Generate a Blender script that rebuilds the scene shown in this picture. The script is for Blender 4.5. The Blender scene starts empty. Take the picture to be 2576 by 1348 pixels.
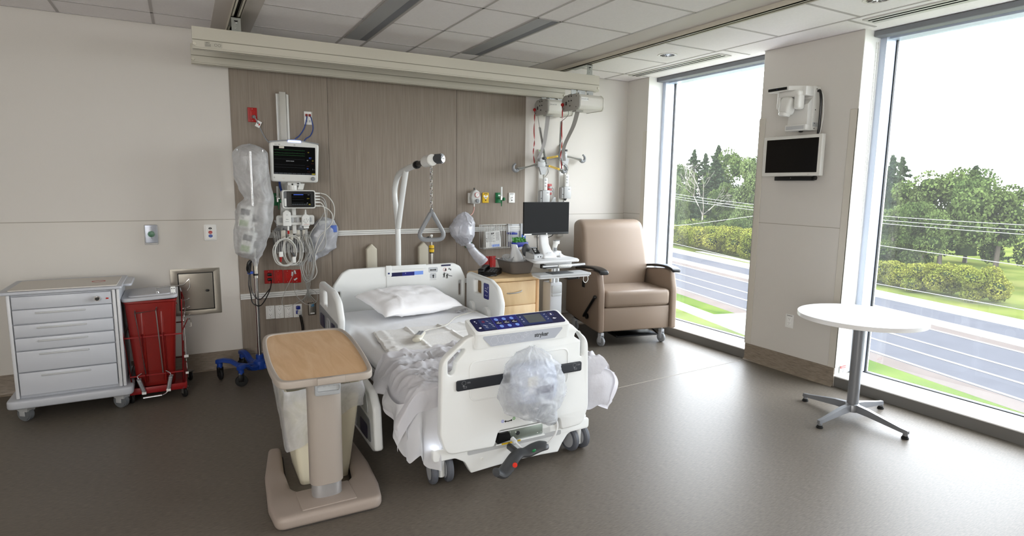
import bpy, bmesh, math, random
from mathutils import Vector, Matrix, noise
random.seed(7)
PI = math.pi
SC = bpy.context.scene
COL = SC.collection
D, W, H = 5.408, 4.48, 2.743      # back wall y, window wall x, ceiling height

# ------------------------------------------------------------------ materials
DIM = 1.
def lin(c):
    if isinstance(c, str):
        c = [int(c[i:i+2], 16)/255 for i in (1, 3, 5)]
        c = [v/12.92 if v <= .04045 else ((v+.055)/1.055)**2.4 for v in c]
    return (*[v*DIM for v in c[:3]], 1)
_mats = {}
def M(name, color='#ffffff', rough=.5, metal=0., bump=0., bscale=60., var=0., vscale=8., stretch=None,
      coat=0., trans=0., emit=0., spec=.5, sheen=0., sss=0.):
    """procedural principled material with optional colour variation and bump"""
    if name in _mats: return _mats[name]
    m = bpy.data.materials.new(name); m.use_nodes = True
    nt = m.node_tree; bs = nt.nodes['Principled BSDF']
    c = lin(color)
    bs.inputs['Base Color'].default_value = c
    bs.inputs['Roughness'].default_value = rough
    bs.inputs['Metallic'].default_value = metal
    bs.inputs['Specular IOR Level'].default_value = spec
    bs.inputs['Coat Weight'].default_value = coat
    bs.inputs['Transmission Weight'].default_value = trans
    bs.inputs['Sheen Weight'].default_value = sheen
    if sss:
        bs.inputs['Subsurface Weight'].default_value = sss
        bs.inputs['Subsurface Scale'].default_value = .02
    if emit:
        bs.inputs['Emission Color'].default_value = c
        bs.inputs['Emission Strength'].default_value = emit
    if var or bump:
        tc = nt.nodes.new('ShaderNodeTexCoord'); mp = nt.nodes.new('ShaderNodeMapping')
        nt.links.new(tc.outputs['Object'], mp.inputs['Vector'])
        if stretch: mp.inputs['Scale'].default_value = stretch
        if var:
            n = nt.nodes.new('ShaderNodeTexNoise'); n.inputs['Scale'].default_value = vscale
            n.inputs['Detail'].default_value = 5
            nt.links.new(mp.outputs['Vector'], n.inputs['Vector'])
            r = nt.nodes.new('ShaderNodeMapRange')
            r.inputs[1].default_value = .3; r.inputs[2].default_value = .7
            r.inputs[3].default_value = 1-var; r.inputs[4].default_value = 1+var
            nt.links.new(n.outputs['Fac'], r.inputs[0])
            mx = nt.nodes.new('ShaderNodeVectorMath'); mx.operation = 'SCALE'
            mx.inputs[0].default_value = c[:3]
            nt.links.new(r.outputs[0], mx.inputs['Scale'])
            nt.links.new(mx.outputs[0], bs.inputs['Base Color'])
        if bump:
            n = nt.nodes.new('ShaderNodeTexNoise'); n.inputs['Scale'].default_value = bscale
            n.inputs['Detail'].default_value = 4
            nt.links.new(mp.outputs['Vector'], n.inputs['Vector'])
            b = nt.nodes.new('ShaderNodeBump'); b.inputs['Strength'].default_value = bump
            b.inputs['Distance'].default_value = .01
            nt.links.new(n.outputs['Fac'], b.inputs['Height'])
            nt.links.new(b.outputs['Normal'], bs.inputs['Normal'])
    _mats[name] = m
    return m

def ramp_mat(name, stops, scale, stretch, rough, detail=6, bump=0., coat=0., distort=0.):
    """wood / streaked vinyl: stretched noise through a colour ramp"""
    if name in _mats: return _mats[name]
    m = bpy.data.materials.new(name); m.use_nodes = True
    nt = m.node_tree; bs = nt.nodes['Principled BSDF']
    tc = nt.nodes.new('ShaderNodeTexCoord'); mp = nt.nodes.new('ShaderNodeMapping')
    mp.inputs['Scale'].default_value = stretch
    nt.links.new(tc.outputs['Object'], mp.inputs['Vector'])
    n = nt.nodes.new('ShaderNodeTexNoise'); n.inputs['Scale'].default_value = scale
    n.inputs['Detail'].default_value = detail; n.inputs['Distortion'].default_value = distort
    nt.links.new(mp.outputs['Vector'], n.inputs['Vector'])
    r = nt.nodes.new('ShaderNodeValToRGB')
    els = r.color_ramp.elements
    els[0].position, els[0].color = stops[0][0], lin(stops[0][1])
    els[1].position, els[1].color = stops[-1][0], lin(stops[-1][1])
    for p, c in stops[1:-1]:
        e = els.new(p); e.color = lin(c)
    nt.links.new(n.outputs['Fac'], r.inputs['Fac'])
    nt.links.new(r.outputs['Color'], bs.inputs['Base Color'])
    bs.inputs['Roughness'].default_value = rough
    bs.inputs['Coat Weight'].default_value = coat
    if bump:
        b = nt.nodes.new('ShaderNodeBump'); b.inputs['Strength'].default_value = bump
        b.inputs['Distance'].default_value = .004
        nt.links.new(n.outputs['Fac'], b.inputs['Height']); nt.links.new(b.outputs['Normal'], bs.inputs['Normal'])
    _mats[name] = m
    return m

def film_mat(name, color, alpha, rough=.25, tlum=.4):
    """thin plastic film: part see-through, part milky and shiny"""
    m = bpy.data.materials.new(name); m.use_nodes = True
    nt = m.node_tree; nt.nodes.clear()
    out = nt.nodes.new('ShaderNodeOutputMaterial')
    tr = nt.nodes.new('ShaderNodeBsdfTransparent')
    di = nt.nodes.new('ShaderNodeBsdfDiffuse'); di.inputs['Color'].default_value = lin(color)
    tl = nt.nodes.new('ShaderNodeBsdfTranslucent'); tl.inputs['Color'].default_value = lin(color)
    gl = nt.nodes.new('ShaderNodeBsdfGlossy'); gl.inputs['Roughness'].default_value = rough
    gl.inputs['Color'].default_value = (.9, .9, .9, 1)
    m1 = nt.nodes.new('ShaderNodeMixShader'); m1.inputs[0].default_value = tlum
    nt.links.new(di.outputs[0], m1.inputs[1]); nt.links.new(tl.outputs[0], m1.inputs[2])
    m2 = nt.nodes.new('ShaderNodeMixShader'); m2.inputs[0].default_value = .085
    nt.links.new(m1.outputs[0], m2.inputs[1]); nt.links.new(gl.outputs[0], m2.inputs[2])
    tc = nt.nodes.new('ShaderNodeTexCoord')
    nz = nt.nodes.new('ShaderNodeTexNoise'); nz.inputs['Scale'].default_value = 7; nz.inputs['Detail'].default_value = 5; nz.inputs['Roughness'].default_value = .6
    nz.inputs['Distortion'].default_value = 1.2
    nt.links.new(tc.outputs['Object'], nz.inputs['Vector'])
    mr = nt.nodes.new('ShaderNodeMapRange'); mr.inputs[1].default_value = .3; mr.inputs[2].default_value = .7
    mr.inputs[3].default_value = max(0, alpha-.18); mr.inputs[4].default_value = min(1, alpha+.18)
    nt.links.new(nz.outputs['Fac'], mr.inputs[0])
    bp = nt.nodes.new('ShaderNodeBump'); bp.inputs['Strength'].default_value = .35; bp.inputs['Distance'].default_value = .02
    nt.links.new(nz.outputs['Fac'], bp.inputs['Height'])
    nt.links.new(bp.outputs[0], di.inputs['Normal']); nt.links.new(bp.outputs[0], gl.inputs['Normal'])
    m3 = nt.nodes.new('ShaderNodeMixShader')
    nt.links.new(mr.outputs[0], m3.inputs[0]); nt.links.new(tr.outputs[0], m3.inputs[1]); nt.links.new(m2.outputs[0], m3.inputs[2])
    nt.links.new(m3.outputs[0], out.inputs['Surface'])
    return m

def glass_mat(name, tint=(1, 1, 1), refl=1., haze=.016):
    """thin pane: clear with a Schlick reflection"""
    m = bpy.data.materials.new(name); m.use_nodes = True
    nt = m.node_tree; nt.nodes.clear()
    out = nt.nodes.new('ShaderNodeOutputMaterial')
    tr = nt.nodes.new('ShaderNodeBsdfTransparent'); tr.inputs['Color'].default_value = (*tint, 1)
    gl = nt.nodes.new('ShaderNodeBsdfGlossy'); gl.inputs['Roughness'].default_value = .01
    lw = nt.nodes.new('ShaderNodeLayerWeight'); lw.inputs['Blend'].default_value = .5
    pw = nt.nodes.new('ShaderNodeMath'); pw.operation = 'POWER'; pw.inputs[1].default_value = 5
    mt = nt.nodes.new('ShaderNodeMath'); mt.operation = 'MULTIPLY_ADD'; mt.inputs[1].default_value = .92*refl; mt.inputs[2].default_value = .05*refl
    nt.links.new(lw.outputs['Facing'], pw.inputs[0]); nt.links.new(pw.outputs[0], mt.inputs[0])
    mx = nt.nodes.new('ShaderNodeMixShader')
    nt.links.new(mt.outputs[0], mx.inputs[0]); nt.links.new(tr.outputs[0], mx.inputs[1]); nt.links.new(gl.outputs[0], mx.inputs[2])
    # translucent veil mixed in to stand for the bright haze over the view
    tl = nt.nodes.new('ShaderNodeBsdfTranslucent'); tl.inputs['Color'].default_value = (1, 1, 1, 1)
    m2 = nt.nodes.new('ShaderNodeMixShader'); m2.inputs[0].default_value = haze
    nt.links.new(mx.outputs[0], m2.inputs[1]); nt.links.new(tl.outputs[0], m2.inputs[2])
    nt.links.new(m2.outputs[0], out.inputs['Surface'])
    return m

# ------------------------------------------------------------------ mesh builder
def frame_of(d):
    d = Vector(d).normalized()
    u = d.cross(Vector((0, 0, 1)))
    if u.length < 1e-4: u = Vector((1, 0, 0))
    u.normalize(); return d, u, u.cross(d).normalized()

def euler(rx=0, ry=0, rz=0):
    return Matrix.Rotation(rz, 4, 'Z') @ Matrix.Rotation(ry, 4, 'Y') @ Matrix.Rotation(rx, 4, 'X')

OFF = {}       # object name -> matrix that takes build space to the object's local space
class MB:
    def __init__(s, mat=None):
        s.bm = bmesh.new(); s.mats = []; s.mi = 0
        if mat: s.mat(mat)
    def mat(s, m):
        if m not in s.mats: s.mats.append(m)
        s.mi = s.mats.index(m); return s
    def add(s, t, X=None, smooth=True):
        for f in t.faces: f.material_index = s.mi; f.smooth = smooth
        if X is not None: t.transform(X)
        me = bpy.data.meshes.new('tmp'); t.to_mesh(me); s.bm.from_mesh(me); bpy.data.meshes.remove(me); t.free()
        return s
    def box(s, x0, x1, y0, y1, z0, z1, bev=0., seg=2, X=None):
        t = bmesh.new(); bmesh.ops.create_cube(t, size=1)
        S = Matrix.Translation(((x0+x1)/2, (y0+y1)/2, (z0+z1)/2)) @ Matrix.Diagonal((abs(x1-x0), abs(y1-y0), abs(z1-z0), 1))
        t.transform(S)
        if bev: bmesh.ops.bevel(t, geom=t.edges[:], offset=bev, segments=seg, profile=.5, affect='EDGES')
        return s.add(t, X)
    def cyl(s, p0, p1, r0, r1=None, seg=20, bev=0., X=None):
        p0, p1 = Vector(p0), Vector(p1); r1 = r0 if r1 is None else r1
        t = bmesh.new()
        bmesh.ops.create_cone(t, cap_ends=True, segments=seg, radius1=r0, radius2=r1, depth=(p1-p0).length)
        if bev: bmesh.ops.bevel(t, geom=[e for e in t.edges if len(e.link_faces) == 2 and any(len(f.verts) > 4 for f in e.link_faces)], offset=bev, segments=2, affect='EDGES')
        q = Vector((0, 0, 1)).rotation_difference((p1-p0).normalized()).to_matrix().to_4x4()
        t.transform(Matrix.Translation((p0+p1)/2) @ q)
        return s.add(t, X)
    def sph(s, c, r, sc=(1, 1, 1), u=20, v=12, X=None):
        t = bmesh.new(); bmesh.ops.create_uvsphere(t, u_segments=u, v_segments=v, radius=r)
        t.transform(Matrix.Translation(c) @ Matrix.Diagonal((*sc, 1)))
        return s.add(t, X)
    def tube(s, pts, r, seg=8, closed=False, flat=None, X=None):
        """sweep a circle (or flat ribbon (w,t)) along points"""
        P = [Vector(p) for p in pts]; n = len(P); t = bmesh.new(); rings = []
        prev = None
        for i, p in enumerate(P):
            a = P[(i-1) % n] if closed or i else P[0]; b_ = P[(i+1) % n] if closed or i < n-1 else P[-1]
            d = (b_-a)
            d = d.normalized() if d.length > 1e-9 else Vector((0, 0, 1))
            if prev is None: _, u, w = frame_of(d)
            else:
                u = prev - d*prev.dot(d)
                if u.length < 1e-6: _, u, w = frame_of(d)
                u.normalize(); w = d.cross(u)
            prev = u
            rr = r[i] if isinstance(r, (list, tuple)) else r
            rings.append([t.verts.new(p + u*rr*math.cos(2*PI*k/seg) + w*rr*math.sin(2*PI*k/seg)) for k in range(seg)])
        for i in range(n if closed else n-1):
            A, B = rings[i], rings[(i+1) % n]
            for k in range(seg):
                t.faces.new((A[k], A[(k+1) % seg], B[(k+1) % seg], B[k]))
        if not closed:
            t.faces.new(rings[0][::-1]); t.faces.new(rings[-1])
        return s.add(t, X)
    def lathe(s, prof, seg=32, X=None, cap=True):
        t = bmesh.new(); rings = []
        for r, z in prof:
            rings.append([t.verts.new((r*math.cos(2*PI*k/seg), r*math.sin(2*PI*k/seg), z)) for k in range(seg)])
        for A, B in zip(rings, rings[1:]):
            for k in range(seg): t.faces.new((A[k], A[(k+1) % seg], B[(k+1) % seg], B[k]))
        if cap:
            if prof[0][0] > 1e-5: t.faces.new(rings[0][::-1])
            if prof[-1][0] > 1e-5: t.faces.new(rings[-1])
        bmesh.ops.remove_doubles(t, verts=t.verts[:], dist=1e-6)
        return s.add(t, X)
    def loft(s, rings, cap=True, X=None, close=True):
        """rings: list of equal-length point loops"""
        t = bmesh.new(); R = [[t.verts.new(p) for p in r] for r in rings]
        n = len(R[0])
        for A, B in zip(R, R[1:]):
            for k in range(n if close else n-1): t.faces.new((A[k], A[(k+1) % n], B[(k+1) % n], B[k]))
        if cap and close: t.faces.new(R[0][::-1]); t.faces.new(R[-1])
        bmesh.ops.recalc_face_normals(t, faces=t.faces[:])
        return s.add(t, X)
    def grid(s, fn, nu, nv, thick=0., X=None, closeu=False):
        """surface fn(u,v) u,v in 0..1, optional thickness along normals"""
        t = bmesh.new()
        V = [[t.verts.new(fn(i/nu, j/nv)) for j in range(nv+1)] for i in range(nu if closeu else nu+1)]
        m = len(V)
        for i in range(nu):
            for j in range(nv):
                t.faces.new((V[i][j], V[(i+1) % m][j], V[(i+1) % m][j+1], V[i][j+1]))
        if thick:
            bmesh.ops.solidify(t, geom=t.faces[:], thickness=thick)
        return s.add(t, X)
    def plate(s, outs, th, X=None, bev=0., bres=2):
        """flat plate in XY (z = 0..th) from closed 2-D outlines; inner outlines are holes"""
        area = abs(shoelace(outs[0]))-sum(abs(shoelace(o)) for o in outs[1:])
        bev = min(bev, th/2*.98)
        while True:
            cu = bpy.data.curves.new('c', 'CURVE'); cu.dimensions = '2D'; cu.fill_mode = 'BOTH'
            for o in outs:
                sp = cu.splines.new('POLY'); sp.points.add(len(o)-1)
                for q, p in zip(sp.points, o): q.co = (p[0], p[1], 0, 1)
                sp.use_cyclic_u = True
            cu.extrude = max(th/2-bev, 0); cu.bevel_depth = bev; cu.bevel_resolution = bres; cu.offset = -bev
            ob = bpy.data.objects.new('tmp', cu); me = ob.to_mesh()
            t = bmesh.new(); t.from_mesh(me); ob.to_mesh_clear()
            bpy.data.objects.remove(ob); bpy.data.curves.remove(cu)
            got = 0
            for f in t.faces:
                n = f.normal
                if n.z > .3: got += f.calc_area()*n.z
            if bev < 1e-5 or abs(got/area-1) < .06: break
            t.free(); bev = bev*.6 if bev > .0015 else 0
        bmesh.ops.remove_doubles(t, verts=t.verts[:], dist=1e-6)
        t.transform(Matrix.Translation((0, 0, th/2)))
        return s.add(t, X)
    def text(s, body, size, X=None, th=.0006, align='CENTER', shear=0., bold=0., spacing=1.):
        cu = bpy.data.curves.new('t', 'FONT'); cu.body = body; cu.size = size
        cu.align_x = align; cu.align_y = 'CENTER'; cu.extrude = th/2; cu.offset = bold; cu.shear = shear
        cu.space_character = spacing; cu.resolution_u = 3
        return s._curve(cu, Matrix.Translation((0, 0, th/2)), X)
    def _curve(s, cu, T, X):
        ob = bpy.data.objects.new('tmp', cu); me = ob.to_mesh()
        t = bmesh.new(); t.from_mesh(me); ob.to_mesh_clear()
        bpy.data.objects.remove(ob); bpy.data.curves.remove(cu)
        bmesh.ops.remove_doubles(t, verts=t.verts[:], dist=1e-6)
        t.transform(T)
        return s.add(t, X)
    def build(s, name, parent=None, label=None, cat=None, group=None, kind=None, angle=35, sub=0):
        me = bpy.data.meshes.new(name)
        o = bpy.data.objects.new(name, me); COL.objects.link(o)
        if parent is not None:
            X = OFF[parent.name]; s.bm.transform(X); o.parent = parent; OFF[o.name] = X
        else:
            xs = [v.co for v in s.bm.verts]
            lo = Vector([min(p[i] for p in xs) for i in range(3)]); hi = Vector([max(p[i] for p in xs) for i in range(3)])
            b = Vector(((lo.x+hi.x)/2, (lo.y+hi.y)/2, lo.z)) if kind != 'structure' else Vector()
            s.bm.transform(Matrix.Translation(-b)); o.location = b; OFF[o.name] = Matrix.Translation(-b)
        s.bm.to_mesh(me); s.bm.free()
        for m in s.mats: me.materials.append(m)
        me.set_sharp_from_angle(angle=math.radians(angle))
        if sub:
            md = o.modifiers.new('Subdivision', 'SUBSURF'); md.levels = sub; md.render_levels = sub
        if label: o['label'] = label
        if cat: o['category'] = cat
        if group: o['group'] = group
        if kind: o['kind'] = kind
        return o

def thing(name, label, cat, loc, rot=0., group=None, local=False, kind=None):
    o = bpy.data.objects.new(name, None); COL.objects.link(o)
    o.empty_display_size = .05
    o.location = loc; o.rotation_euler = (0, 0, rot)
    if label: o['label'] = label
    if cat: o['category'] = cat
    if group: o['group'] = group
    if kind: o['kind'] = kind
    OFF[o.name] = Matrix() if local else Matrix.Translation(-Vector(loc))
    return o
def copy_tree(o, parent=None):
    c = o.copy(); COL.objects.link(c)
    if parent: c.parent = parent
    for ch in list(o.children): copy_tree(ch, c)
    return c

def shoelace(o):
    return sum(a[0]*b[1]-b[0]*a[1] for a, b in zip(o, o[1:]+o[:1]))/2
def rrect(x0, y0, x1, y1, r, n=5):
    return rpoly([(x0, y0), (x1, y0), (x1, y1), (x0, y1)], r, n)
def rpoly(pts, r, n=5):
    """polygon with rounded corners; r number or list"""
    out = []; m = len(pts)
    for i in range(m):
        p = Vector(pts[i]).to_2d(); a = Vector(pts[i-1]).to_2d(); b = Vector(pts[(i+1) % m]).to_2d()
        rr = r[i] if isinstance(r, (list, tuple)) else r
        d1 = (a-p); d2 = (b-p); l1, l2 = d1.length, d2.length
        d1.normalize(); d2.normalize()
        ang = d1.angle(d2, PI)
        if rr < 1e-5 or ang > 3.1: out.append((p.x, p.y)); continue
        t = min(rr/math.tan(ang/2), l1*.48, l2*.48)
        s, e = p+d1*t, p+d2*t
        for k in range(n+1):
            u = k/n; q = s*(1-u)**2 + p*2*u*(1-u) + e*u*u
            out.append((q.x, q.y))
    return out
def circ(cx, cy, r, n=24, ry=None):
    return [(cx+r*math.cos(2*PI*k/n), cy+(ry or r)*math.sin(2*PI*k/n)) for k in range(n)]
def XZ(y):      # plate drawn in (x, z), thickness runs toward -y from y
    return Matrix(((1, 0, 0, 0), (0, 0, -1, y), (0, 1, 0, 0), (0, 0, 0, 1)))
def YZm(x):     # plate drawn in (-y, z) seen from the room side of the window wall; thickness toward -x
    return Matrix(((0, 0, -1, x), (-1, 0, 0, 0), (0, 1, 0, 0), (0, 0, 0, 1)))
def YZ(x):      # plate drawn in (y, z), thickness toward +x
    return Matrix(((0, 0, 1, x), (1, 0, 0, 0), (0, 1, 0, 0), (0, 0, 0, 1)))
def XY(z):
    return Matrix.Translation((0, 0, z))
def catmull(pts, n=8, closed=False):
    P = [Vector(p) for p in pts]; out = []; m = len(P)
    rng = range(m if closed else m-1)
    for i in rng:
        if closed: p0, p1, p2, p3 = P[i-1], P[i], P[(i+1) % m], P[(i+2) % m]
        else: p0, p1, p2, p3 = P[max(i-1, 0)], P[i], P[i+1], P[min(i+2, m-1)]
        for k in range(n):
            t = k/n
            out.append(.5*((2*p1)+(p2-p0)*t+(2*p0-5*p1+4*p2-p3)*t*t+(3*p1-p0-3*p2+p3)*t**3))
    if not closed: out.append(P[-1])
    return out
def chaikin(P, n=4):
    for _ in range(n):
        Q = []
        for a, b in zip(P, P[1:]+P[:1]):
            Q += [(a[0]*.75+b[0]*.25, a[1]*.75+b[1]*.25), (a[0]*.25+b[0]*.75, a[1]*.25+b[1]*.75)]
        P = Q
    return P
def nz(x, y=0., z=0.): return noise.noise(Vector((x, y, z)))

# common materials
white_pl = M('white plastic', '#e4e5e2', .32)
white_bed = M('bed white plastic', '#e6e8e7', .3)
offwhite = M('off white plastic', '#cfcbbd', .4)
grey_pl = M('grey plastic', '#8d9093', .4)
lgrey_pl = M('light grey plastic', '#b9bbbc', .4)
dgrey_pl = M('dark grey plastic', '#47494c', .45)
black_pl = M('black plastic', '#0c0c0d', .35)
rubber = M('black rubber', '#141414', .7)
chrome = M('chrome', '#d8d8d8', .12, 1.)
steel = M('brushed steel', '#b8b4ac', .32, 1., bump=.05, bscale=40, stretch=(1, 1, 20))
alu = M('aluminium', '#c3c4c6', .38, 1.)
navy = M('navy print', '#1b1f78', .3)
navy2 = M('deep navy print', '#141446', .3)
slate = M('slate print', '#27366a', .3)
sky_b = M('light blue print', '#7f9fe6', .3)
white_ink = M('white print', '#e8e8ea', .5)
black_ink = M('black print', '#151515', .5)
grey_ink = M('grey print', '#7c7e80', .5)
red_ink = M('red print', '#b3241c', .45)
green_pl = M('green plastic', '#0f6b3c', .35)
yellow_pl = M('yellow plastic', '#d9b31c', .4)
red_pl = M('red plastic', '#a81712', .35)
# ------------------------------------------------------------------ camera
yaw, pitch, roll, F, CH = math.radians(29.064), math.radians(8.002), math.radians(.713), 1484.7, 1.5699
fw = Vector((math.sin(yaw)*math.cos(pitch), math.cos(yaw)*math.cos(pitch), -math.sin(pitch)))
rt = Vector((math.cos(yaw), -math.sin(yaw), 0)); up = rt.cross(fw)
r2 = rt*math.cos(roll)+up*math.sin(roll); u2 = -rt*math.sin(roll)+up*math.cos(roll)
cam = bpy.data.objects.new('camera', bpy.data.cameras.new('camera')); COL.objects.link(cam)
cam.matrix_world = Matrix(((r2.x, u2.x, -fw.x, 0), (r2.y, u2.y, -fw.y, 0), (r2.z, u2.z, -fw.z, CH), (0, 0, 0, 1)))
cam.data.sensor_width = 36; cam.data.lens = F/2576*36
cam.data.clip_start = .05; cam.data.clip_end = 500
SC.camera = cam

# ------------------------------------------------------------------ room shell
paint = M('wall paint', '#d2cec8', .7, bump=.04, bscale=220)
pvc = M('wall protection sheet', '#d1cdc6', .55, bump=.03, bscale=300)
paint_w = M('window side paint', '#d0ccc6', .7, bump=.04, bscale=220)
wood = ramp_mat('grey wood laminate', [(.2, '#7e7368'), (.5, '#8d8276'), (.8, '#988e82')], 7, (20, 20, .5), .5, detail=8, bump=.03)
vinyl = ramp_mat('taupe vinyl floor', [(.25, '#5a544d'), (.5, '#6b645b'), (.78, '#7b746a')], 26, (1.2, 9, 1), .44, detail=8, bump=.03)
vinyl.node_tree.nodes['Principled BSDF'].inputs['Specular IOR Level'].default_value = .25
basem = ramp_mat('base vinyl', [(.25, '#756a5d'), (.5, '#8a7e70'), (.78, '#9a8e80')], 20, (1, 1, 6), .45, detail=8)
tile = M('ceiling tile', '#efebeb', .9, bump=.25, bscale=500, var=.02, vscale=60)
tbar = M('ceiling grid bar', '#bab5b4', .6)
strip = M('ceiling band', '#cdc6c1', .6)
jamb = M('white jamb paint', '#eeeeec', .5)
frame_m = M('window frame aluminium', '#c9d2e2', .35, .3)  # blue tint in the colour stands in for reflected sky
gasket = M('gasket', '#15171b', .6)
sillgrey = M('grey sill face', '#73716e', .5)
seamd = M('seam line', '#a39e93', .7)

f = MB(vinyl); f.box(-2.6, 5.0, -2.4, 5.6, -.12, 0)
f.mat(M('floor weld', '#b5ad9f', .5)); f.tube([(1.9, 3.437, 0), (2.868, 3.491, 0), (3.509, 3.526, 0), (4.4, 3.57, 0)], .0016, 6)
f.build('floor', kind='structure')
c = MB(tile); c.box(-2.6, 5.0, -2.4, 5.6, H, H+.12); c.build('ceiling', kind='structure')
b = MB(paint); b.box(-2.6, .376, D, D+.16, 0, H); b.box(.376, 3.144, D+.004, D+.16, 0, H); b.box(3.144, 5.0, D, D+.16, 0, H)
b.mat(seamd); b.box(-2.6, .37, D-.0015, D, 1.257, 1.262); b.box(3.15, W, D-.0015, D, 1.257, 1.262)
b.mat(pvc); b.box(-2.6, .37, D-.0012, D, .15, 1.256); b.box(3.15, W, D-.0012, D, .15, 1.256)
b.build('wall_back', kind='structure')
for i, (x0, x1) in enumerate([(.378, 1.1455), (1.1485, 2.3655), (2.3685, 3.144)]):
    p = MB(wood); p.box(x0, x1, D-.004, D+.004, .0, H-.002, .001, 1); p.build('trim_%d' % (i+1), kind='structure')
l = MB(paint); l.box(-2.76, -2.6, -2.4, 5.6, 0, H); l.build('wall_left', kind='structure')
l = MB(paint); l.box(-2.6, 5.0, -2.56, -2.4, 0, H); l.build('wall_front', kind='structure')
OPEN = [(3.595, 5.064), (1.265, 2.734), (-1.065, .404)]      # window openings along y; the third, out of view, is added for fill
solid = [(5.064, D), (2.734, 3.595), (.404, 1.265), (-2.4, -1.065)]
w = MB(paint_w)
for y0, y1 in solid: w.box(W, 4.95, y0, y1, 0, H)
w.mat(seamd)
for y0, y1 in solid: w.box(W-.0015, W, y0+(.04 if y0 > 0 else 0), y1-(.04 if y1 < 5.1 else 0), 1.264, 1.269)
w.mat(jamb)
for y0, y1 in OPEN:
    w.box(W+.001, 4.68, y1-.004, y1+.0, .1, H); w.box(W+.001, 4.68, y0, y0+.004, .1, H)
w.build('wall_right', kind='structure')
# baseboards with a coved foot
def base_run(mb, pts, flip=1):
    prof = [(0, .153), (.006, .153), (.007, .03), (.012, .012), (.03, .001), (0, .001)]
    (ax, ay), (bx, by) = pts
    d = Vector((bx-ax, by-ay, 0)).normalized(); n = Vector((d.y, -d.x, 0))*flip
    mb.loft([[Vector((q[0], q[1], 0)) + n*a + Vector((0, 0, z)) for a, z in prof] for q in pts])
bb = MB(basem); base_run(bb, [(-2.6, D), (.378, D)]); base_run(bb, [(3.144, D), (W, D)]); bb.build('baseboard_back', kind='structure')
bb = MB(wood); base_run(bb, [(.378, D-.004), (3.144, D-.004)]); bb.mat(M('base line', '#b6afa4', .5)); bb.box(.378, 3.144, D-.0135, D-.004, .108, .112); bb.build('baseboard_panel', kind='structure')
bb = MB(basem)
for y0, y1 in solid: base_run(bb, [(W, y1), (W, y0)])
bb.build('baseboard_right', kind='structure')
# corner guards on the pillar edges (L plates wrapping the corner)
g = MB(M('corner guard', '#cbc6bc', .5))
for yc, s in [(3.595, -1), (2.734, 1), (5.064, 1), (1.265, -1)]:
    ya, yb = sorted((yc-s*.009, yc+s*.055))
    g.box(W-.008, W+.002, ya, yb, .153, 2.172, .003, 1)
    ya, yb = sorted((yc-s*.009, yc))
    g.box(W-.008, W+.05, ya, yb, .153, 2.172, .003, 1)
g.build('trim_4', kind='structure')

# ceiling grid, bands and the recessed panels
g = MB(tbar)
def tb_x(x0, x1, y): g.box(x0, x1, y-.009, y+.009, H-.003, H+.002)
def tb_y(x, y0, y1): g.box(x-.009, x+.009, y0, y1, H-.003, H+.002)
for x in (-1.92, -1.31, -.70, -.12): tb_y(x, -2.4, D)
for x in (1.21, 1.42, 1.835, 2.255, 2.465, 3.115): tb_y(x, -2.4, D)
for x in (4.14,): tb_y(x, -2.4, D)
for y in (5.06, 4.42, 3.74, 3.08, 2.4, 1.75, 1.1, .4): tb_x(-2.6, .257, y); tb_x(.54, 1.21, y); tb_x(1.42, 2.255, y); tb_x(2.465, 3.12, y)
for y in (5.06, 4.43, 3.83, 3.21, 2.57, 1.95, 1.34, .7): tb_x(3.56, 4.14, y)
for y in (5.06, 3.76, 2.66, 1.2): tb_x(4.14, 4.48, y)
g.box(-2.6, W, D-.012, D, H-.004, H+.002)
for y0, y1 in solid: g.box(W-.012, W, y0, y1, H-.004, H+.002)
g.build('trim_5', kind='structure')
g = MB(strip); g.box(.257, .54, -2.4, D, H-.004, H+.002); g.box(3.12, 3.55, -2.4, D, H-.004, H+.002); g.build('trim_6', kind='structure')

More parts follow.
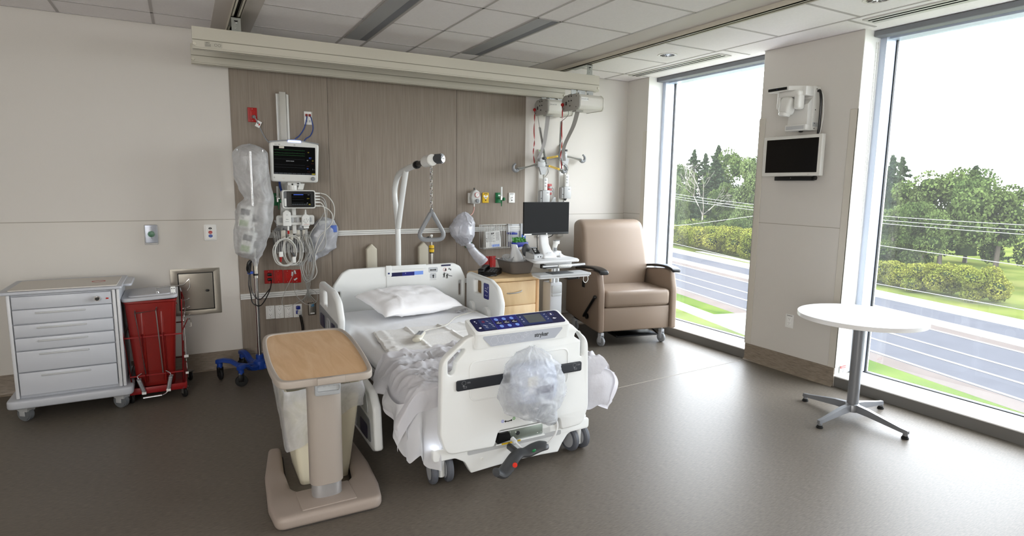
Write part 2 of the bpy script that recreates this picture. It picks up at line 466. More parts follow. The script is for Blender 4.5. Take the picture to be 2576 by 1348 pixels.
# ------------------------------------------------------------------ windows
pane = glass_mat('window glass', (.97, .985, .98), 1.)
shade_m = M('grey roller cassette', '#77797e', .5)
for i, (y0, y1) in enumerate(OPEN):
    t = thing('window_%d' % (i+1), None, None, (4.6, (y0+y1)/2, 0), kind='structure')
    m = MB(frame_m)
    m.box(4.68, 4.86, y1-.05, y1, .02, H, .002, 1); m.box(4.68, 4.86, y0, y0+.05, .02, H, .002, 1)
    m.box(4.70, 4.86, y0+.05, y1-.05, .02, .088); m.box(4.72, 4.86, y0+.05, y1-.05, H-.05, H)
    m.mat(gasket)
    m.box(4.808, 4.83, y1-.058, y1-.05, .088, H-.05); m.box(4.808, 4.83, y0+.05, y0+.058, .088, H-.05)
    m.box(4.79, 4.83, y0+.05, y1-.05, .088, .096)
    m.build('window_frame', t, kind='structure')
    m = MB(pane); m.loft([[(4.82, y1-.05, .09), (4.82, y1-.05, H-.05)], [(4.82, y0+.05, .09), (4.82, y0+.05, H-.05)]], close=False); m.build('glass_pane', t, kind='structure')
    m = MB(sillgrey); m.box(4.487, 4.50, y0+.002, y1-.002, .001, .082)
    m.mat(M('white sill', '#f0f0ee', .35)); m.box(4.487, 4.80, y0+.002, y1-.002, .078, .089, .002, 1)
    m.build('window_sill', t, kind='structure')
    m = MB(shade_m); m.box(4.585, 4.675, y0+.006, y1-.006, H-.045, H-.003, .004, 1)
    m.build('roller_shade', t, kind='structure')
    # bead chain of the shade with its tension holder and warning tag
    if i == 1:
        y = y1-.006
        m = MB(M('bead chain', '#dcdcd8', .4))
        for dx in (.0, .022):
            m.tube([(4.608+dx, y-.012, H-.08), (4.606+dx*.8, y-.014, 1.2), (4.60+dx*.3, y-.016, .16)], .0025, 6)
            for k in range(80):
                m.sph((4.607+dx*(.3+.7*k/80), y-.014, .2+k*.031), .0042, u=6, v=4)
        m.build('bead_chain', t, kind='structure')
        m = MB(M('clear holder', '#e4e4e2', .2)); m.box(4.53, 4.60, y-.012, y-.004, .1, .17, .002, 1)
        m.mat(red_ink); m.box(4.53, 4.60, y-.0135, y-.012, .145, .165)
        m.mat(white_ink); m.text('WARNING', .012, XZ(y-.0135) @ Matrix.Translation((4.568, .155, 0)))
        m.mat(black_ink)
        for k in range(3): m.box(4.55, 4.59, y-.0135, y-.012, .112+k*.009, .115+k*.009)
        m.build('warning_tag', t, label='red and white warning tag on the shade chain', kind='structure')

# ------------------------------------------------------------------ ceiling fixtures
louv = M('louvre grey', '#a6a8ac', .4, .2)
for i, (x0, x1, lab) in enumerate([(1.22, 1.41, 'unlit recessed linear ceiling light left of the middle, nearer the monitor'),
                              (2.265, 2.455, 'unlit recessed linear ceiling light right of the middle, nearer the lift motors')]):
    t = thing('ceiling_light', lab, 'ceiling light', ((x0+x1)/2, 4.45, H-.004), group='recessed linear ceiling lights')
    y0, y1 = (3.74, 5.06)
    m = MB(M('fixture frame', '#aaa7a6', .5))
    for a, b_ in ((x0, x0+.008), (x1-.008, x1)): m.box(a, b_, y0, y1, H-.007, H-.001)
    for a, b_ in ((y0, y0+.008), (y1-.008, y1)): m.box(x0, x1, a, b_, H-.007, H-.001)
    m.build('light_frame', t)
    m = MB(louv)
    n = 12
    m.loft([[(x0+.008+(x1-x0-.016)*k/n, y, H-.0055-.002*math.sin(PI*k/n)) for k in range(n+1)] for y in (y0+.008, y1-.008)], cap=False, close=False)
    m.mat(M('louvre dark', '#777980', .5)); m.box(x0+.125, x1-.012, y0+.01, y1-.01, H-.0075, H-.0068)
    m.build('light_diffuser', t)
def downlight(x, y, lab):
    t = thing('downlight', lab, 'ceiling light', (x, y, H-.006), group='round recessed downlights')
    X = Matrix.Translation((x, y, H-.006))
    m = MB(M('downlight trim', '#e3e0da', .3)); m.lathe([(.067, .0045), (.067, 0), (.083, 0), (.086, .003), (.086, .0045)], 40, X); m.build('trim_ring', t)
    m = MB(chrome); m.lathe([(.067, .004), (.05, .0038), (.03, .0036), (0, .0035)], 32, X)
    m.mat(M('reflector shade', '#5d574f', .3, .6))
    for k in range(10):
        a = k*PI/5; m.box(-.006, .006, .03, .062, .0012, .0034, X=X @ Matrix.Rotation(a, 4, 'Z'))
    m.build('reflector', t)
downlight(3.876, 4.153, 'round chrome downlight in the ceiling beside the first slot diffuser')
downlight(3.855, 2.29, 'round chrome downlight at the top right edge of the photo')
for y0, y1, lab in [(3.86, 5.09, 'long white linear slot air diffuser above the window beside the recliner'),
                    (1.35, 2.6, 'long white linear slot air diffuser above the window beside the round table')]:
    t = thing('slot_diffuser', lab, 'air vent', (4.29, (y0+y1)/2, H-.005), group='linear slot diffusers')
    m = MB(M('vent frame', '#c9c7c3', .45)); m.box(4.215, 4.365, y0, y1, H-.008, H-.001); m.build('vent_frame', t)
    m = MB(M('vent black', '#060606', 1., spec=0.)); m.box(4.245, 4.262, y0+.02, y1-.02, H-.0092, H-.0078); m.box(4.295, 4.312, y0+.02, y1-.02, H-.0092, H-.0078); m.build('air_slot', t)
# ------------------------------------------------------------------ ceiling lift: rails, beam, motors
railm = M('rail beige', '#c9c4b6', .4)
for x, lab in [(.39, 'beige slotted ceiling rail above the left end of the lift beam'), (3.405, 'beige slotted ceiling rail above the right end of the lift beam')]:
    t = thing('ceiling_rail', lab, 'ceiling rail', (x, 2.0, 2.70), group='ceiling rails of the patient lift')
    m = MB(railm)
    for s in (-1, 1):
        m.box(x+s*.010, x+s*.030, -2.3, 5.25, 2.700, 2.706); m.box(x+s*.026, x+s*.030, -2.3, 5.25, 2.70, H-.004)
        m.box(x+s*.010, x+s*.013, -2.3, 5.25, 2.70, 2.714)
    m.build('rail_profile', t)
    m = MB(M('rail slot', '#15130f', .8)); m.box(x-.026, x+.026, -2.3, 5.25, 2.722, 2.726); m.build('rail_slot', t)
t = thing('lift_beam', 'long beige double traverse beam hanging across the room below the ceiling', 'lift beam', (1.81, 4.97, 2.455))
bx0, bx1, zt, zb = .114, 3.507, 2.597, 2.455
beam_o = M('traverse beam', '#c3bfb2', .42)
for yc in (4.69, 5.265):
    m = MB(beam_o); yf = yc-.035
    prof = [(-.035, zb+.008), (-.035, zb+.056), (-.0325, zb+.057), (-.0325, zb+.060), (-.035, zb+.061), (-.035, zt), (.035, zt), (.035, zb+.006), (.03, zb), (.012, zb), (.012, zb+.012), (-.012, zb+.012), (-.012, zb), (-.03, zb)]
    m.loft([[(x, yc+a, z) for a, z in prof] for x in (bx0, bx1)])
    m.mat(M('beam line', '#8f8b7e', .6)); m.box(bx0+.001, bx1-.001, yf-.0006, yf+.001, zb+.055, zb+.0595); m.box(bx0+.001, bx1-.001, yf-.0006, yf+.001, zb+.009, zb+.0105); m.mat(M('beam slot', '#26231d', .8)); m.box(bx0+.003, bx1-.003, yc-.011, yc+.011, zb+.006, zb+.0115)
    m.build('beam_rail', t)
    m = MB(offwhite)
    for x in (bx0+.012, bx1-.012): m.cyl((x, yf-.008, zb+.03), (x, yf, zb+.03), .011, .013, 16)
    m.build('end_knob', t)
m = MB(M('beam sticker', '#b9b6aa', .4)); m.plate([rrect(0, 0, .11, .035, .004)], .0006, XZ(4.655) @ Matrix.Translation((.185, zb+.015, 0)))
m.mat(black_ink); m.text('LIKO', .012, XZ(4.654) @ Matrix.Translation((.205, zb+.043, 0)))
for k in range(3): m.box(.19, .225, 4.6535, 4.655, zb+.02+k*.006, zb+.0215+k*.006)
for k in range(2): m.plate([circ(.255+.022*k, zb+.033, .009, 16), circ(.255+.022*k, zb+.033, .0078, 16)], .0005, XZ(4.654))
m.build('beam_label', t)
br = M('bracket zinc', '#a9aca6', .35, .6)
for x in (.39, 3.405):
    m = MB(br)
    m.box(x-.03, x+.03, 4.672, 4.676, 2.60, 2.695); m.box(x-.03, x+.03, 4.672, 4.95, 2.690, 2.695)
    m.box(x-.045, x+.16 if x < 1 else x+.05, 4.66, 5.29, 2.597, 2.6005)
    m.mat(chrome); m.sph((x, 4.668, 2.655), .009); m.sph((x-.006, 4.668, 2.62), .005)
    m.mat(black_ink); m.box(x-.012, x+.012, 4.6705, 4.672, 2.664, 2.672)
    m.build('beam_carriage', t)

def lift(x0, x1, yn, yf, z0, z1, lab, plate_white):
    yc = (yn+yf)/2
    t = thing('lift_motor', lab, 'patient lift', ((x0+x1)/2, yc, z0), group='ceiling lift motors')
    body = M('lift body', '#d6d4cd', .3); capm = M('lift end cap', '#a5a39d', .45)
    sec = rpoly([(yn, z0+.03), (yn+.02, z0), (yf-.02, z0), (yf, z0+.03), (yf, z1-.03), (yf-.04, z1), (yn+.04, z1), (yn, z1-.03)], .022, 4)
    m = MB(body); m.loft([[(x, y, z) for y, z in sec] for x in (x0+.012, x1-.012)])
    for q in (.35, .55): m.box(x0+.014, x1-.014, yn-.0008, yn+.002, z0+.14*q, z0+.14*q+.002)
    m.build('motor_housing', t)
    for xs, s in ((x0, 1), (x1, -1)):
        m = MB(capm if s > 0 else body)
        c2 = [(yc+(y-yc)*1.03, (z0+z1)/2+(z-(z0+z1)/2)*1.06) for y, z in sec]
        m.loft([[(xs+s*.002, yc+(y-yc)*.97, (z0+z1)/2+(z-(z0+z1)/2)*.96) for y, z in sec], [(xs+s*.008, y, z) for y, z in c2], [(xs+s*.02, y, z) for y, z in c2]])
        if s > 0:
            m.mat(black_pl)
            for dy, dz in ((.02, .055), (-.02, .055), (.02, .015), (-.02, .015), (.0, -.03)): m.box(xs-.001, xs+.002, yc+dy-.006, yc+dy+.006, (z0+z1)/2+dz-.005, (z0+z1)/2+dz+.005)
            m.box(xs-.002, xs+.002, yc+.055, yc+.068, (z0+z1)/2-.02, (z0+z1)/2+.012)
            for dy in (.1, -.1): m.sph((xs+.001, yc+dy, z0+.02), .004, u=8, v=6)
            m.sph((xs+.001, yc-.1, z1-.02), .004, u=8, v=6)
        m.build('end_cap', t)
    m = MB(M('hanger zinc', '#a8aaa8', .3, .7))
    for xa, xb in ((x0+.0, x0+.055), (x0+.07, x0+.16), (x0+.175, x0+.25)): m.box(xa, xb, yc-.02, yc-.016, z1-.004, 2.452)
    m.box(x0, x0+.25, yc-.03, yc+.03, z1-.002, z1+.006)
    for xx in (x0+.085, x0+.19): m.sph((xx, yc-.022, z1+.02), .008, u=10, v=6)
    m.cyl((x0+.06, yc, z1), (x0+.06, yc, 2.462), .01); m.cyl((x0+.2, yc, z1), (x0+.2, yc, 2.462), .01)
    m.build('trolley', t)
    m = MB(white_pl if plate_white else body); m.box(x0+.03, x0+.105, yn-.0025, yn-.0005, z0+.075, z0+.105)
    m.mat(grey_ink); m.text('Likorall 250', .017, XZ(yn-.0025) @ Matrix.Translation((x0+.068, z0+.09, 0)), shear=.2)
    m.build('name_plate', t)
    m = MB(M('strap guide', '#aaa9a4', .4)); m.box(x0+.05, x0+.13, yc-.035, yc+.03, z0-.012, z0+.003, .003); m.build('strap_guide', t)
    return t, yc
def strap(parent, pts, w=.05):
    P = catmull(pts, 10); m = MB(M('grey webbing', '#8b8785', .6, bump=.2, bscale=900))
    rings = []
    for i, p in enumerate(P):
        a = i/(len(P)-1)*.5
        d = Vector((math.cos(a), math.sin(a)*.7, 0)).normalized()*w/2
        n = Vector((0, .0012, 0))
        rings.append([p-d-n, p+d-n, p+d+n, p-d+n])
    m.loft(rings); m.build('lift_strap', parent)
def red_cord(parent, x, y, z0, z1):
    m = MB(M('red ribbon', '#a81414', .5)); rings = []
    n = 90
    for i in range(n+1):
        u = i/n; a = u*15+math.sin(u*9); z = z0+(z1-z0)*u
        c = Vector((x+.008*math.sin(u*14)*u, y, z)); d = Vector((math.cos(a), math.sin(a), 0))*.0055
        q = Vector((-d.y, d.x, 0))*.12
        rings.append([c-d-q, c+d-q, c+d+q, c-d+q])
    m.loft(rings); m.sph((x, y, z0+.012), .016, (1, 1, 1), 12, 8); m.build('emergency_cord', parent)
def coil(parent, p0, p1, p2, p3):
    m = MB(M('cable grey', '#9a9b98', .5))
    m.tube(catmull([p0, ((p0[0]+p1[0])/2+.01, p0[1], (p0[2]+p1[2])/2-.02), p1], 8), .003, 6)
    a, b_ = Vector(p1), Vector(p2); n = 46*8; pts = []
    for i in range(n+1):
        u = i/n; c = a.lerp(b_, u); an = u*46*2*PI
        pts.append(c+Vector((math.cos(an)*.0095, math.sin(an)*.0095, 0)))
    m.tube(pts, .0032, 5)
    m.tube(catmull([p2, ((p2[0]+p3[0])/2, p2[1], p2[2]-.06), p3], 8), .003, 6)
    m.build('coiled_cable', parent)
def bar_hook(m, x, y, z, s):
    m.tube(catmull([(x, y, z-.005), (x+s*.03, y, z-.018), (x+s*.055, y, z+.0), (x+s*.052, y, z+.035), (x+s*.03, y, z+.052)], 6), [.019]*6+[.017]*6+[.014]*6+[.011]*7, 10)
def spreader(parent, xc, y, zc, half, drop, sticker):
    m = MB(white_pl)
    for s in (-1, 1):
        m.tube([(xc+s*.03, y, zc), (xc+s*half, y, zc-drop)], .020, 14)
    m.build('spreader_bar', parent)
    m = MB(lgrey_pl)
    m.box(xc-.05, xc+.045, y-.03, y+.03, zc-.035, zc+.03, .012); m.box(xc-.03, xc+.03, y-.035, y+.02, zc+.02, zc+.06, .008)
    m.loft([[(xc+dx*.05+.01, y-.03+dy*.012, zc-.03) for dx, dy in ((-1, -1), (1, -1), (1, 1), (-1, 1))], [(xc+dx*.025+.012, y-.03+dy*.012, zc-.105) for dx, dy in ((-1, -1), (1, -1), (1, 1), (-1, 1))]])
    m.mat(black_pl); m.box(xc+.0, xc+.04, y-.038, y-.02, zc+.045, zc+.066, .003)
    m.build('bar_hub', parent)
    for s in (-1, 1):
        m = MB(grey_pl); bar_hook(m, xc+s*half, y, zc-drop, s); m.build('sling_hook', parent)
    m = MB(yellow_pl); s = sticker
    X = XZ(y-.0208) @ Matrix.Translation((xc+s*(.045+half)/2, zc-drop/2-.003, 0)) @ Matrix.Rotation(-s*math.atan2(drop, half-.03), 4, 'Z')
    m.box(-.07, .07, -.01, .01, -.0005, .0012, X=X); m.mat(black_ink)
    m.box(-.055, .055, -.005, -.002, .0012, .0016, X=X); m.box(-.05, .05, .003, .006, .0012, .0016, X=X)
    m.build('warning_sticker', parent)
def station(x, zt, zb, boxz0, boxz1, xb, lab, lab2):
    t = thing('docking_station', lab, 'docking rail', (x, D, zb), group='wall docking rails of the lifts')
    m = MB(M('dock rail', '#dbdad5', .4)); m.box(x-.038, x+.038, D-.02, D-.001, zb, zt, .003)
    for dx in (-.036, .032): m.box(x+dx, x+dx+.004, D-.03, D-.018, zb, zt-.02)
    m.build('rail_plate', t)
    m = MB(M('green sticker', '#8fb46a', .5)); m.box(x-.03, x+.034, D-.022, D-.0195, zt-.035, zt-.004); m.build('green_sticker', t)
    m = MB(lgrey_pl); m.box(xb, xb+.09, D-.085, D-.02, boxz0, boxz1, .006); m.box(xb-.022, xb+.002, D-.075, D-.02, boxz0, boxz1-.01, .004)
    m.mat(white_pl); m.plate([circ(xb+.06, boxz1-.045, .01, 16)], .0008, XZ(D-.085)); m.mat(black_ink); m.box(xb+.048, xb+.074, D-.0856, D-.084, boxz1-.03, boxz1-.026)
    m.sph((xb-.01, D-.075, boxz0+.045), .005, u=8, v=6)
    m.build('charger_box', t)
    m = MB(dgrey_pl); m.cyl((xb+.035, D-.05, boxz0-.022), (xb+.035, D-.05, boxz0+.002), .009, .022, 16); m.build('cable_boot', t)
    c = thing('hand_control', lab2, 'remote', (xb+.045, D-.055, boxz1), group='lift hand controls')
    m = MB(white_pl); m.box(xb+.018, xb+.066, D-.075, D-.045, boxz1, boxz1+.13, .008)
    m.build('control_case', c)
    m = MB(lgrey_pl)
    for q in (.035, .065, .095): m.box(xb+.03, xb+.054, D-.0775, D-.074, boxz1+q, boxz1+q+.018, .002)
    m.build('button_pad', c)
    return t
t1, yc1 = lift(3.2, 3.5, 4.55, 4.83, 2.268, 2.405, 'front patient lift motor with a white name plate under the lift beam', True)
strap(t1, [(3.29, yc1, 2.262), (3.33, yc1+.12, 2.14), (3.43, yc1+.42, 1.96), (3.545, 5.27, 1.83)])
red_cord(t1, 3.192, 4.80, 2.315, 1.73)
coil(t1, (3.198, 4.755, 2.335), (3.25, 4.90, 2.185), (3.42, 5.18, 1.83), (3.63, D-.06, 1.69))
spreader(t1, 3.56, 5.33, 1.885, .235, .035, -1)
t2, yc2 = lift(3.235, 3.565, 5.135, 5.39, 2.285, 2.43, 'rear patient lift motor hanging by the wall behind the front one', False)
strap(t2, [(3.325, yc2, 2.28), (3.31, yc2, 2.15), (3.28, yc2+.0, 1.98), (3.21, 5.25, 1.835)])
red_cord(t2, 3.228, 5.37, 2.33, 1.80)
coil(t2, (3.233, 5.33, 2.35), (3.25, 5.30, 2.16), (3.31, 5.25, 1.77), (3.36, D-.06, 1.66))
spreader(t2, 3.245, 5.26, 1.785, .265, .055, 1)
station(3.335, 1.945, 1.02, 1.39, 1.52, 3.318, 'tall white wall docking rail of the left lift', 'white lift hand control on the left docking rail above the monitor')
station(3.595, 2.0, 1.02, 1.432, 1.56, 3.59, 'tall white wall docking rail of the right lift', 'white lift hand control on the right docking rail')

# ------------------------------------------------------------------ trapeze over the bed
t = thing('trapeze_pole', 'white bed trapeze pole with a chain and grey triangle handle', 'trapeze', (1.62, 4.965, .3))
tube_w = M('trapeze tube', '#dcdedd', .3)
m = MB(tube_w)
m.tube(catmull([(1.62, 4.965, .3), (1.62, 4.965, .8), (1.62, 4.968, 1.2), (1.62, 5.04, 1.46), (1.62, 5.0, 1.58), (1.62, 4.90, 1.652), (1.62, 4.70, 1.69), (1.62, 4.48, 1.716)], 8), .0235, 16); m.build('pole', t)
m = MB(tube_w)
m.tube(catmull([(1.62, 4.955, 1.19), (1.62, 4.93, 1.25), (1.62, 4.84, 1.46), (1.62, 4.745, 1.655), (1.62, 4.72, 1.69)], 8), .0235, 16)
m.mat(black_ink); m.sph((1.612, 4.735, 1.665), .007, u=8, v=6)
m.build('brace', t)
m = MB(black_pl)
m.cyl((1.62, 4.49, 1.716), (1.62, 4.30, 1.734), .021, seg=16); m.cyl((1.62, 4.49, 1.716), (1.62, 4.455, 1.719), .031, seg=20, bev=.004); m.cyl((1.62, 4.33, 1.731), (1.62, 4.27, 1.736), .028, .032, 20)
m.build('grip', t)
m = MB(white_pl); m.cyl((1.62, 4.285, 1.735), (1.62, 4.135, 1.746), .042, seg=28, bev=.005); m.build('clamp', t)
m = MB(dgrey_pl); m.cyl((1.64, 4.17, 1.752), (1.69, 4.105, 1.757), .036, seg=28, bev=.006); m.mat(white_pl); m.cyl((1.688, 4.108, 1.7565), (1.6905, 4.1045, 1.757), .029, seg=28)
m.mat(grey_ink)
q = Vector((.05, -.065, .005)).normalized(); X = Matrix.Translation((1.691, 4.1038, 1.757)) @ Matrix(((q.y*-1, 0, q.x, 0), (q.x, 0, q.y, 0), (0, 1, q.z, 0), (0, 0, 0, 1)))
m.text('stryker', .013, X)
m.build('lock_knob', t)
def link_pts(c, h, w, ax):
    pts = []
    for k in range(20):
        a = 2*PI*k/20; ca, sa = math.cos(a), math.sin(a)
        u = w*(abs(ca)**.7)*(1 if ca > 0 else -1); v = h*(abs(sa)**.8)*(1 if sa > 0 else -1)
        pts.append(Vector(c)+Vector(ax)*u+Vector((0, 0, v)))
    return pts
lx, ly = 1.632, 4.195
ztop, zbot = 1.71, 1.362; nl = 13; pitch_ = (ztop-zbot)/nl
for k in range(nl):
    z = ztop-pitch_*(k+.5); a = .3 if k % 2 else .3+PI/2
    m = MB(chrome); m.tube(link_pts((lx, ly, z), pitch_*.62, .0095, (math.cos(a), math.sin(a), 0)), .0032, 6, closed=True); m.build('chain_link', t)
m = MB(grey_pl)
ang = -.25; ax = Vector((math.cos(ang), math.sin(ang), 0))
pts = [(0, .2), (.03, .155), (.064, .095), (.087, .05), (.085, .018), (.06, .0), (0, -.004), (-.06, .0), (-.085, .018), (-.087, .05), (-.064, .095), (-.03, .155)]
m.tube([Vector((lx, ly, 1.155))+ax*a+Vector((0, 0, b_)) for a, b_ in [(p.x, p.y) for p in catmull([(p[0], p[1], 0) for p in pts], 5, True)]], .0165, 12, closed=True)
m.cyl((lx-.012*ax.x, ly-.012*ax.y, 1.362), (lx+.012*ax.x, ly+.012*ax.y, 1.362), .022, seg=18, bev=.004)
m.build('triangle_handle', t)
# ------------------------------------------------------------------ hospital bed
def interp(tab, z):
    for (a, va), (b_, vb) in zip(tab, tab[1:]):
        if (a-z)*(b_-z) <= 0:
            k = (z-a)/(b_-a) if b_ != a else 0
            k = k*k*(3-2*k); return va+(vb-va)*k
    return tab[0][1] if abs(z-tab[0][0]) < abs(z-tab[-1][0]) else tab[-1][1]
bed = thing('hospital_bed', 'white electric hospital bed with blue control panel on its footboard', 'bed', (1.56, 3.75, 0))
FY = 2.66        # outer face of the footboard
def dual_caster(x, y, ang, parent, top=.2):
    m = MB(M('caster grey tyre', '#5c5f66', .55))
    X = Matrix.Translation((x, y, .075)) @ Matrix.Rotation(ang, 4, 'Z')
    for s in (-1, 1):
        m.lathe([(.05, -.018), (.068, -.017), (.075, -.008), (.075, .008), (.068, .017), (.05, .018)], 32, X @ Matrix.Translation((s*.042, 0, 0)) @ Matrix.Rotation(PI/2, 4, 'Y'))
    m.mat(M('caster disc', '#a7a9ac', .4))
    for s in (-1, 1): m.cyl((s*.022, 0, 0), (s*.0605, 0, 0), .051, seg=28, X=X)
    m.mat(white_bed); m.loft([[Vector((a*.026, b_*.045, z)) for a, b_ in circ(0, 0, 1, 16)] for z in (-.03, .02, .07)] + [[Vector((a*.038, b_*.06, z)) for a, b_ in circ(0, 0, 1, 16)] for z in (.1, top-.075)], X=X)
    m.cyl((-.05, 0, 0), (.05, 0, 0), .012, X=X)
    m.build('caster', parent)
for x, y, a in ((1.113, 2.765, -.12), (1.985, 2.765, .1), (1.12, 4.72, .3), (2.0, 4.72, .2)): dual_caster(x, y, a, bed)
# base skirt at the foot, arched over the casters
m = MB(white_bed)
sk = rpoly([(1.045, .215), (1.045, .15), (1.17, .148), (1.225, .115), (1.262, .045), (1.40, .052), (1.55, .055), (1.70, .052), (1.815, .045), (1.84, .09), (1.885, .148), (2.03, .15), (2.03, .215)], [.02, .02, .04, .05, .01, 0, 0, 0, .01, .05, .05, .02, .02])
m.plate([sk], .05, XZ(2.74), .006)
m.mat(lgrey_pl); m.plate([rrect(1.24, .150, 1.83, .178, .01)], .003, XZ(2.691))
m.mat(white_pl); m.cyl((1.327, 2.69, .112), (1.327, 2.686, .112), .008); m.cyl((1.72, 2.69, .118), (1.72, 2.686, .118), .006)
m.build('base_skirt', bed)
m = MB(M('bed frame', '#c7c9cb', .45))
m.box(1.05, 2.03, 2.74, 2.86, .14, .21, .01)
for x in (1.14, 1.92): m.box(x, x+.06, 2.8, 4.8, .13, .2, .008)
m.box(1.1, 2.04, 4.62, 4.82, .14, .21, .01)
for y in (3.2, 4.3): m.box(1.3, 1.8, y, y+.16, .13, .33, .02)
m.box(1.12, 2.05, 2.78, 4.86, .325, .385, .01)
m.build('base_frame', bed)
# litter deck, side brackets with oval holes
m = MB(M('deck grey', '#b9bbbd', .45)); m.box(1.0, 2.14, 2.84, 4.84, .385, .40, .004)
for s, x in ((-1, .998), (1, 2.135)):
    pts = rpoly([(2.86, .40), (2.86, .34), (2.9, .33), (2.95, .30), (3.1, .30), (3.15, .33), (3.25, .30), (3.4, .30), (3.45, .34), (3.9, .34), (3.9, .40)], .015)
    m.plate([pts, circ(3.02, .328, .04, 18, .016), circ(3.32, .328, .04, 18, .016), circ(3.6, .365, .04, 18, .014)], .012, YZ(x))
m.build('deck', bed)
# glow of the night light under the foot corners
nl = M('night light', '#eaf3ff', .3, emit=3.2)
m = MB(nl); m.box(1.055, 1.085, 2.70, 2.80, .185, .235, .01); m.box(1.985, 2.03, 2.72, 2.80, .195, .225, .008); m.build('night_light', bed)
# footboard
m = MB(white_bed)
fo = rpoly([(1.075, .30), (1.105, .19), (1.385, .178), (1.41, .262), (1.80, .262), (1.815, .19), (1.965, .195), (2.0, .30), (1.985, .70), (1.875, .795), (1.84, .815), (1.27, .805), (1.225, .795), (1.085, .69)],
           [.1, .07, .02, .025, .02, .02, .06, .1, .1, .06, .02, .02, .06, .1], 7)
slotL = rpoly([(1.118, .62), (1.118, .685), (1.185, .742), (1.212, .74), (1.21, .725), (1.165, .672), (1.157, .625), (1.138, .612)], .018)
slotR = rpoly([(1.932, .612), (1.932, .70), (1.888, .728), (1.895, .748), (1.915, .752), (1.95, .70), (1.95, .615), (1.941, .606)], .01)
m.plate([fo, slotL, slotR], .052, XZ(FY+.052), .016, 3)
# raised edge of the embossed field
e1 = rrect(1.235, .455, 1.85, .672, .045, 7)
m.plate([e1, rrect(1.243, .463, 1.842, .664, .04, 7)], .006, XZ(FY+.003), .0028)
m.build('footboard', bed)
m = MB(M('bumper strap', '#2a2d33', .5)); m.plate([rrect(1.16, .526, 1.935, .581, .012)], .012, XZ(FY), .004)
m.mat(grey_ink)
for x in (1.2, 1.885):
    m.plate([circ(x, .566, .012, 14), circ(x, .566, .0105, 14)], .0004, XZ(FY-.012)); m.plate([rrect(x-.002, .538, x+.016, .548, .001), rrect(x, .54, x+.014, .546, .001)], .0004, XZ(FY-.012))
    m.plate([[(x-.008, .548), (x+.004, .548), (x-.002, .558)]], .0004, XZ(FY-.012)); m.box(x+.018, x+.038, FY-.0125, FY-.012, .562, .564); m.box(x+.018, x+.036, FY-.0125, FY-.012, .567, .569)
m.build('bumper_strap', bed)
# marks on the footboard: two rings and a double arrow
m = MB(black_ink)
m.plate([rpoly([(1.442, .311), (1.452, .318), (1.452, .313), (1.468, .311), (1.484, .313), (1.484, .318), (1.493, .311), (1.484, .304), (1.484, .308), (1.468, .306), (1.452, .308), (1.452, .303)], .001)], .0006, XZ(FY))
m.mat(M('violet print', '#8f98e0', .5)); m.plate([circ(1.433, .314, .0085, 18), circ(1.433, .314, .0058, 18)], .0006, XZ(FY)); m.plate([rrect(1.4315, .3105, 1.4345, .3175, .001)], .0006, XZ(FY))
m.mat(M('green print', '#5da84a', .5)); m.plate([circ(1.502, .318, .0085, 18), circ(1.502, .318, .0058, 18)], .0006, XZ(FY)); m.plate([rrect(1.5005, .3145, 1.5035, .3215, .001)], .0006, XZ(FY))
m.build('pivot_marks', bed)
# metal service box and black socket in the lower notch
m = MB(M('zinc box', '#9aa39a', .35, .7)); m.box(1.47, 1.70, FY+.02, FY+.10, .185, .247, .003)
m.mat(white_bed); m.box(1.41, 1.705, FY+.012, FY+.10, .248, .254); m.box(1.40, 1.71, FY+.012, FY+.10, .176, .183); m.box(1.70, 1.76, FY+.03, FY+.1, .17, .262, .004)
m.mat(chrome); m.lathe([(.006, 0), (.012, 0), (.012, .008), (.006, .008)], 18, XZ(FY+.02) @ Matrix.Translation((1.535, .223, 0)))
for x, z in ((1.49, .235), (1.50, .198), (1.69, .24), (1.69, .195), (1.665, .197)): m.sph((x, FY+.02, z), .0025, u=8, v=6)
m.mat(black_pl); m.cyl((1.535, FY+.019, .223), (1.535, FY+.0185, .223), .006)
m.mat(yellow_pl); m.box(1.435, 1.55, FY+.008, FY+.0125, .1755, .1835)
m.mat(black_ink); m.box(1.47, 1.485, FY+.0075, FY+.009, .1775, .1815); m.box(1.52, 1.53, FY+.0075, FY+.009, .1775, .1815)
m.build('service_box', bed)
m = MB(black_pl); m.loft([[(1.405, FY+.0, .19), (1.49, FY+.0, .2), (1.475, FY+.0, .243), (1.412, FY+.0, .25)], [(1.405, FY+.09, .19), (1.49, FY+.09, .2), (1.475, FY+.09, .243), (1.412, FY+.09, .25)]]); m.build('black_socket', bed)
# brake pedal
m = MB(dgrey_pl)
ped = [(1.335, 2.545, .10, .036), (1.37, 2.545, .085, .046), (1.41, 2.555, .105, .05), (1.455, 2.565, .145, .045), (1.49, 2.57, .158, .040), (1.53, 2.565, .158, .044), (1.575, 2.555, .176, .048), (1.61, 2.545, .186, .046), (1.635, 2.545, .182, .034)]
P = catmull([p[:3] for p in ped], 6); R_ = [p.x for p in catmull([(p[3], 0, 0) for p in ped], 6)]
rings = []
for i, p in enumerate(P):
    a = P[max(i-1, 0)]; b_ = P[min(i+1, len(P)-1)]; d = (b_-a).normalized(); n = Vector((-d.z, 0, d.x)); w = R_[i]
    rings.append([p+Vector((0, w*math.cos(t_), 0))+n*(.021*math.sin(t_)) for t_ in [2*PI*k/16 for k in range(16)]])
m.loft(rings)
m.box(1.475, 1.505, 2.57, 2.70, .135, .165, .008)
m.mat(M('pedal red', '#d2321f', .4)); m.cyl((1.428, 2.513, .132), (1.427, 2.509, .133), .013, seg=18)
m.mat(M('pedal green', '#157a45', .4)); m.sph((1.55, 2.523, .18), .011, (1.2, .5, .8), 12, 8)
m.build('brake_pedal', bed)
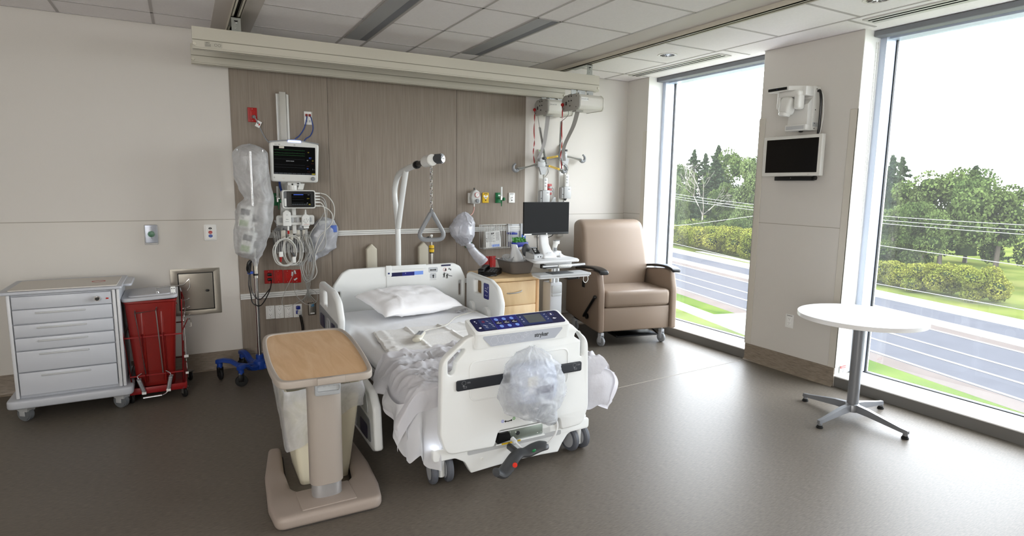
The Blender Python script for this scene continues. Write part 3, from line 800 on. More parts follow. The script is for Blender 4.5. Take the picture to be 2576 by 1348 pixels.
# control console on top of the footboard
m = MB(white_bed)
lo, hi = [], []
x0, x1 = 1.262, 1.838
prof = [(2.648, .735), (2.640, .80), (2.636, .812), (2.644, .822), (2.766, .868), (2.782, .862), (2.775, .835), (2.715, .775), (2.712, .735)]
rings = []
for x, sc in ((x0, .90), (x0+.006, .97), (x0+.02, 1.), (x1-.02, 1.), (x1-.006, .97), (x1, .90)):
    cy, cz = 2.705, .81
    rings.append([(x, cy+(y-cy)*sc, cz+(z-cz)*sc) for y, z in prof])
m.loft(rings)
m.build('control_console', bed)
ang = math.atan2(.868-.822, .766-.644)
TOP = Matrix.Translation((0, 2.644, .8222)) @ Matrix.Rotation(ang, 4, 'X')      # console top: x right, y up the slope
LEN = math.hypot(.122, .046)
# printed face of the console
m = MB(navy2)
y0, y1 = .006, LEN-.006
m.plate([rrect(1.277, y0, 1.823, y1, .022)], .0010, TOP)
m.mat(navy)
m.plate([[(1.393, y0), (1.548, y0), (1.555, y1), (1.40, y1)]], .0014, TOP)
m.mat(slate)
m.plate([rrect(1.322, .016, 1.392, y1-.012, .006)], .0013, TOP); m.plate([rrect(1.557, .018, 1.745, y1-.012, .006)], .0013, TOP)
m.mat(sky_b)
for i in range(3):
    x = 1.425+i*.047
    m.plate([circ(x, .096, .0115, 18, .0125)], .0018, TOP); m.plate([circ(x+.004, .032, .0115, 18, .0125)], .0018, TOP)
m.mat(M('console line', '#6b6fc4', .4))
for a, b_ in ((1.394, 1.401), (1.549, 1.556)): m.plate([[(a, y0), (a+.001, y0), (b_+.001, y1), (b_, y1)]], .0015, TOP)
m.plate([rrect(1.756, .078, 1.783, .108, .004), rrect(1.757, .079, 1.782, .107, .003)], .0014, TOP)
m.mat(M('console icon ground', '#0d0d22', .3))
for i in range(3): m.plate([rrect(1.408+i*.047, .050, 1.446+i*.047, .078, .004)], .0016, TOP)
m.mat(white_ink)
for i in range(3):
    x = 1.427+i*.047
    m.plate([rpoly([(x-.014, .062), (x-.004, .058), (x+.014, .058), (x+.014, .061), (x-.002, .062), (x-.012, .067)], .001)], .0019, TOP); m.plate([circ(x+.0, .071, .003, 10)], .0019, TOP)
m.plate([circ(1.3, .098, .0045, 12)], .0014, TOP); m.plate([circ(1.304, .084, .003, 12)], .0014, TOP); m.plate([rpoly([(1.296, .034), (1.302, .043), (1.312, .042), (1.314, .036), (1.306, .03)], .003)], .0014, TOP)
for (xa, ya, xb, yb) in ((1.333, .058, .0, 0), (1.341, .05, 0, 0), (1.338, .036, 0, 0), (1.362, .092, 0, 0), (1.37, .07, 0, 0), (1.376, .055, 0, 0), (1.378, .04, 0, 0)):
    m.plate([rpoly([(xa, ya), (xa+.012, ya-.006), (xa+.013, ya-.004), (xa+.001, ya+.003)], .0005)], .0017, TOP)
m.plate([rpoly([(1.763, .093), (1.769, .102), (1.775, .093), (1.773, .093), (1.773, .085), (1.765, .085), (1.765, .093)], .0005)], .0018, TOP)
m.plate([rpoly([(1.758, .052), (1.768, .058), (1.776, .05), (1.782, .056), (1.78, .048), (1.77, .044), (1.76, .046)], .001)], .0015, TOP)
for yy, kk in ((.097, 0), (.073, 1), (.05, 2)):
    x = 1.727+.0
    m.plate([rpoly([(x-.004, yy), (x, yy-.004), (x+.007, yy+.004), (x+.006, yy+.006), (x, yy-.001), (x-.003, yy+.002)], .0004)] if kk != 1 else [rpoly([(x-.004, yy-.003), (x, yy+.004), (x+.005, yy-.003), (x+.004, yy-.004), (x, yy+.001), (x-.003, yy-.004)], .0004)], .0018, TOP)
for yy in (.095, .072, .05): m.plate([circ(1.572, yy, .0045, 10), circ(1.572, yy, .003, 10)], .0018, TOP)
m.mat(red_ink); m.plate([circ(1.345, .088, .008, 16, .009), circ(1.345, .088, .0068, 16, .0078)], .0018, TOP); m.text('CPR', .006, TOP @ Matrix.Translation((1.345, .088, .0012)))
m.build('touch_panel', bed)
m = MB(M('console screen', '#5b5f62', .15)); m.plate([rrect(1.597, .03, 1.705, .108, .002)], .0021, TOP); m.build('console_screen', bed)
# grey honeycomb plate with the maker's name
m = MB(M('plate grey', '#aeb2bb', .4))
FX = XZ(2.643)
m.plate([rpoly([(1.35, .742), (1.742, .744), (1.79, .79), (1.788, .801), (1.305, .801), (1.303, .79)], .008)], .003, FX)
m.mat(M('honeycomb line', '#d3d6dc', .4))
def hexa(cx, cz, r, w=.0011):
    h = [(cx+r*math.cos(PI/3*k), cz+r*math.sin(PI/3*k)) for k in range(6)]; g = [(cx+(r-w)*math.cos(PI/3*k), cz+(r-w)*math.sin(PI/3*k)) for k in range(6)]
    m.plate([h, g], .0004, XZ(2.640))
for cx, cz, r in ((1.368, .771, .0245), (1.442, .771, .0245), (1.405, .7755, .019), (1.479, .769, .019), (1.513, .777, .0165), (1.535, .766, .0125), (1.552, .775, .009), (1.556, .7885, .009), (1.57, .7795, .008), (1.59, .789, .007)): hexa(cx, cz, r)
m.mat(M('maker grey', '#4b4d50', .4)); m.text('stryker', .031, XZ(2.640) @ Matrix.Translation((1.655, .772, 0)), bold=.0009, spacing=.98)
m.build('maker_plate', bed)

# headboard
HY = 4.90
m = MB(white_bed)
ho = rpoly([(1.05, .42), (1.04, .72), (1.12, .83), (1.17, .857), (1.55, .862), (2.12, .862), (2.185, .83), (2.235, .725), (2.235, .42)], [.02, .08, .06, .05, 0, .06, .06, .08, .02], 7)
slA = rrect(1.075, .56, 1.10, .675, .012); slB = rrect(2.17, .56, 2.196, .70, .012)
m.plate([ho, slA, slB], .045, XZ(HY+.045), .014, 3)
m.plate([rpoly([(1.49, .45), (2.16, .45), (2.16, .83), (1.49, .83)], .03)], .005, XZ(HY), .002)
m.build('headboard', bed)
m = MB(M('expander strip', '#dfe1e0', .35)); m.plate([rrect(1.485, .78, 1.535, .872, .006)], .012, XZ(HY), .003); m.plate([rrect(1.485, .83, 1.85, .868, .006)], .010, XZ(HY), .003)
m.mat(white_pl); m.plate([rrect(1.532, .815, 1.822, .835, .003)], .006, XZ(HY)); m.build('extension_track', bed)
m = MB(navy); m.plate([rrect(1.532, .775, 1.74, .808, .001)], .006, XZ(HY)); m.mat(navy2); m.plate([rrect(1.532, .775, 1.63, .808, .001)], .0062, XZ(HY))
m.mat(sky_b); m.plate([rrect(1.74, .778, 1.822, .81, .001)], .006, XZ(HY))
m.mat(slate); m.plate([rrect(1.50, .798, 1.517, .812, .003)], .0125, XZ(HY))
m.mat(white_ink); m.text('R', .012, XZ(HY-.0062) @ Matrix.Translation((1.66, .796, 0)))
m.build('width_scale', bed)
# pictograms on the headboard
m = MB(M('pictogram grey', '#c0c3c6', .5)); HX = XZ(HY)
m.plate([rrect(1.872, .79, 1.96, .835, .012)], .0055, HX); m.plate([rrect(1.885, .735, 1.945, .783, .012)], .0055, HX)
for k in range(7): m.plate([rrect(1.885+k*.009, .722, 1.891+k*.009, .728, .001)], .0055, HX)
m.mat(black_ink)
m.plate([rpoly([(1.884, .812), (1.896, .821), (1.896, .816), (1.934, .816), (1.934, .821), (1.947, .812), (1.934, .803), (1.934, .808), (1.896, .808), (1.896, .803)], .0005)], .006, HX)
m.plate([rpoly([(1.912, .74), (1.912, .758), (1.905, .758), (1.9165, .772), (1.928, .758), (1.921, .758), (1.921, .74)], .0005)], .006, HX)
for x, z, s in ((2.035, .805, .9), (2.07, .812, .7), (2.084, .805, .7)):
    m.plate([circ(x, z+.008*s, .006*s, 12)], .0062, HX); m.plate([rpoly([(x-.012*s, z-.008*s), (x+.012*s, z-.008*s), (x+.006*s, z+.002*s), (x-.006*s, z+.002*s)], .002)], .0062, HX)
for x, z in ((2.022, .762), (2.05, .752)):
    m.plate([circ(x, z+.016, .005, 12)], .006, HX)
    m.plate([rpoly([(x-.004, z+.01), (x+.004, z+.01), (x+.018, z+.016), (x+.018, z+.02), (x+.004, z), (x+.008, z-.026), (x+.003, z-.026), (x-.001, z-.008), (x-.007, z-.026), (x-.011, z-.026), (x-.005, z), (x-.014, z+.004)], .001)], .006, HX)
m.plate([rpoly([(2.06, .757), (2.10, .747), (2.10, .742), (2.06, .751)], .001)], .006, HX)
m.mat(navy2); m.plate([rrect(1.995, .84, 2.085, .853, .002)], .0056, HX)
m.mat(red_ink); m.plate([circ(2.028, .808, .0165, 22), circ(2.028, .808, .014, 22)], .0058, HX)
m.build('pictograms', bed)
# head-end side rails
def head_rail(x, s):
    """s=+1 right rail (inner face looks to -x), -1 left rail"""
    out = rpoly([(4.215, .44), (4.19, .60), (4.255, .72), (4.40, .775), (4.83, .785), (4.87, .76), (4.87, .46), (4.84, .42), (4.26, .42)], [.05, .06, .1, .1, .03, .03, .04, .03, .05], 7)
    win = rrect(4.56, .62, 4.70, .735, .02)
    m = MB(white_bed); m.plate([out, win], .05, YZ(x-.025), .018, 3)
    m.build('side_rail', bed)
    xi = x-.025*s
    if s > 0:
        m = MB(navy); X = YZ(xi) @ Matrix.Translation((0, 0, -.0016))
        m.plate([rrect(4.40, .60, 4.50, .735, .016)], .002, X); m.mat(white_ink)
        for a, b_ in ((4.435, .69), (4.465, .69), (4.435, .63), (4.465, .63)): m.plate([circ(a, b_, .006, 10)], .002, X @ Matrix.Translation((0, 0, -.0008)))
        m.plate([rpoly([(4.425, .655), (4.44, .665), (4.478, .668), (4.478, .672), (4.44, .672), (4.425, .662)], .001)], .002, X @ Matrix.Translation((0, 0, -.0008)))
        m.plate([circ(4.42, .705, .005, 10)], .002, X @ Matrix.Translation((0, 0, -.0008)))
        m.build('rail_keypad', bed)
        for yy in (4.72, 4.42):
            m = MB(white_bed); m.plate([rpoly([(yy-.07, .42), (yy-.045, .52), (yy, .545), (yy+.045, .52), (yy+.07, .42)], .03)], .035, YZ(xi-.03), .014); m.build('rail_hinge', bed)
    else:
        m = MB(grey_pl); m.plate([rpoly([(4.225, .44), (4.205, .56), (4.86, .60), (4.86, .46), (4.83, .43)], .03)], .006, YZ(xi+.052-.052) @ Matrix.Translation((0, 0, -.054)), .002); m.build('rail_cover', bed)
        
        for a, b_ in ((4.30, 4.40), (4.66, 4.80)): m = MB(navy2); m.plate([rrect(a, .44, b_, .54, .01)], .003, YZ(x-.034)); m.build('rail_keypad', bed)
        m = MB(lgrey_pl); m.plate([rrect(4.46, .43, 4.55, .55, .02), rrect(4.475, .445, 4.535, .535, .015)], .006, YZ(x-.036)); m.build('release_handle', bed)
head_rail(2.25, 1); head_rail(.945, -1)
# lowered foot-end rails
for x, s in ((.875, -1), (2.235, 1)):
    out = rpoly([(3.06, .10), (3.085, .34), (3.17, .415), (3.36, .43), (3.88, .43), (3.95, .38), (3.97, .12), (3.93, .08), (3.12, .075)], [.02, .06, .08, .05, .05, .05, .04, .03, .02], 6)
    m = MB(white_bed); m.plate([out], .05, YZ(x-.025), .016, 3)
    if s > 0:
        pass
    m.build('side_rail', bed)
    xo = x+s*.025
    Xo = YZ(xo) if s > 0 else YZ(xo-.003)
    m = MB(grey_pl); m.plate([rpoly([(3.13, .12), (3.15, .25), (3.90, .29), (3.93, .12), (3.88, .10)], .03)], .003, Xo); m.build('rail_cover', bed)
    m = MB(M('rail recess', '#c6cacb', .4)); m.plate([rpoly([(3.18, .27), (3.22, .385), (3.5, .395), (3.5, .29)], .03)], .003, Xo); m.build('rail_recess', bed)
    m = MB(lgrey_pl); m.plate([rrect(3.42, .12, 3.55, .26, .03), rrect(3.437, .137, 3.533, .243, .02)], .007, YZ(xo-(.007 if s < 0 else 0))); m.build('release_handle', bed)
    for ya, yb in ((3.20, 3.36), (3.6, 3.85)):
        m = MB(navy2); m.plate([rrect(ya, .115, yb, .205, .02)], .004, YZ(xo-(.004 if s < 0 else 0))); m.build('rail_keypad', bed)
    m = MB(red_ink); m.plate([circ(3.78, .33, .03, 20), circ(3.78, .33, .02, 20)], .004, YZ(xo-(.004 if s < 0 else 0))); m.build('red_ring', bed)
m = MB(offwhite)
m.cyl((1.62, 4.965, .21), (1.62, 4.965, .31), .03); m.build('trapeze_socket', bed)

# mattress under a fitted sheet
sheet = M('fitted sheet', '#eaebee', .85, bump=.12, bscale=26, sheen=.2)
MT = .515
m = MB(sheet)
def mtop(x, y):
    s = .004*nz(x*5, y*5, 1)+.003*nz(x*14, y*9, 5)
    return s - .012*math.exp(-((x-1.05)/.05)**2) - .012*math.exp(-((x-2.1)/.05)**2)
nx, ny = 40, 70
mx0, mx1, my0, my1 = 1.005, 2.155, 2.80, 4.885
rings = []
for j in range(ny+1):
    y = my0+(my1-my0)*j/ny
    e = min(1, min(j, ny-j)/2.)*.5+.5
    ring = []
    for i in range(nx+1):
        x = mx0+(mx1-mx0)*i/nx
        q = min(i, nx-i)/nx
        z = MT-.035*(1-min(1, q/.06))**2 + (mtop(x, y) if .05 < q else 0)
        ring.append((x, y, .44+(z-.44)*e))
    ring += [(mx1+.01, y, .45), (mx1-.01, y, .403), (mx0+.01, y, .403), (mx0-.01, y, .45)]
    rings.append(ring)
m.loft(rings)
m.build('mattress', label='wide mattress under a tight white fitted sheet on the hospital bed', cat='mattress', angle=60)
# folded underpad
m = MB(M('quilted pad', '#e9e8e6', .85, bump=.25, bscale=45, sheen=.15))
A = Vector((1.13, 4.06, 0)); B_ = Vector((1.86, 4.06, 0)); C_ = Vector((1.02, 3.22, 0)); D_ = Vector((1.93, 3.12, 0))
def padf(u, v):
    p = A.lerp(B_, u).lerp(C_.lerp(D_, u), v)
    z = MT+.011+.007*nz(p.x*6, p.y*6, 3)
    for c in (.33, .67): z += .011*math.exp(-((u-c)/.014)**2)*(1+.4*nz(v*6, c))
    for c in (.3, .62): z += .010*math.exp(-((v-c)/.014)**2)
    ed = min(u, 1-u)*.73; z += .006*nz(v*32, u*4)*math.exp(-(ed/.08)**2)
    z += .007*math.exp(-((ed-.06)/.02)**2)*(.6+nz(v*15, 7))
    if min(u, 1-u, v, 1-v) < .001: z = MT+.002
    return p+Vector((.008*nz(v*9, u*3, 2), .01*nz(u*9, v*3, 4), z))
m.grid(padf, 90, 80)
m.build('underpad', label='creased white quilted underpad lying across the middle of the bed', cat='bed pad', angle=60)
# pillow
m = MB(M('pillow case', '#efeef0', .85, bump=.25, bscale=14, sheen=.2))
rot = math.radians(12)
def pil(sgn):
    def f(u, v):
        a, b_ = u*2-1, v*2-1
        k = max(0, (1-abs(a)**2.4))*max(0, (1-abs(b_)**2.4))
        h = .088*k**.45
        if sgn < 0: h *= .62
        x = a*(.365-.022*(1-b_*b_)); y = b_*(.255-.018*(1-a*a))
        h += (.010*nz(a*3.2, b_*3.4, 2)+.005*nz(a*9, b_*9, 6))*k**.4
        h += .010*math.exp(-((a+.52+.08*math.sin(b_*4)+.03*nz(b_*5))/.03)**2)*k**.2
        z = sgn*h
        tilt = .10+.14*(b_+1)/2
        X = Vector((x*math.cos(rot)-y*math.sin(rot), x*math.sin(rot)+y*math.cos(rot), 0))
        return Vector((1.585+X.x, 4.585+X.y, MT+.055+z+.075*(b_+1)/2*1.15+.012*nz(a*2, b_*2, 9)))
    return f
t = bmesh.new()
m.grid(pil(1), 44, 32); m.grid(pil(-1), 44, 32)
bmesh.ops.remove_doubles(m.bm, verts=m.bm.verts[:], dist=1e-4)
bmesh.ops.recalc_face_normals(m.bm, faces=m.bm.faces[:])
m.build('pillow', label='white pillow in a creased case leaning against the headboard', cat='pillow', angle=70)
# thin blanket thrown over the foot of the bed
cot = M('cotton blanket', '#f0eff2', .9, bump=.35, bscale=22, sheen=.25)
m = MB(cot)
YB0, YB1 = 2.728, 3.42
def blank(u, v):
    # u across the bed (0 left hem .. 1 right hem), v from the head-side edge (0) to the footboard (1)
    y = YB1+(YB0-YB1)*min(1, v/.92)
    if u < .5: y -= .10*(1-u*2)**1.5*(1-v)
    # across profile: hang left - top - hang right
    hl = .05+.10*v+.015*math.sin(v*11)
    hr = .24+.02*math.sin(v*9)
    top = 1.245; L = hl+top+hr; s = u*L
    amp = .018+.016*v
    if s < hl:
        d = hl-s
        flare = .055+.05*nz(y*6, d*3)+.02*math.sin(y*26)
        x = .955-flare*min(1, d/.12)-.02; z = MT-.035-d
        y += .025*nz(d*8, y*4)
    elif s > hl+top:
        d = s-hl-top
        x = 2.185+.075*math.sin(PI*min(1, d/.25)**.8)+.012*math.sin(y*26)*min(1, d/.1); z = MT-.035-d*1.0
    else:
        q = (s-hl)/top; x = .945+q*1.25
        edge = min(q, 1-q)
        z = MT+.022-.055*max(0, 1-edge/.06)**2
        r = nz(x*5+1.3*nz(y*4, x*3), y*4.2, 4)
        z += amp*(1-abs(r)*2.2)+.010*nz(x*13, y*15, 2)+.006*nz(x*30, y*26, 8)
        z += .028*math.exp(-((v-.42)/.06)**2)*(.6+.6*nz(x*5, 1.7))*(q < .93)
        z += .018*math.exp(-(v/.05)**2)
        rg = abs(nz(x*11+2*nz(y*7, x*5), y*10, 13)); z += .012*max(0, 1-5*rg)-.003
        z = max(z, MT+.006-.06*max(0, 1-edge/.06)**2)
    if v > .92: z -= (v-.92)/.08*.11*max(0, min(1, (hl+top-s)/.06))
    return Vector((x, y+.02*nz(x*7, v*3, 11)*(1-v), z))
m.grid(blank, 190, 120, thick=.004)
def flap(u, v):        # the corner of the blanket folded round the foot end, right of the footboard
    x = 2.03+.235*u*(1-.25*max(0, v-.55)**1.5*u) - .0*v
    top = MT-.005-.075*u**1.6; bot = .245-.01*math.sin(u*9)+.04*max(0, u-.75)
    z = top+(bot-top)*v
    y = 2.742-.022*math.sin(PI*v)*math.sin(PI*min(1, u*1.1))+.008*nz(x*9, z*9, 3)+.10*max(0, u-.82)
    return Vector((x+.01*math.sin(v*7)*u, y, z))
m.grid(flap, 40, 40, thick=.004)
m.build('blanket', label='rumpled thin white blanket bunched over the foot of the bed', cat='blanket', angle=70)
# sheet corner hanging down beside the footboard
m = MB(M('white sheet', '#f1f1f3', .9, bump=.15, bscale=18, sheen=.2))
HP = catmull([(.915, 3.06, .47), (.895, 2.95, .465), (.888, 2.85, .46), (.90, 2.785, .46), (.945, 2.765, .47), (1.0, 2.755, .49), (1.06, 2.742, .50), (1.115, 2.73, .50)], 8)
HEM = [(0, .43), (.2, .36), (.36, .27), (.45, .17), (.56, .16), (.66, .195), (.70, .155), (.82, .115), (.92, .098), (1, .10)]
def hang(u, v):
    q = u*(len(HP)-1); i = min(int(q), len(HP)-2); p = HP[i].lerp(HP[i+1], q-i)
    hem = interp(HEM, u)+.008*nz(u*14, 3)
    z = p.z+(hem-p.z)*v
    k = min(1, v*1.6)
    fold = (.022*math.sin(u*24+v*2.5)+.012*nz(u*9, v*3, 4))*k
    if u > .45: p = p+Vector((.010*math.sin(u*30)*k, fold-.035*v, 0))
    else: p = p+Vector((fold*.8-.012*k, 0, 0))
    if u < .5: p = p+Vector((.035*v*(u/.5)**2, 0, 0))
    return Vector((p.x, p.y, z))
m.grid(hang, 110, 50, thick=.003)
m.build('bed_sheet', label='white sheet corner hanging to near the floor at the left foot of the bed', cat='sheet', angle=70)
# corded bed remote
t = thing('bed_remote', 'pale bed remote with rubber keys lying on the underpad', 'remote', (1.345, 3.70, MT+.02))
m = MB(offwhite); X = Matrix.Translation((1.345, 3.70, MT+.035)) @ Matrix.Rotation(-.55, 4, 'Z')
m.loft([[Vector((a*w_, y, b_*h_)) for a, b_ in circ(0, 0, 1, 18)] for y, w_, h_ in ((-.105, .012, .008), (-.10, .026, .016), (-.07, .034, .02), (-.02, .030, .018), (.04, .027, .015), (.095, .026, .013), (.105, .018, .009))], X=X)
m.build('remote_case', t)
m = MB(lgrey_pl); m.plate([rrect(-.02, -.03, .02, .085, .006)], .003, X @ Matrix.Translation((0, 0, .0145)) @ Matrix.Rotation(-.02, 4, 'X'))
m.mat(grey_pl)
for i in range(2):
    for j in range(4): m.box(-.015+i*.018, -.003+i*.018, -.022+j*.026, -.006+j*.026, .017, .0195, X=X)
m.build('key_pad', t)
m = MB(M('cord beige', '#c2bfb6', .5))
m.tube(catmull([(1.40, 3.79, MT+.034), (1.47, 3.86, MT+.03), (1.62, 3.92, MT+.03), (1.74, 4.06, MT+.03), (1.83, 4.2, MT+.014), (1.98, 4.32, MT+.008), (2.12, 4.41, MT-.005), (2.175, 4.44, MT-.05), (2.18, 4.45, .46)], 8), .0035, 8); m.build('cord', t)
# crumpled tissue by the pillow
m = MB(white_ink)
m.grid(lambda u, v: Vector((1.915+.13*u-.02*v, 4.42-.08*v+.05*u, MT+.012+.018*abs(nz(u*6, v*6))+.012*math.sin(u*9)*v)), 12, 10, thick=.001)
m.build('pillow_tag', label='small crumpled white tag at the right end of the pillow', cat='tag', angle=70)

# short IV pole clipped to the head of the bed, with a yellow collar
t = thing('bed_pole', 'short metal bed pole with a yellow collar behind the headboard', 'pole', (1.955, 5.03, .25))
m = MB(steel); m.cyl((1.955, 5.03, .25), (1.955, 5.03, .99), .015, seg=18); m.cyl((1.955, 5.03, .99), (1.955, 5.03, 1.10), .008, seg=14); m.mat(white_pl); m.sph((1.955, 5.03, 1.106), .013)
m.build('pole', t)
m = MB(yellow_pl); m.cyl((1.955, 5.03, .955), (1.955, 5.03, 1.02), .0235, seg=24, bev=.004); m.mat(black_ink); m.cyl((1.955, 5.03, .985), (1.955, 5.03, .991), .0238, seg=24); m.cyl((1.955, 5.03, .945), (1.955, 5.03, .957), .019, seg=20)
m.build('collar', t)
m = MB(black_pl); m.cyl((1.88, 5.02, 1.075), (1.92, 5.02, 1.095), .006); m.cyl((1.92, 5.02, 1.095), (1.955, 5.03, 1.085), .006); m.build('pole_hook', t)
m = MB(white_bed); m.box(1.92, 1.99, 4.945, 5.06, .25, .29, .006); m.build('pole_clamp', t)
# wall bumpers behind the bed
for x, lab in ((1.497, 'tall cream bed bumper post with pointed top left of the trapeze pole'), (2.003, 'tall cream bed bumper post with pointed top right of the trapeze pole')):
    t = thing('wall_bumper', lab, 'bed bumper', (x, D-.03, .35), group='cream bed bumpers on the wall')
    m = MB(M('bumper cream', '#cdc8b8', .45))
    m.plate([rpoly([(x-.05, .35), (x+.05, .35), (x+.05, .968), (x, 1.02), (x-.05, .968)], [.004, .004, .012, .014, .012])], .05, XZ(D-.003), .012, 2)
    m.build('bumper_body', t)
    m = MB(M('bumper back', '#b9b4a5', .5)); m.box(x-.045, x+.045, D-.006, D-.0035, .34, .95); m.build('back_plate', t)
# ------------------------------------------------------------------ overbed table
taupe = M('table taupe', '#a69d94', .5, bump=.03, bscale=400)
taupe2 = M('table base taupe', '#9c9087', .55, bump=.03, bscale=400)
maple = ramp_mat('maple laminate', [(.3, '#c8a479'), (.5, '#d1ae86'), (.72, '#d9ba95')], 4, (5, .7, 1), .42, detail=7, distort=1.4)
t = thing('overbed_table', 'taupe overbed table with a wood-grain top in front of the waste bin', 'table', (.535, 2.8, 0))
TZ = .785
top = chaikin([(.278, 2.50), (.282, 2.43), (.30, 2.385), (.40, 2.378), (.56, 2.368), (.635, 2.362), (.665, 2.40), (.68, 2.50), (.707, 2.74), (.722, 2.95), (.724, 3.10), (.712, 3.19), (.66, 3.222), (.56, 3.225), (.42, 3.228), (.345, 3.225), (.315, 3.17), (.296, 3.02), (.283, 2.80), (.276, 2.64)], 3)
def inset(o, d):
    cx = sum(p[0] for p in o)/len(o); cy = sum(p[1] for p in o)/len(o)
    return [(cx+(x-cx)*(1-d/.22), cy+(y-cy)*(1-d/.42)) for x, y in o]
m = MB(taupe)
m.plate([top, inset(top, .022)], .032, XY(TZ-.028), .012, 3); m.plate([inset(top, .012)], .02, XY(TZ-.027), .004)
m.box(.43, .54, 2.366, 2.385, TZ-.022, TZ+.005, .002)
m.build('table_rim', t)
m = MB(maple); m.plate([inset(top, .021)], .006, XY(TZ-.008)); m.build('table_top', t)
m = MB(taupe)
col = [(.535+.078*math.copysign(abs(math.cos(a))**.75, math.cos(a)), 2.80+.052*math.copysign(abs(math.sin(a))**.75, math.sin(a))) for a in [2*PI*k/40 for k in range(40)]]
m.plate([col], .63, XY(.135), .003); m.build('column', t)
m = MB(M('column sleeve', '#b9b9ba', .3, .6)); m.plate([[(.535+(x-.535)*.9, 2.80+(y-2.80)*.9) for x, y in col]], .09, XY(.055), .002); m.build('inner_column', t)
m = MB(taupe); m.plate([[(.535+(x-.535)*.82, 2.80+(y-2.80)*.8) for x, y in col]], .05, XY(.70), .002); m.box(.40, .67, 2.66, 3.02, TZ-.038, TZ-.027, .004); m.build('top_bracket', t)
m = MB(M('table lever', '#a9abad', .45)); X = XZ(2.748)
m.plate([rpoly([(.484, .587), (.60, .582), (.603, .638), (.484, .648)], .01, 4), rpoly([(.493, .606), (.594, .602), (.596, .628), (.494, .632)], .008, 4)], .014, X, .004)
m.mat(lgrey_pl); m.plate([rpoly([(.49, .604), (.596, .60), (.598, .63), (.491, .635)], .008, 4)], .005, X)
for k in range(4): m.sph((.507+.023*k, 2.746, .628), .011, (1.1, .4, .7), 10, 6)
m.build('height_lever', t)
bs = rpoly([(.283, 2.655), (.765, 2.645), (.792, 2.80), (.808, 3.05), (.80, 3.45), (.735, 3.46), (.722, 3.15), (.69, 2.93), (.645, 2.875), (.43, 2.875), (.388, 2.93), (.385, 3.15), (.412, 3.45), (.345, 3.46), (.29, 3.14), (.268, 2.82)],
           [.05, .05, .1, .2, .03, .03, .15, .1, .05, .05, .1, .15, .03, .03, .2, .1], 6)
m = MB(taupe2); m.plate([bs], .062, XY(.004), .022, 3)
m.box(.40, .655, 2.685, 2.875, .05, .071, .006)
m.mat(M('base shadow gap', '#3a3531', .8)); m.plate([inset(bs, .012)], .01, XY(.0))
m.build('base', t)
# ------------------------------------------------------------------ waste bin with a clear liner
t = thing('waste_bin', 'cream waste bin with a translucent liner behind the overbed table', 'bin', (.58, 3.22, 0))
m = MB(M('bin cream', '#d9d3bd', .45))
def bin_ring(z, w, d, r=.03): return [(.58+x, 3.22+y, z) for x, y in rrect(-w, -d, w, d, r, 5)]
R0 = [bin_ring(.002, .125, .165), bin_ring(.06, .132, .172), bin_ring(.44, .178, .215), bin_ring(.52, .182, .22), bin_ring(.525, .19, .228), bin_ring(.53, .18, .218), bin_ring(.44, .172, .21), bin_ring(.03, .122, .162)]
m.loft(R0); m.build('bin_body', t)
m = MB(film_mat('bin liner film', '#e6e7ea', .55, .3))
def liner(u, v):
    a = 2*PI*u; ca, sa = math.cos(a), math.sin(a)
    w, d = .190, .228
    q = 1/max(abs(ca)/w, abs(sa)/d, 1e-6); q *= .96 + .04*abs(ca*sa)*2
    drop = .12+.21*max(0, math.cos(a-3.75))**1.3 + .05*max(0, ca)**3 + .012*nz(ca*4, sa*4, 2)
    if v < .3:
        k = v/.3; return Vector((.58+ca*q*(.86+.17*k), 3.22+sa*q*(.86+.17*k), .40+.142*k))
    k = (v-.3)/.7
    puff = 1.03 + .03*math.sin(PI*min(1, k*1.4)) + .022*nz(a*3, k*2.4, 5) + (.10*math.sin(PI*k) if ca > .4 and sa > -.6 else 0)
    return Vector((.58+ca*q*puff, 3.22+sa*q*puff, .542-drop*k+.006*nz(a*5, k*3)))
m.grid(liner, 96, 40, closeu=True); m.build('bin_liner', t, label='translucent bag folded over the rim', angle=80)
m = MB(M('bin foot', '#c1b999', .5))
for sx in (-1, 1):
    for sy in (-1, 1): m.cyl((.58+sx*.1, 3.22+sy*.14, 0), (.58+sx*.1, 3.22+sy*.14, .005), .01, seg=10)
m.build('bin_foot', t)

# ------------------------------------------------------------------ recliner
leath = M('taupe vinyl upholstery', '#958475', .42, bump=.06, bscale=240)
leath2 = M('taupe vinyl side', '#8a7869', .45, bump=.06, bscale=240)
t = thing('recliner', 'taupe vinyl hospital recliner on grey casters in the window corner', 'recliner', (3.87, 4.46, 0), math.radians(-11.5), local=True)
def rbox(m, x0, x1, y0, y1, z0, z1, r, seg=4, X=None): m.box(x0, x1, y0, y1, z0, z1, r, seg, X)
m = MB(leath); rbox(m, -.335, .395, -.045, .52, .385, .555, .045)
m.build('seat', t)
m = MB(leath); m.box(-.338, .398, -.03, .05, .15, .388, .018, 3); m.build('front_panel', t)
m = MB(leath)
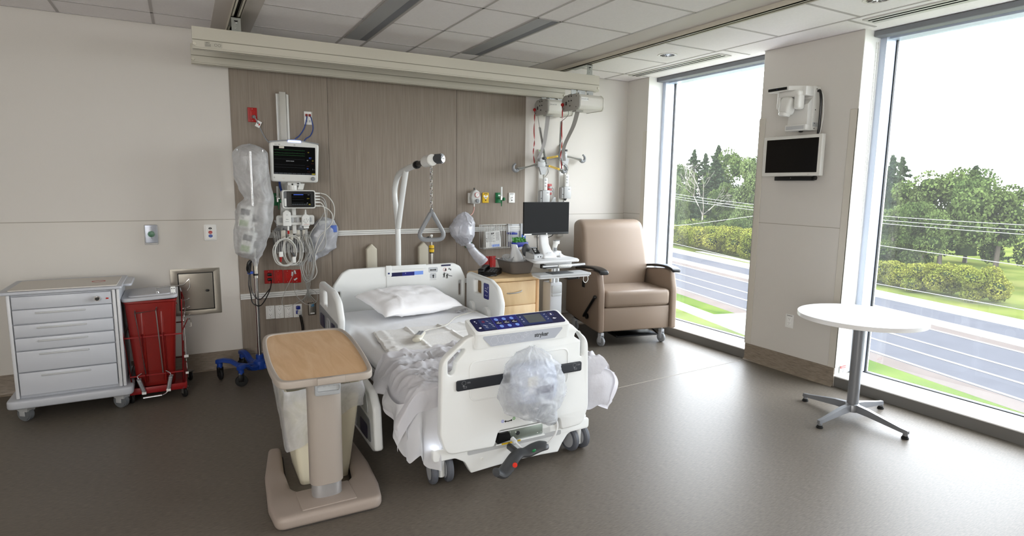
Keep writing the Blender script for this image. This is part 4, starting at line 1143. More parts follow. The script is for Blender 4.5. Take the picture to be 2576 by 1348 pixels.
# reclined back: rounded section lofted upward
rings = []
for u in [k/22 for k in range(20)]+[.885, .91, .93, .945, .96, .972, .983, .992, 1.]:
    z = .44+u*.775
    hw = .376-.010*u + (.010*math.sin(u*PI*1.3) if u < .7 else 0)
    if u < .35: hw = .335+.041*(u/.35)**2
    yb = .50+.17*u
    th = .115+.04*math.sin(PI*min(1, u*1.05))*.8
    if u > .88:
        e = (u-.88)/.12; f_ = math.sqrt(max(0, 1-e*e)); th = .012*(1-f_)+th*f_
        g = max(0, (u-.93)/.07); hw -= .05*(1-math.sqrt(max(0, 1-g*g)))
    rings.append([(.02+a, yb+b_, z) for a, b_ in rrect(-hw, -th, hw, th, min(.055, th*.9), 5)])
m.loft(rings); m.build('backrest', t)
for s, xi, xo, nm in ((-1, -.338, -.405, 'l'), (1, .398, .465, 'r')):
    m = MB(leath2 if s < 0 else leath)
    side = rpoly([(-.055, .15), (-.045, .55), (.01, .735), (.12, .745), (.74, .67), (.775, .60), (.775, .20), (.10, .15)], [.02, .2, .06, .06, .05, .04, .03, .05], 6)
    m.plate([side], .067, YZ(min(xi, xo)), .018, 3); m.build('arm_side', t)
    m = MB(black_pl)
    P = catmull([(0, -.075, .735), (0, -.03, .757), (0, .10, .768), (0, .28, .757), (0, .46, .735), (0, .52, .722)], 6)
    cx = (xi+xo)/2-.004*s
    m.loft([[(cx+a, p.y, p.z+b_) for a, b_ in rrect(-.047*w_, -.014*w_, .047*w_, .012*w_, .01, 3)] for p, w_ in zip(P, [.55, .9]+[1]*(len(P)-4)+[.9, .6])])
    m.build('armrest_cap', t)
m = MB(black_pl)
m.tube([(-.412, .19, .27), (-.425, .19, .27)], .03, 18)
m.tube(catmull([(-.43, .235, .262), (-.432, .22, .28), (-.432, .10, .395), (-.43, .0, .495)], 5), .0145, 10); m.sph((-.43, -.005, .50), .019, u=12, v=8)
m.build('recline_lever', t)
m = MB(black_pl); m.plate([rrect(.285, .545, .345, .615, .008)], .008, YZ(-.412), .002); m.build('side_latch', t)
m = MB(black_pl); m.box(-.19, .27, -.03, .17, .085, .098, .004); m.tube([(-.19, -.03, .10), (-.19, .2, .15)], .008); m.tube([(.27, -.03, .10), (.27, .2, .15)], .008); m.build('foot_tray', t)
m = MB(M('underframe', '#1b1a19', .7)); m.box(-.34, .40, .03, .70, .135, .40, .01); m.build('underframe', t)
for x, y, a in ((-.342, .01, .35), (.337, .01, .3), (-.33, .68, .5), (.38, .68, .2)):
    m = MB(M('caster light grey', '#9a9da1', .5)); X = Matrix.Translation((x, y, .05)) @ Matrix.Rotation(a, 4, 'Z')
    m.lathe([(.03, -.014), (.045, -.013), (.05, -.006), (.05, .006), (.045, .013), (.03, .014)], 28, X @ Matrix.Rotation(PI/2, 4, 'Y'))
    m.cyl((-.016, 0, 0), (.016, 0, 0), .03, seg=20, X=X)
    m.mat(M('caster fork', '#babdc2', .4))
    for s in (-1, 1): m.box(s*.02-.003, s*.02+.003, -.02, .022, -.01, .06, .003, X=X)
    m.box(-.023, .023, -.022, .024, .055, .088, .008, X=X); m.cyl((0, 0, .085), (0, 0, .10), .012, X=X)
    m.build('caster', t)

# ------------------------------------------------------------------ round table
t = thing('round_table', 'round white pedestal table with four grey feet by the window', 'table', (3.965, 2.27, 0))
m = MB(M('white laminate', '#eeeeee', .3)); X = Matrix.Translation((3.965, 2.27, 0))
m.lathe([(0, .70), (.382, .70), (.388, .702), (.388, .729), (.385, .731), (0, .731)], 72, X); m.build('table_top', t, angle=25)
pedm = M('table grey metal', '#8e9094', .4, .55)
m = MB(pedm); m.cyl((3.965, 2.27, .06), (3.965, 2.27, .70), .036, seg=32); m.lathe([(.045, .055), (.045, .10), (.04, .108), (.036, .11)], 32, X); m.build('pedestal', t)
m = MB(pedm); m.lathe([(0, .692), (.14, .692), (.14, .70), (0, .70)], 32, X); m.build('mount_plate', t)
for fx, fy in ((3.979, 2.628), (4.333, 2.278), (3.608, 2.266), (3.939, 1.905)):
    d = Vector((fx-3.965, fy-2.27, 0)); L = d.length; a = math.atan2(d.y, d.x)
    Xl = X @ Matrix.Rotation(a, 4, 'Z'); m = MB(pedm)
    m.loft([[(r, -w_, z0), (r, w_, z0), (r, w_*.8, z1), (r, -w_*.8, z1)] for r, w_, z0, z1 in ((.03, .018, .058, .108), (.12, .019, .056, .10), (L-.03, .014, .036, .062), (L+.012, .013, .034, .058), (L+.018, .010, .036, .055))], X=Xl)
    m.cyl((L, 0, .018), (L, 0, .036), .014, X=Xl)
    lg = m.build('leg', t)
    m = MB(rubber); m.cyl((L, 0, .0), (L, 0, .013), .022, .021, seg=20, bev=.003, X=Xl); m.cyl((L, 0, .012), (L, 0, .02), .016, X=Xl); m.build('foot_pad', lg)

# ------------------------------------------------------------------ bedside cabinet
birch = ramp_mat('birch laminate', [(.3, '#d3b488'), (.5, '#dcc096'), (.72, '#e2c9a1')], 3.2, (3, 3, .5), .45, detail=7, distort=.8)
birch_e = ramp_mat('birch edge', [(.3, '#c79c6c'), (.6, '#d5ad7e')], 5, (4, 4, .6), .45)
t = thing('bedside_cabinet', 'pale birch bedside cabinet with drawers right of the bed', 'cabinet', (2.59, 4.81, 0))
cx0, cx1, cy0, cy1, cz = 2.335, 2.845, 4.55, 5.08, .75
m = MB(birch); m.box(cx0+.02, cx1-.02, cy0+.02, cy1-.01, .07, cz-.03, .003); m.box(cx0+.04, cx1-.04, cy0+.05, cy1-.03, .0, .07)
m.mat(birch_e); m.box(cx1-.058, cx1-.018, cy0+.008, cy0+.06, .07, cz-.03, .012, 3); m.box(cx0+.012, cx0+.03, cy0+.012, cy0+.06, .07, cz-.03, .008)
m.build('cabinet_body', t)
m = MB(birch); tp = [(cx0, cy1)] + [(cx0+(cx1-cx0)*k/12, cy0-.028*math.sin(PI*k/12)) for k in range(13)] + [(cx1, cy1)]
m.plate([rpoly(tp, [.01]+[.012]+[0]*11+[.012]+[.01], 3)], .032, XY(cz-.03), .009, 3); m.build('cabinet_top', t)
for z0, z1 in ((.50, .712), (.285, .492), (.08, .277)):
    m = MB(birch); m.box(cx0+.035, cx1-.062, cy0+.003, cy0+.022, z0, z1, .004); dr = m.build('drawer', t)
    m = MB(alu); zc = (z0+z1)/2+.01
    m.tube(catmull([(2.485, cy0+.004, zc-.004), (2.50, cy0-.014, zc-.004), (2.56, cy0-.022, zc-.002), (2.615, cy0-.016, zc+.006), (2.635, cy0+.004, zc+.010)], 6), .0055, 8); m.build('drawer_handle', dr)
# grey wash basin on the cabinet with a urinal and a clear cup
t = thing('wash_basin', 'grey plastic wash basin on the bedside cabinet', 'basin', (2.705, 4.80, cz+.002))
def bas(z, w, d, r): return [(2.72+x, 4.83+y, z) for x, y in rrect(-w, -d, w, d, r, 6)]
m = MB(M('basin grey', '#76706c', .35))
m.loft([bas(.753, .098, .125, .04), bas(.756, .105, .132, .045), bas(.85, .128, .158, .05), bas(.868, .131, .162, .05), bas(.872, .145, .176, .055), bas(.868, .147, .178, .055), bas(.874, .144, .175, .055), bas(.874, .129, .16, .05), bas(.85, .123, .153, .048), bas(.765, .10, .127, .042)])
m.build('basin_body', t)
t = thing('urinal_bottle', 'white urinal bottle standing tilted in the grey basin', 'urinal', (2.72, 4.83, .768))
m = MB(M('frosted white', '#e9ecef', .35)); X = Matrix.Translation((2.735, 4.83, .785)) @ euler(-.1, .1, -.45)
prof = [(-.0, .058, .045, 0), (.02, .07, .052, 0), (.09, .068, .05, -.004), (.13, .058, .044, -.014), (.165, .044, .036, -.026), (.19, .034, .03, -.036), (.215, .03, .028, -.046), (.222, .033, .031, -.049), (.226, .026, .024, -.05)]
m.loft([[(cx_+a*w_, b_*d_, z) for a, b_ in circ(0, 0, 1, 28)] for z, w_, d_, cx_ in prof], X=X)
m.mat(M('bottle mouth', '#9aa0a3', .5)); m.cyl((-.05, 0, .224), (-.05, 0, .2268), .022, seg=20, X=X); m.build('bottle_body', t)
m = MB(M('frosted white', '#e9ecef')); m.tube(catmull([(.0, 0, .185), (.03, 0, .20), (.065, 0, .175), (.078, 0, .13), (.066, 0, .085)], 6), .012, 10, X=X); m.build('bottle_handle', t)
t = thing('graduated_cup', 'clear plastic graduated cup at the left end of the grey basin', 'cup', (2.66, 4.87, .77))
m = MB(film_mat('clear cup', '#dfe3e6', .42, .2)); X = Matrix.Translation((2.665, 4.885, .77)) @ euler(.28, -.12, 0)
m.lathe([(0, 0), (.036, 0), (.038, .004), (.053, .135), (.058, .137), (.058, .14), (.051, .14), (.036, .006)], 32, X, cap=False); m.build('cup_body', t)
m = MB(M('cup paper', '#eceae6', .8)); m.box(-.02, .02, -.001, .001, .02, .13, X=X @ euler(0, 0, .6)); m.build('paper_slip', t)
# black desk phone
t = thing('telephone', 'black desk telephone at the left edge of the bedside cabinet', 'telephone', (2.42, 4.78, cz+.002))
X = Matrix.Translation((2.435, 4.80, cz+.002)) @ Matrix.Rotation(-.75, 4, 'Z')
m = MB(black_pl); m.loft([[(-.085, -.095, 0), (.085, -.095, 0), (.085, .105, 0), (-.085, .105, 0)], [(-.085, -.095, .025), (.085, -.095, .025), (.085, .105, .045), (-.085, .105, .045)], [(-.075, -.088, .03), (.075, -.088, .03), (.075, .098, .052), (-.075, .098, .052)]], X=X); m.build('phone_base', t)
m = MB(black_pl); m.loft([[(-.055+a*w_, y, z+b_*h_) for a, b_ in rrect(-1, -1, 1, 1, .5, 4)] for y, w_, h_, z in ((-.105, .02, .008, .042), (-.095, .03, .018, .042), (-.06, .03, .018, .046), (-.045, .023, .013, .052), (.04, .023, .013, .060), (.055, .03, .018, .058), (.09, .03, .018, .060), (.10, .02, .008, .060))], X=X); m.build('handset', t)
m = MB(dgrey_pl)
for i in range(3):
    for j in range(4): m.box(-.005+i*.026, .013+i*.026, -.07+j*.028, -.052+j*.028, .03+j*.0035, .040+j*.0035, .003, X=X)
m.build('keypad', t)
m = MB(black_pl); m.tube(catmull([(-.06, -.10, .03), (-.05, -.15, .012), (.0, -.165, .010), (.05, -.14, .010), (.085, -.08, .012)], 8), .007, 8, X=X); m.build('handset_cord', t)

# ------------------------------------------------------------------ computer workstation on its cart
t = thing('workstation_cart', 'white computer workstation cart between the birch cabinet and the recliner', 'cart', (3.05, 4.78, 0))
wl = M('cart white', '#dfe0e1', .4)
WZ = .90
m = MB(wl); wt = rpoly([(2.70, 4.44), (3.165, 4.42), (3.205, 4.50), (3.215, 4.80), (2.79, 4.79)], [.05, .03, .05, .04, .04], 5)
m.plate([wt], .024, XY(WZ-.024), .008, 2); m.build('work_surface', t)
m = MB(wl); m.box(2.83, 3.14, 4.50, 4.76, WZ-.085, WZ-.026, .008); m.mat(lgrey_pl); m.box(2.86, 3.12, 4.49, 4.51, WZ-.085, WZ-.055, .004); m.build('storage_box', t)
m = MB(alu); m.cyl((2.775, 4.435, WZ-.052), (3.215, 4.405, WZ-.047), .0135, seg=16)
m.mat(white_pl); m.box(2.93, 3.08, 4.402, 4.418, WZ-.062, WZ-.038, .006); m.mat(chrome)
for k in range(6): m.sph((2.955+k*.017, 4.401, WZ-.05), .003, u=8, v=5)
m.mat(black_pl); m.box(2.79, 2.82, 4.44, 4.50, WZ-.072, WZ-.035, .003)
m.build('push_handle', t)
m = MB(lgrey_pl); m.plate([rpoly([(2.66, 4.29), (3.19, 4.26), (3.20, 4.45), (2.68, 4.47)], .015)], .022, XY(WZ-.125), .006); m.mat(wl); m.plate([rpoly([(2.67, 4.30), (3.18, 4.27), (3.19, 4.45), (2.69, 4.47)], .015)], .016, XY(WZ-.138), .004)
m.mat(dgrey_pl); m.box(2.80, 3.02, 4.295, 4.42, WZ-.104, WZ-.098, .002); m.build('keyboard_tray', t)
m = MB(black_pl); m.box(2.98, 3.08, 4.33, 4.40, WZ-.165, WZ-.139, .006); m.cyl((3.105, 4.335, WZ-.155), (3.105, 4.37, WZ-.155), .012); m.build('tray_knob', t)
m = MB(white_pl); m.tube(catmull([(3.12, 4.28, WZ-.135), (3.115, 4.278, WZ-.175), (3.14, 4.278, WZ-.195), (3.165, 4.278, WZ-.17), (3.16, 4.28, WZ-.135)], 6), .003, 6); m.build('cable_loop', t)
m = MB(alu); m.cyl((3.03, 4.66, .655), (3.03, 4.66, WZ-.085), .03, seg=24); m.cyl((3.075, 4.66, .655), (3.075, 4.66, WZ-.085), .028, seg=24); m.build('inner_column', t)
m = MB(M('cart column', '#c2c4c7', .4)); m.box(2.985, 3.12, 4.62, 4.76, .12, .66, .012)
m.mat(lgrey_pl); m.box(3.0, 3.105, 4.612, 4.62, .56, .635, .002); m.box(3.0, 3.105, 4.612, 4.62, .53, .552, .002)
for x in (3.006, 3.099):
    for z in (.568, .627): m.sph((x, 4.611, z), .003, u=8, v=5)
m.build('column', t)
m = MB(M('cart base', '#4e4f51', .5)); m.box(2.93, 3.17, 4.50, 5.0, .085, .125, .02); m.box(2.86, 3.24, 4.50, 4.56, .085, .12, .015); m.box(2.86, 3.24, 4.93, 4.99, .085, .12, .015)
m.build('base', t)
for x in (2.88, 3.22):
    for y in (4.53, 4.96):
        m = MB(grey_pl); m.cyl((x-.018, y, .04), (x+.018, y, .04), .04, seg=24, bev=.005); m.box(x-.024, x+.024, y-.02, y+.025, .045, .088, .006); m.build('caster', t)
# monitor
t = thing('computer_monitor', 'black flat computer monitor on a white stand on the workstation', 'monitor', (3.0, 4.72, WZ+.001))
MYF = 4.70
def px(x, z): return (x, z)
m = MB(M('monitor black', '#0e0f10', .35)); X = XZ(MYF) ; Xm = Matrix.Translation((2.967, MYF, 1.265)) @ euler(0, 0, math.radians(3)) @ Matrix(((1, 0, 0, 0), (0, 0, -1, 0), (0, 1, 0, 0), (0, 0, 0, 1)))
m.plate([rrect(-.257, -.152, .257, .152, .004)], .022, Xm, .002); m.plate([rrect(-.18, -.10, .18, .10, .02)], .03, Xm @ XY(-.028), .01); m.build('monitor_body', t)
m = MB(M('monitor screen', '#101113', .45, spec=.2)); m.plate([rrect(-.253, -.132, .253, .148, .001)], .0008, Xm @ XY(.022)); m.build('screen', t)
m = MB(dgrey_pl); m.plate([rrect(-.257, -.137, .257, -.134, .001)], .001, Xm @ XY(.022))
m.mat(white_pl); m.plate([circ(.0, -.144, .008, 20)], .0012, Xm @ XY(.022)); m.plate([rrect(-.252, -.150, -.17, -.139, .001)], .001, Xm @ XY(.022))
m.mat(black_ink); m.text('hp', .012, Xm @ Matrix.Translation((0, -.143, .0232)), shear=.3); m.build('badge', t)
m = MB(wl)
rings = []
for z, yc, hw, th in ((WZ+.002, 4.64, .072, .07), (WZ+.022, 4.64, .07, .068), (WZ+.03, 4.645, .066, .06), (WZ+.07, 4.665, .054, .03), (WZ+.12, 4.69, .047, .02), (WZ+.17, 4.70, .046, .017), (1.28, 4.735, .046, .016)):
    rings.append([(2.955+a, yc+b_+.01, z) for a, b_ in rrect(-hw, -th, hw, th, min(.016, th*.9), 4)])
m.loft(rings); m.mat(M('badge relief', '#ccced0', .4)); m.box(2.93, 2.97, 4.598, 4.606, WZ+.045, WZ+.055, X=None); m.build('monitor_stand', t)
m = MB(black_pl); m.tube(catmull([(2.90, 4.72, 1.13), (2.888, 4.72, 1.09), (2.90, 4.735, 1.05), (2.905, 4.74, .95), (2.885, 4.74, .905)], 6), .0035, 6); m.tube(catmull([(3.07, 4.72, 1.13), (3.06, 4.72, 1.10), (3.02, 4.73, 1.08), (2.99, 4.74, 1.06)], 6), .0035, 6); m.build('monitor_cable', t)
# barcode scanner in its dock
t = thing('barcode_scanner', 'white handheld scanner standing in a dock on the workstation', 'scanner', (3.085, 4.68, WZ+.001))
m = MB(wl); m.box(3.045, 3.125, 4.65, 4.74, WZ+.001, WZ+.055, .014, 3); m.loft([[(3.09, 4.62, WZ+.001), (3.15, 4.62, WZ+.001), (3.15, 4.69, WZ+.001), (3.09, 4.69, WZ+.001)], [(3.095, 4.63, WZ+.016), (3.135, 4.63, WZ+.016), (3.13, 4.68, WZ+.035), (3.095, 4.68, WZ+.035)]]); m.mat(sky_b); m.plate([circ(3.10, WZ+.032, .004, 12)], .001, XZ(4.65)); m.build('scanner_dock', t)
m = MB(white_pl); m.tube(catmull([(3.07, 4.70, WZ+.045), (3.075, 4.70, WZ+.09), (3.085, 4.69, WZ+.14)], 5), [.02, .02, .02, .02, .021, .022, .023, .023, .024, .024, .024], 14); m.box(3.06, 3.11, 4.665, 4.715, WZ+.12, WZ+.15, .006); m.build('scanner_body', t)
m = MB(grey_pl); m.tube(catmull([(3.068, 4.685, WZ+.05), (3.072, 4.68, WZ+.085)], 4), .016, 10); m.box(3.058, 3.112, 4.663, 4.70, WZ+.148, WZ+.156, .003); m.build('scanner_grip', t)
# small grey glucose meter dock
t = thing('meter_dock', 'grey meter with a small dark screen in a dock left of the monitor stand', 'meter', (2.80, 4.66, WZ+.001))
X = Matrix.Translation((2.825, 4.65, WZ+.001)) @ euler(0, 0, .15)
m = MB(lgrey_pl); m.loft([[(-.055, -.06, .0), (.05, -.06, .0), (.05, .07, .0), (-.055, .07, .0)], [(-.055, -.06, .035), (.05, -.06, .035), (.05, .07, .06), (-.055, .07, .06)]], X=X); m.mat(black_pl)
for a in (-.01, .02): m.box(a-.006, a+.006, -.062, -.058, .012, .024, .002, X=X)
m.build('dock_base', t)
m = MB(grey_pl); Xs = X @ Matrix.Translation((0, -.01, .055)) @ euler(.75, 0, 0); m.box(-.042, .04, -.055, .06, -.012, .012, .012, 3, Xs); m.build('meter_case', t)
m = MB(M('meter screen', '#0b0b0d', .2)); m.plate([rrect(-.033, -.03, .031, .042, .004)], .0015, Xs @ XY(.012)); m.mat(white_ink)
for k in range(4): m.box(-.02, .015-k*.006, .03-k*.012, .033-k*.012, .0135, .0142, X=Xs)
m.build('meter_screen', t)
m = MB(dgrey_pl); m.sph((2.775, 4.73, WZ+.07), .052, (.8, .5, 1.15), 20, 14); m.build('round_lobe', t)  # rounded dark grey part, purpose not identified
# ------------------------------------------------------------------ wall plates and fittings
DW = D-.0042       # face of the wood panels
def receptacle(m, cx, cz, y, ink, w=.017):
    for dz in (.021, -.021):
        m.mat(ink)
        m.box(cx-.0085, cx-.0065, y-.0004, y, cz+dz, cz+dz+.008); m.box(cx+.0065, cx+.0085, y-.0004, y, cz+dz+.001, cz+dz+.008)
        m.plate([circ(cx, cz+dz-.006, .0025, 10)], .0004, XZ(y))
def outlet(cx, cz, y, mat_, face, label, group=None, plug=None, ink=black_ink):
    t = thing('electrical_outlet', label, 'outlet', (cx, y, cz-.057), group=group)
    m = MB(mat_); m.plate([rrect(cx-.036, cz-.058, cx+.036, cz+.058, .004)], .007, XZ(y), .002); m.build('cover_plate', t)
    m = MB(face); m.plate([rrect(cx-.017, cz-.034, cx+.017, cz+.034, .004)], .0085, XZ(y), .001); receptacle(m, cx, cz, y-.0085, ink)
    m.mat(steel)
    for dz in (.047, -.047): m.plate([circ(cx, cz+dz, .003, 10)], .0005, XZ(y-.007))
    m.build('receptacle', t)
    return t
red_f = M('red outlet face', '#b11c15', .3); red_o = M('red outlet plate', '#a3120e', .3)
wh_o = M('white outlet plate', '#e6e6e3', .35); wh_f = M('white outlet face', '#f0f0ee', .3)
o = outlet(.539, 2.115, DW, red_o, red_f, 'single red outlet high on the wood panel with a grey cord plugged in')
m = MB(grey_pl); m.cyl((.548, DW-.008, 2.10), (.548, DW-.045, 2.095), .016, .011, 16); m.tube(catmull([(.548, DW-.045, 2.095), (.556, DW-.06, 2.08), (.58, DW-.04, 2.03), (.61, DW-.02, 1.965), (.64, DW-.03, 1.91), (.70, DW-.05, 1.85)], 8), .0045, 8); m.build('power_cord', o)
m = MB(white_pl); X = Matrix.Translation((.575, DW-.05, 2.04)) @ euler(0, .45, 0); m.box(-.016, .02, -.001, .001, -.026, .026, X=X); m.mat(red_ink); m.box(.004, .014, -.0016, -.0008, -.008, .008, X=X); m.mat(grey_ink); m.box(-.01, .002, -.0016, -.0008, -.002, .012, X=X); m.build('cord_tag', o)
for k in range(4):
    cx = .609+k*.0755
    lab = ['red outlet at the left end of the row of four, two black plugs in it', 'empty red outlet second from the left in the row of four', 'empty red outlet third from the left in the row of four', 'red outlet at the right end of the row of four, behind hanging leads'][k]
    o = outlet(cx, .762-.003*k, DW, red_o, red_f, lab, group='row of four red outlets')
    if k == 0:
        for dz in (.022, -.02):
            m = MB(black_pl); m.box(cx-.014, cx+.02, DW-.04, DW-.008, .762+dz-.012, .762+dz+.012, .005); m.build('plug', o)
for k in range(4):
    cx = .607+k*.0755
    lab = ['white outlet at the left end of the row of four', 'white outlet second from the left in the row of four', 'white outlet third from the left in the row of four', 'white outlet at the right end of the row of four, blue plug in it'][k]
    o = outlet(cx, .450-.002*k, DW, wh_o, wh_f, lab, group='row of four white outlets')
    if k == 3:
        m = MB(M('blue plug', '#1f2f86', .35)); m.box(cx-.016, cx+.018, DW-.035, DW-.008, .458, .49, .006); m.box(cx-.018, cx+.004, DW-.03, DW-.008, .418, .45, .005)
        m.mat(lgrey_pl); m.box(cx-.006, cx+.022, DW-.045, DW-.01, .41, .446, .006); m.build('plug', o)
        m = MB(black_pl)
        for dx in (0, .012): m.tube(catmull([(cx+.008+dx, DW-.03, .415), (cx+.016+dx, DW-.04, .36), (cx+.026+dx, DW-.03, .29), (cx+.026+dx, DW-.03, .16)], 6), .005, 8)
        m.build('power_cord', o)
for k, lab in enumerate(['red outlet on the wood panel behind the grey basin, left of two', 'red outlet on the wood panel behind the grey basin, right of two']):
    outlet(2.69+k*.078, .782, DW, red_o, red_f, lab, group='red outlets behind the basin')
o = outlet(3.445, 1.529, D, red_o, red_f, 'red outlet on the white wall between the lift docking rails')
m = MB(lgrey_pl)
for dz in (.02, -.025): m.box(3.43, 3.46, D-.045, D-.008, 1.529+dz-.01, 1.529+dz+.012, .005); m.tube(catmull([(3.455, D-.04, 1.53+dz), (3.475, D-.05, 1.52+dz*.5), (3.485, D-.03, 1.46), (3.48, D-.03, 1.40), (3.47, D-.03, 1.34)], 6), .005, 8)
for k in range(4): m.tube(catmull([(3.465+.008*k, D-.03, 1.35), (3.46+.008*k, D-.04, 1.40), (3.482+.006*k, D-.045, 1.44), (3.50+.004*k, D-.03, 1.43), (3.49+.008*k, D-.03, 1.36)], 5), .005, 7)
m.build('power_cord', o)
# outlet on the window pillar
t = thing('electrical_outlet', 'white outlet low on the window pillar left of the round table', 'outlet', (W, 3.16, .39))
m = MB(wh_o); m.plate([rrect(-3.198, .39, -3.122, .506, .004)], .007, YZm(W), .002); m.build('cover_plate', t)
m = MB(wh_f); m.plate([rrect(-3.178, .414, -3.142, .482, .004)], .0085, YZm(W), .001)
m.mat(black_ink)
for z in (.43, .466):
    m.box(W-.009, W-.0084, 3.152, 3.154, z, z+.008); m.box(W-.009, W-.0084, 3.166, 3.168, z, z+.008); m.box(W-.009, W-.0084, 3.158, 3.162, z-.009, z-.005)
m.mat(grey_ink); m.box(W-.0078, W-.0068, 3.135, 3.185, .492, .497)
m.build('receptacle', t)
# data jack plate with blue cables
t = thing('data_outlet', 'white data jack plate high on the wood panel with two blue cables', 'outlet', (.981, DW, 2.06))
m = MB(wh_o); m.plate([rrect(.946, 2.062, 1.017, 2.172, .003)], .007, XZ(DW), .002); m.mat(steel); m.box(1.008, 1.017, DW-.0085, DW-.002, 2.063, 2.171)
m.mat(lgrey_pl); m.box(.957, .972, DW-.008, DW-.006, 2.082, 2.1); m.box(.984, .999, DW-.008, DW-.006, 2.082, 2.1)
m.build('cover_plate', t)
m = MB(M('blue cable', '#1b3f8c', .45))
for dx, pts in ((0, [(.965, DW-.01, 2.135), (.962, DW-.035, 2.11), (.94, DW-.03, 2.03), (.90, DW-.02, 1.965), (.86, DW-.03, 1.93), (.83, DW-.05, 1.87)]), (1, [(.992, DW-.01, 2.135), (1.0, DW-.035, 2.11), (1.012, DW-.03, 2.03), (.99, DW-.02, 1.97), (.945, DW-.03, 1.935), (.91, DW-.06, 1.87)])):
    m.tube(catmull(pts, 8), .0042, 8)
    m.mat(M('red jack', '#8f2a22', .4)); m.box(pts[0][0]-.009, pts[0][0]+.009, DW-.018, DW-.006, 2.13, 2.15, .002); m.mat(M('blue cable', '#1b3f8c'))
m.build('data_cable', t)
# nurse call plates on the left wall
t = thing('push_button', 'clear covered wall plate with a green push button', 'button', (-.232, D, 1.075))
m = MB(M('button plate', '#a8adb8', .25, .5)); m.plate([rrect(-.275, 1.085, -.192, 1.225, .006)], .012, XZ(D), .003); m.build('plate', t)
m = MB(film_mat('clear cover', '#e3e6ea', .22, .1)); m.box(-.28, -.186, D-.045, D-.001, 1.073, 1.23, .008); m.build('clear_cover', t)
m = MB(green_pl); m.cyl((-.232, D-.012, 1.155), (-.232, D-.03, 1.155), .026, .024, 8); m.sph((-.232, D-.03, 1.155), .021, (1, .4, 1), 18, 10)
m.mat(black_ink); m.text('PUSH', .008, XZ(D-.0122) @ Matrix.Translation((-.232, 1.192, 0))); m.text('TO OPEN', .006, XZ(D-.0122) @ Matrix.Translation((-.232, 1.184, 0)))
for z in (1.206, 1.122): m.plate([circ(-.232, z, .003, 10)], .0004, XZ(D-.0122))
m.build('push_knob', t)
t = thing('nurse_call_plate', 'white wall plate with black, red and blue call buttons', 'call button', (.18, D, 1.085))
m = MB(wh_o); m.plate([rrect(.134, 1.088, .226, 1.222, .012)], .008, XZ(D), .003); m.plate([rrect(.144, 1.098, .216, 1.212, .006)], .013, XZ(D), .002); m.build('plate', t)
m = MB(black_ink); Xc = XZ(D-.0128); m.plate([circ(.18, 1.19, .0125, 20, .008)], .002, Xc)
m.mat(red_ink); m.plate([circ(.18, 1.158, .015, 20, .0125)], .002, Xc); m.mat(M('blue button', '#2f57a8', .4)); m.plate([circ(.18, 1.128, .0155, 20, .0125)], .002, Xc)
m.mat(white_ink); m.text('CODE', .008, Xc @ Matrix.Translation((.18, 1.158, .002))); m.text('CANCEL', .006, Xc @ Matrix.Translation((.18, 1.128, .002))); m.plate([circ(.18, 1.19, .003, 10)], .0024, Xc)
m.build('call_buttons', t)
# stainless access hatch
t = thing('access_panel', 'square stainless steel access hatch low on the left wall', 'hatch', (.06, D, .49))
sst = M('stainless', '#aaa59b', .33, .85, bump=.06, bscale=30, stretch=(1, 1, 14))
m = MB(sst); m.plate([rrect(-.125, .485, .232, .865, .004), rrect(-.075, .523, .183, .832, .002)], .008, XZ(D), .001); m.build('hatch_frame', t)
m = MB(sst); m.plate([rrect(-.068, .53, .176, .825, .002)], .007, XZ(D), .001); m.build('hatch_door', t)
m = MB(black_pl); m.box(-.078, .186, D-.0022, D-.0008, .52, .835); m.plate([rpoly([(.118, .682), (.126, .69), (.142, .69), (.15, .682), (.142, .672), (.126, .672)], .002)], .012, XZ(D-.007), .002); m.build('hatch_lock', t)
# gas outlets on the right of the headwall
def gas(cx, c, label, ink):
    t = thing('gas_outlet', label, 'gas outlet', (cx, DW, 1.385), group='medical gas outlets right of the bed')
    m = MB(c); m.plate([rrect(cx-.036, 1.387, cx+.036, 1.49, .004)], .01, XZ(DW), .003); m.build('cover_plate', t)
    m = MB(wh_f)
    for dx in (-.016, .016): m.plate([rrect(cx+dx-.008, 1.445, cx+dx+.008, 1.463, .003)], .004, XZ(DW-.009))
    m.plate([circ(cx, 1.44, .013, 18)], .004, XZ(DW-.009)); m.mat(black_ink); m.plate([circ(cx, 1.44, .005, 14)], .006, XZ(DW-.009)); m.plate([circ(cx, 1.413, .006, 14)], .003, XZ(DW-.009))
    m.mat(ink); m.box(cx-.02, cx+.02, DW-.0106, DW-.0095, 1.475, 1.481)
    m.build('gas_port', t)
    return t
gas(2.683, yellow_pl, 'yellow gas outlet plate next to the suction gauge', black_ink)
gas(2.986, wh_o, 'white vacuum outlet plate at the right end of the gas row', grey_ink)
def flowmeter(cx, zp, lab, tz):
    t = thing('oxygen_flowmeter', lab, 'flowmeter', (cx, DW, zp-.06))
    m = MB(green_pl); m.plate([rrect(cx-.034, zp-.052, cx+.034, zp+.052, .004)], .013, XZ(DW+.003), .003); m.mat(wh_f); m.box(cx-.004, cx+.024, DW-.0105, DW-.009, zp+.02, zp+.03); m.build('cover_plate', t)
    m = MB(M('flow tube', '#d5dad8', .15)); m.cyl((cx+.005, DW-.06, zp+.01), (cx+.005, DW-.06, tz), .0105, seg=16); m.build('flow_tube', t)
    m = MB(green_pl); m.cyl((cx+.018, DW-.05, zp-.012), (cx+.036, DW-.075, zp-.012), .016, seg=14); m.cyl((cx+.008, DW-.06, zp-.02), (cx+.008, DW-.06, zp-.085), .008, .004, 12)
    m.mat(chrome); m.cyl((cx, DW-.01, zp), (cx+.004, DW-.065, zp), .011); m.cyl((cx+.005, DW-.06, zp-.02), (cx+.005, DW-.06, zp+.014), .013); m.build('flow_valve', t)
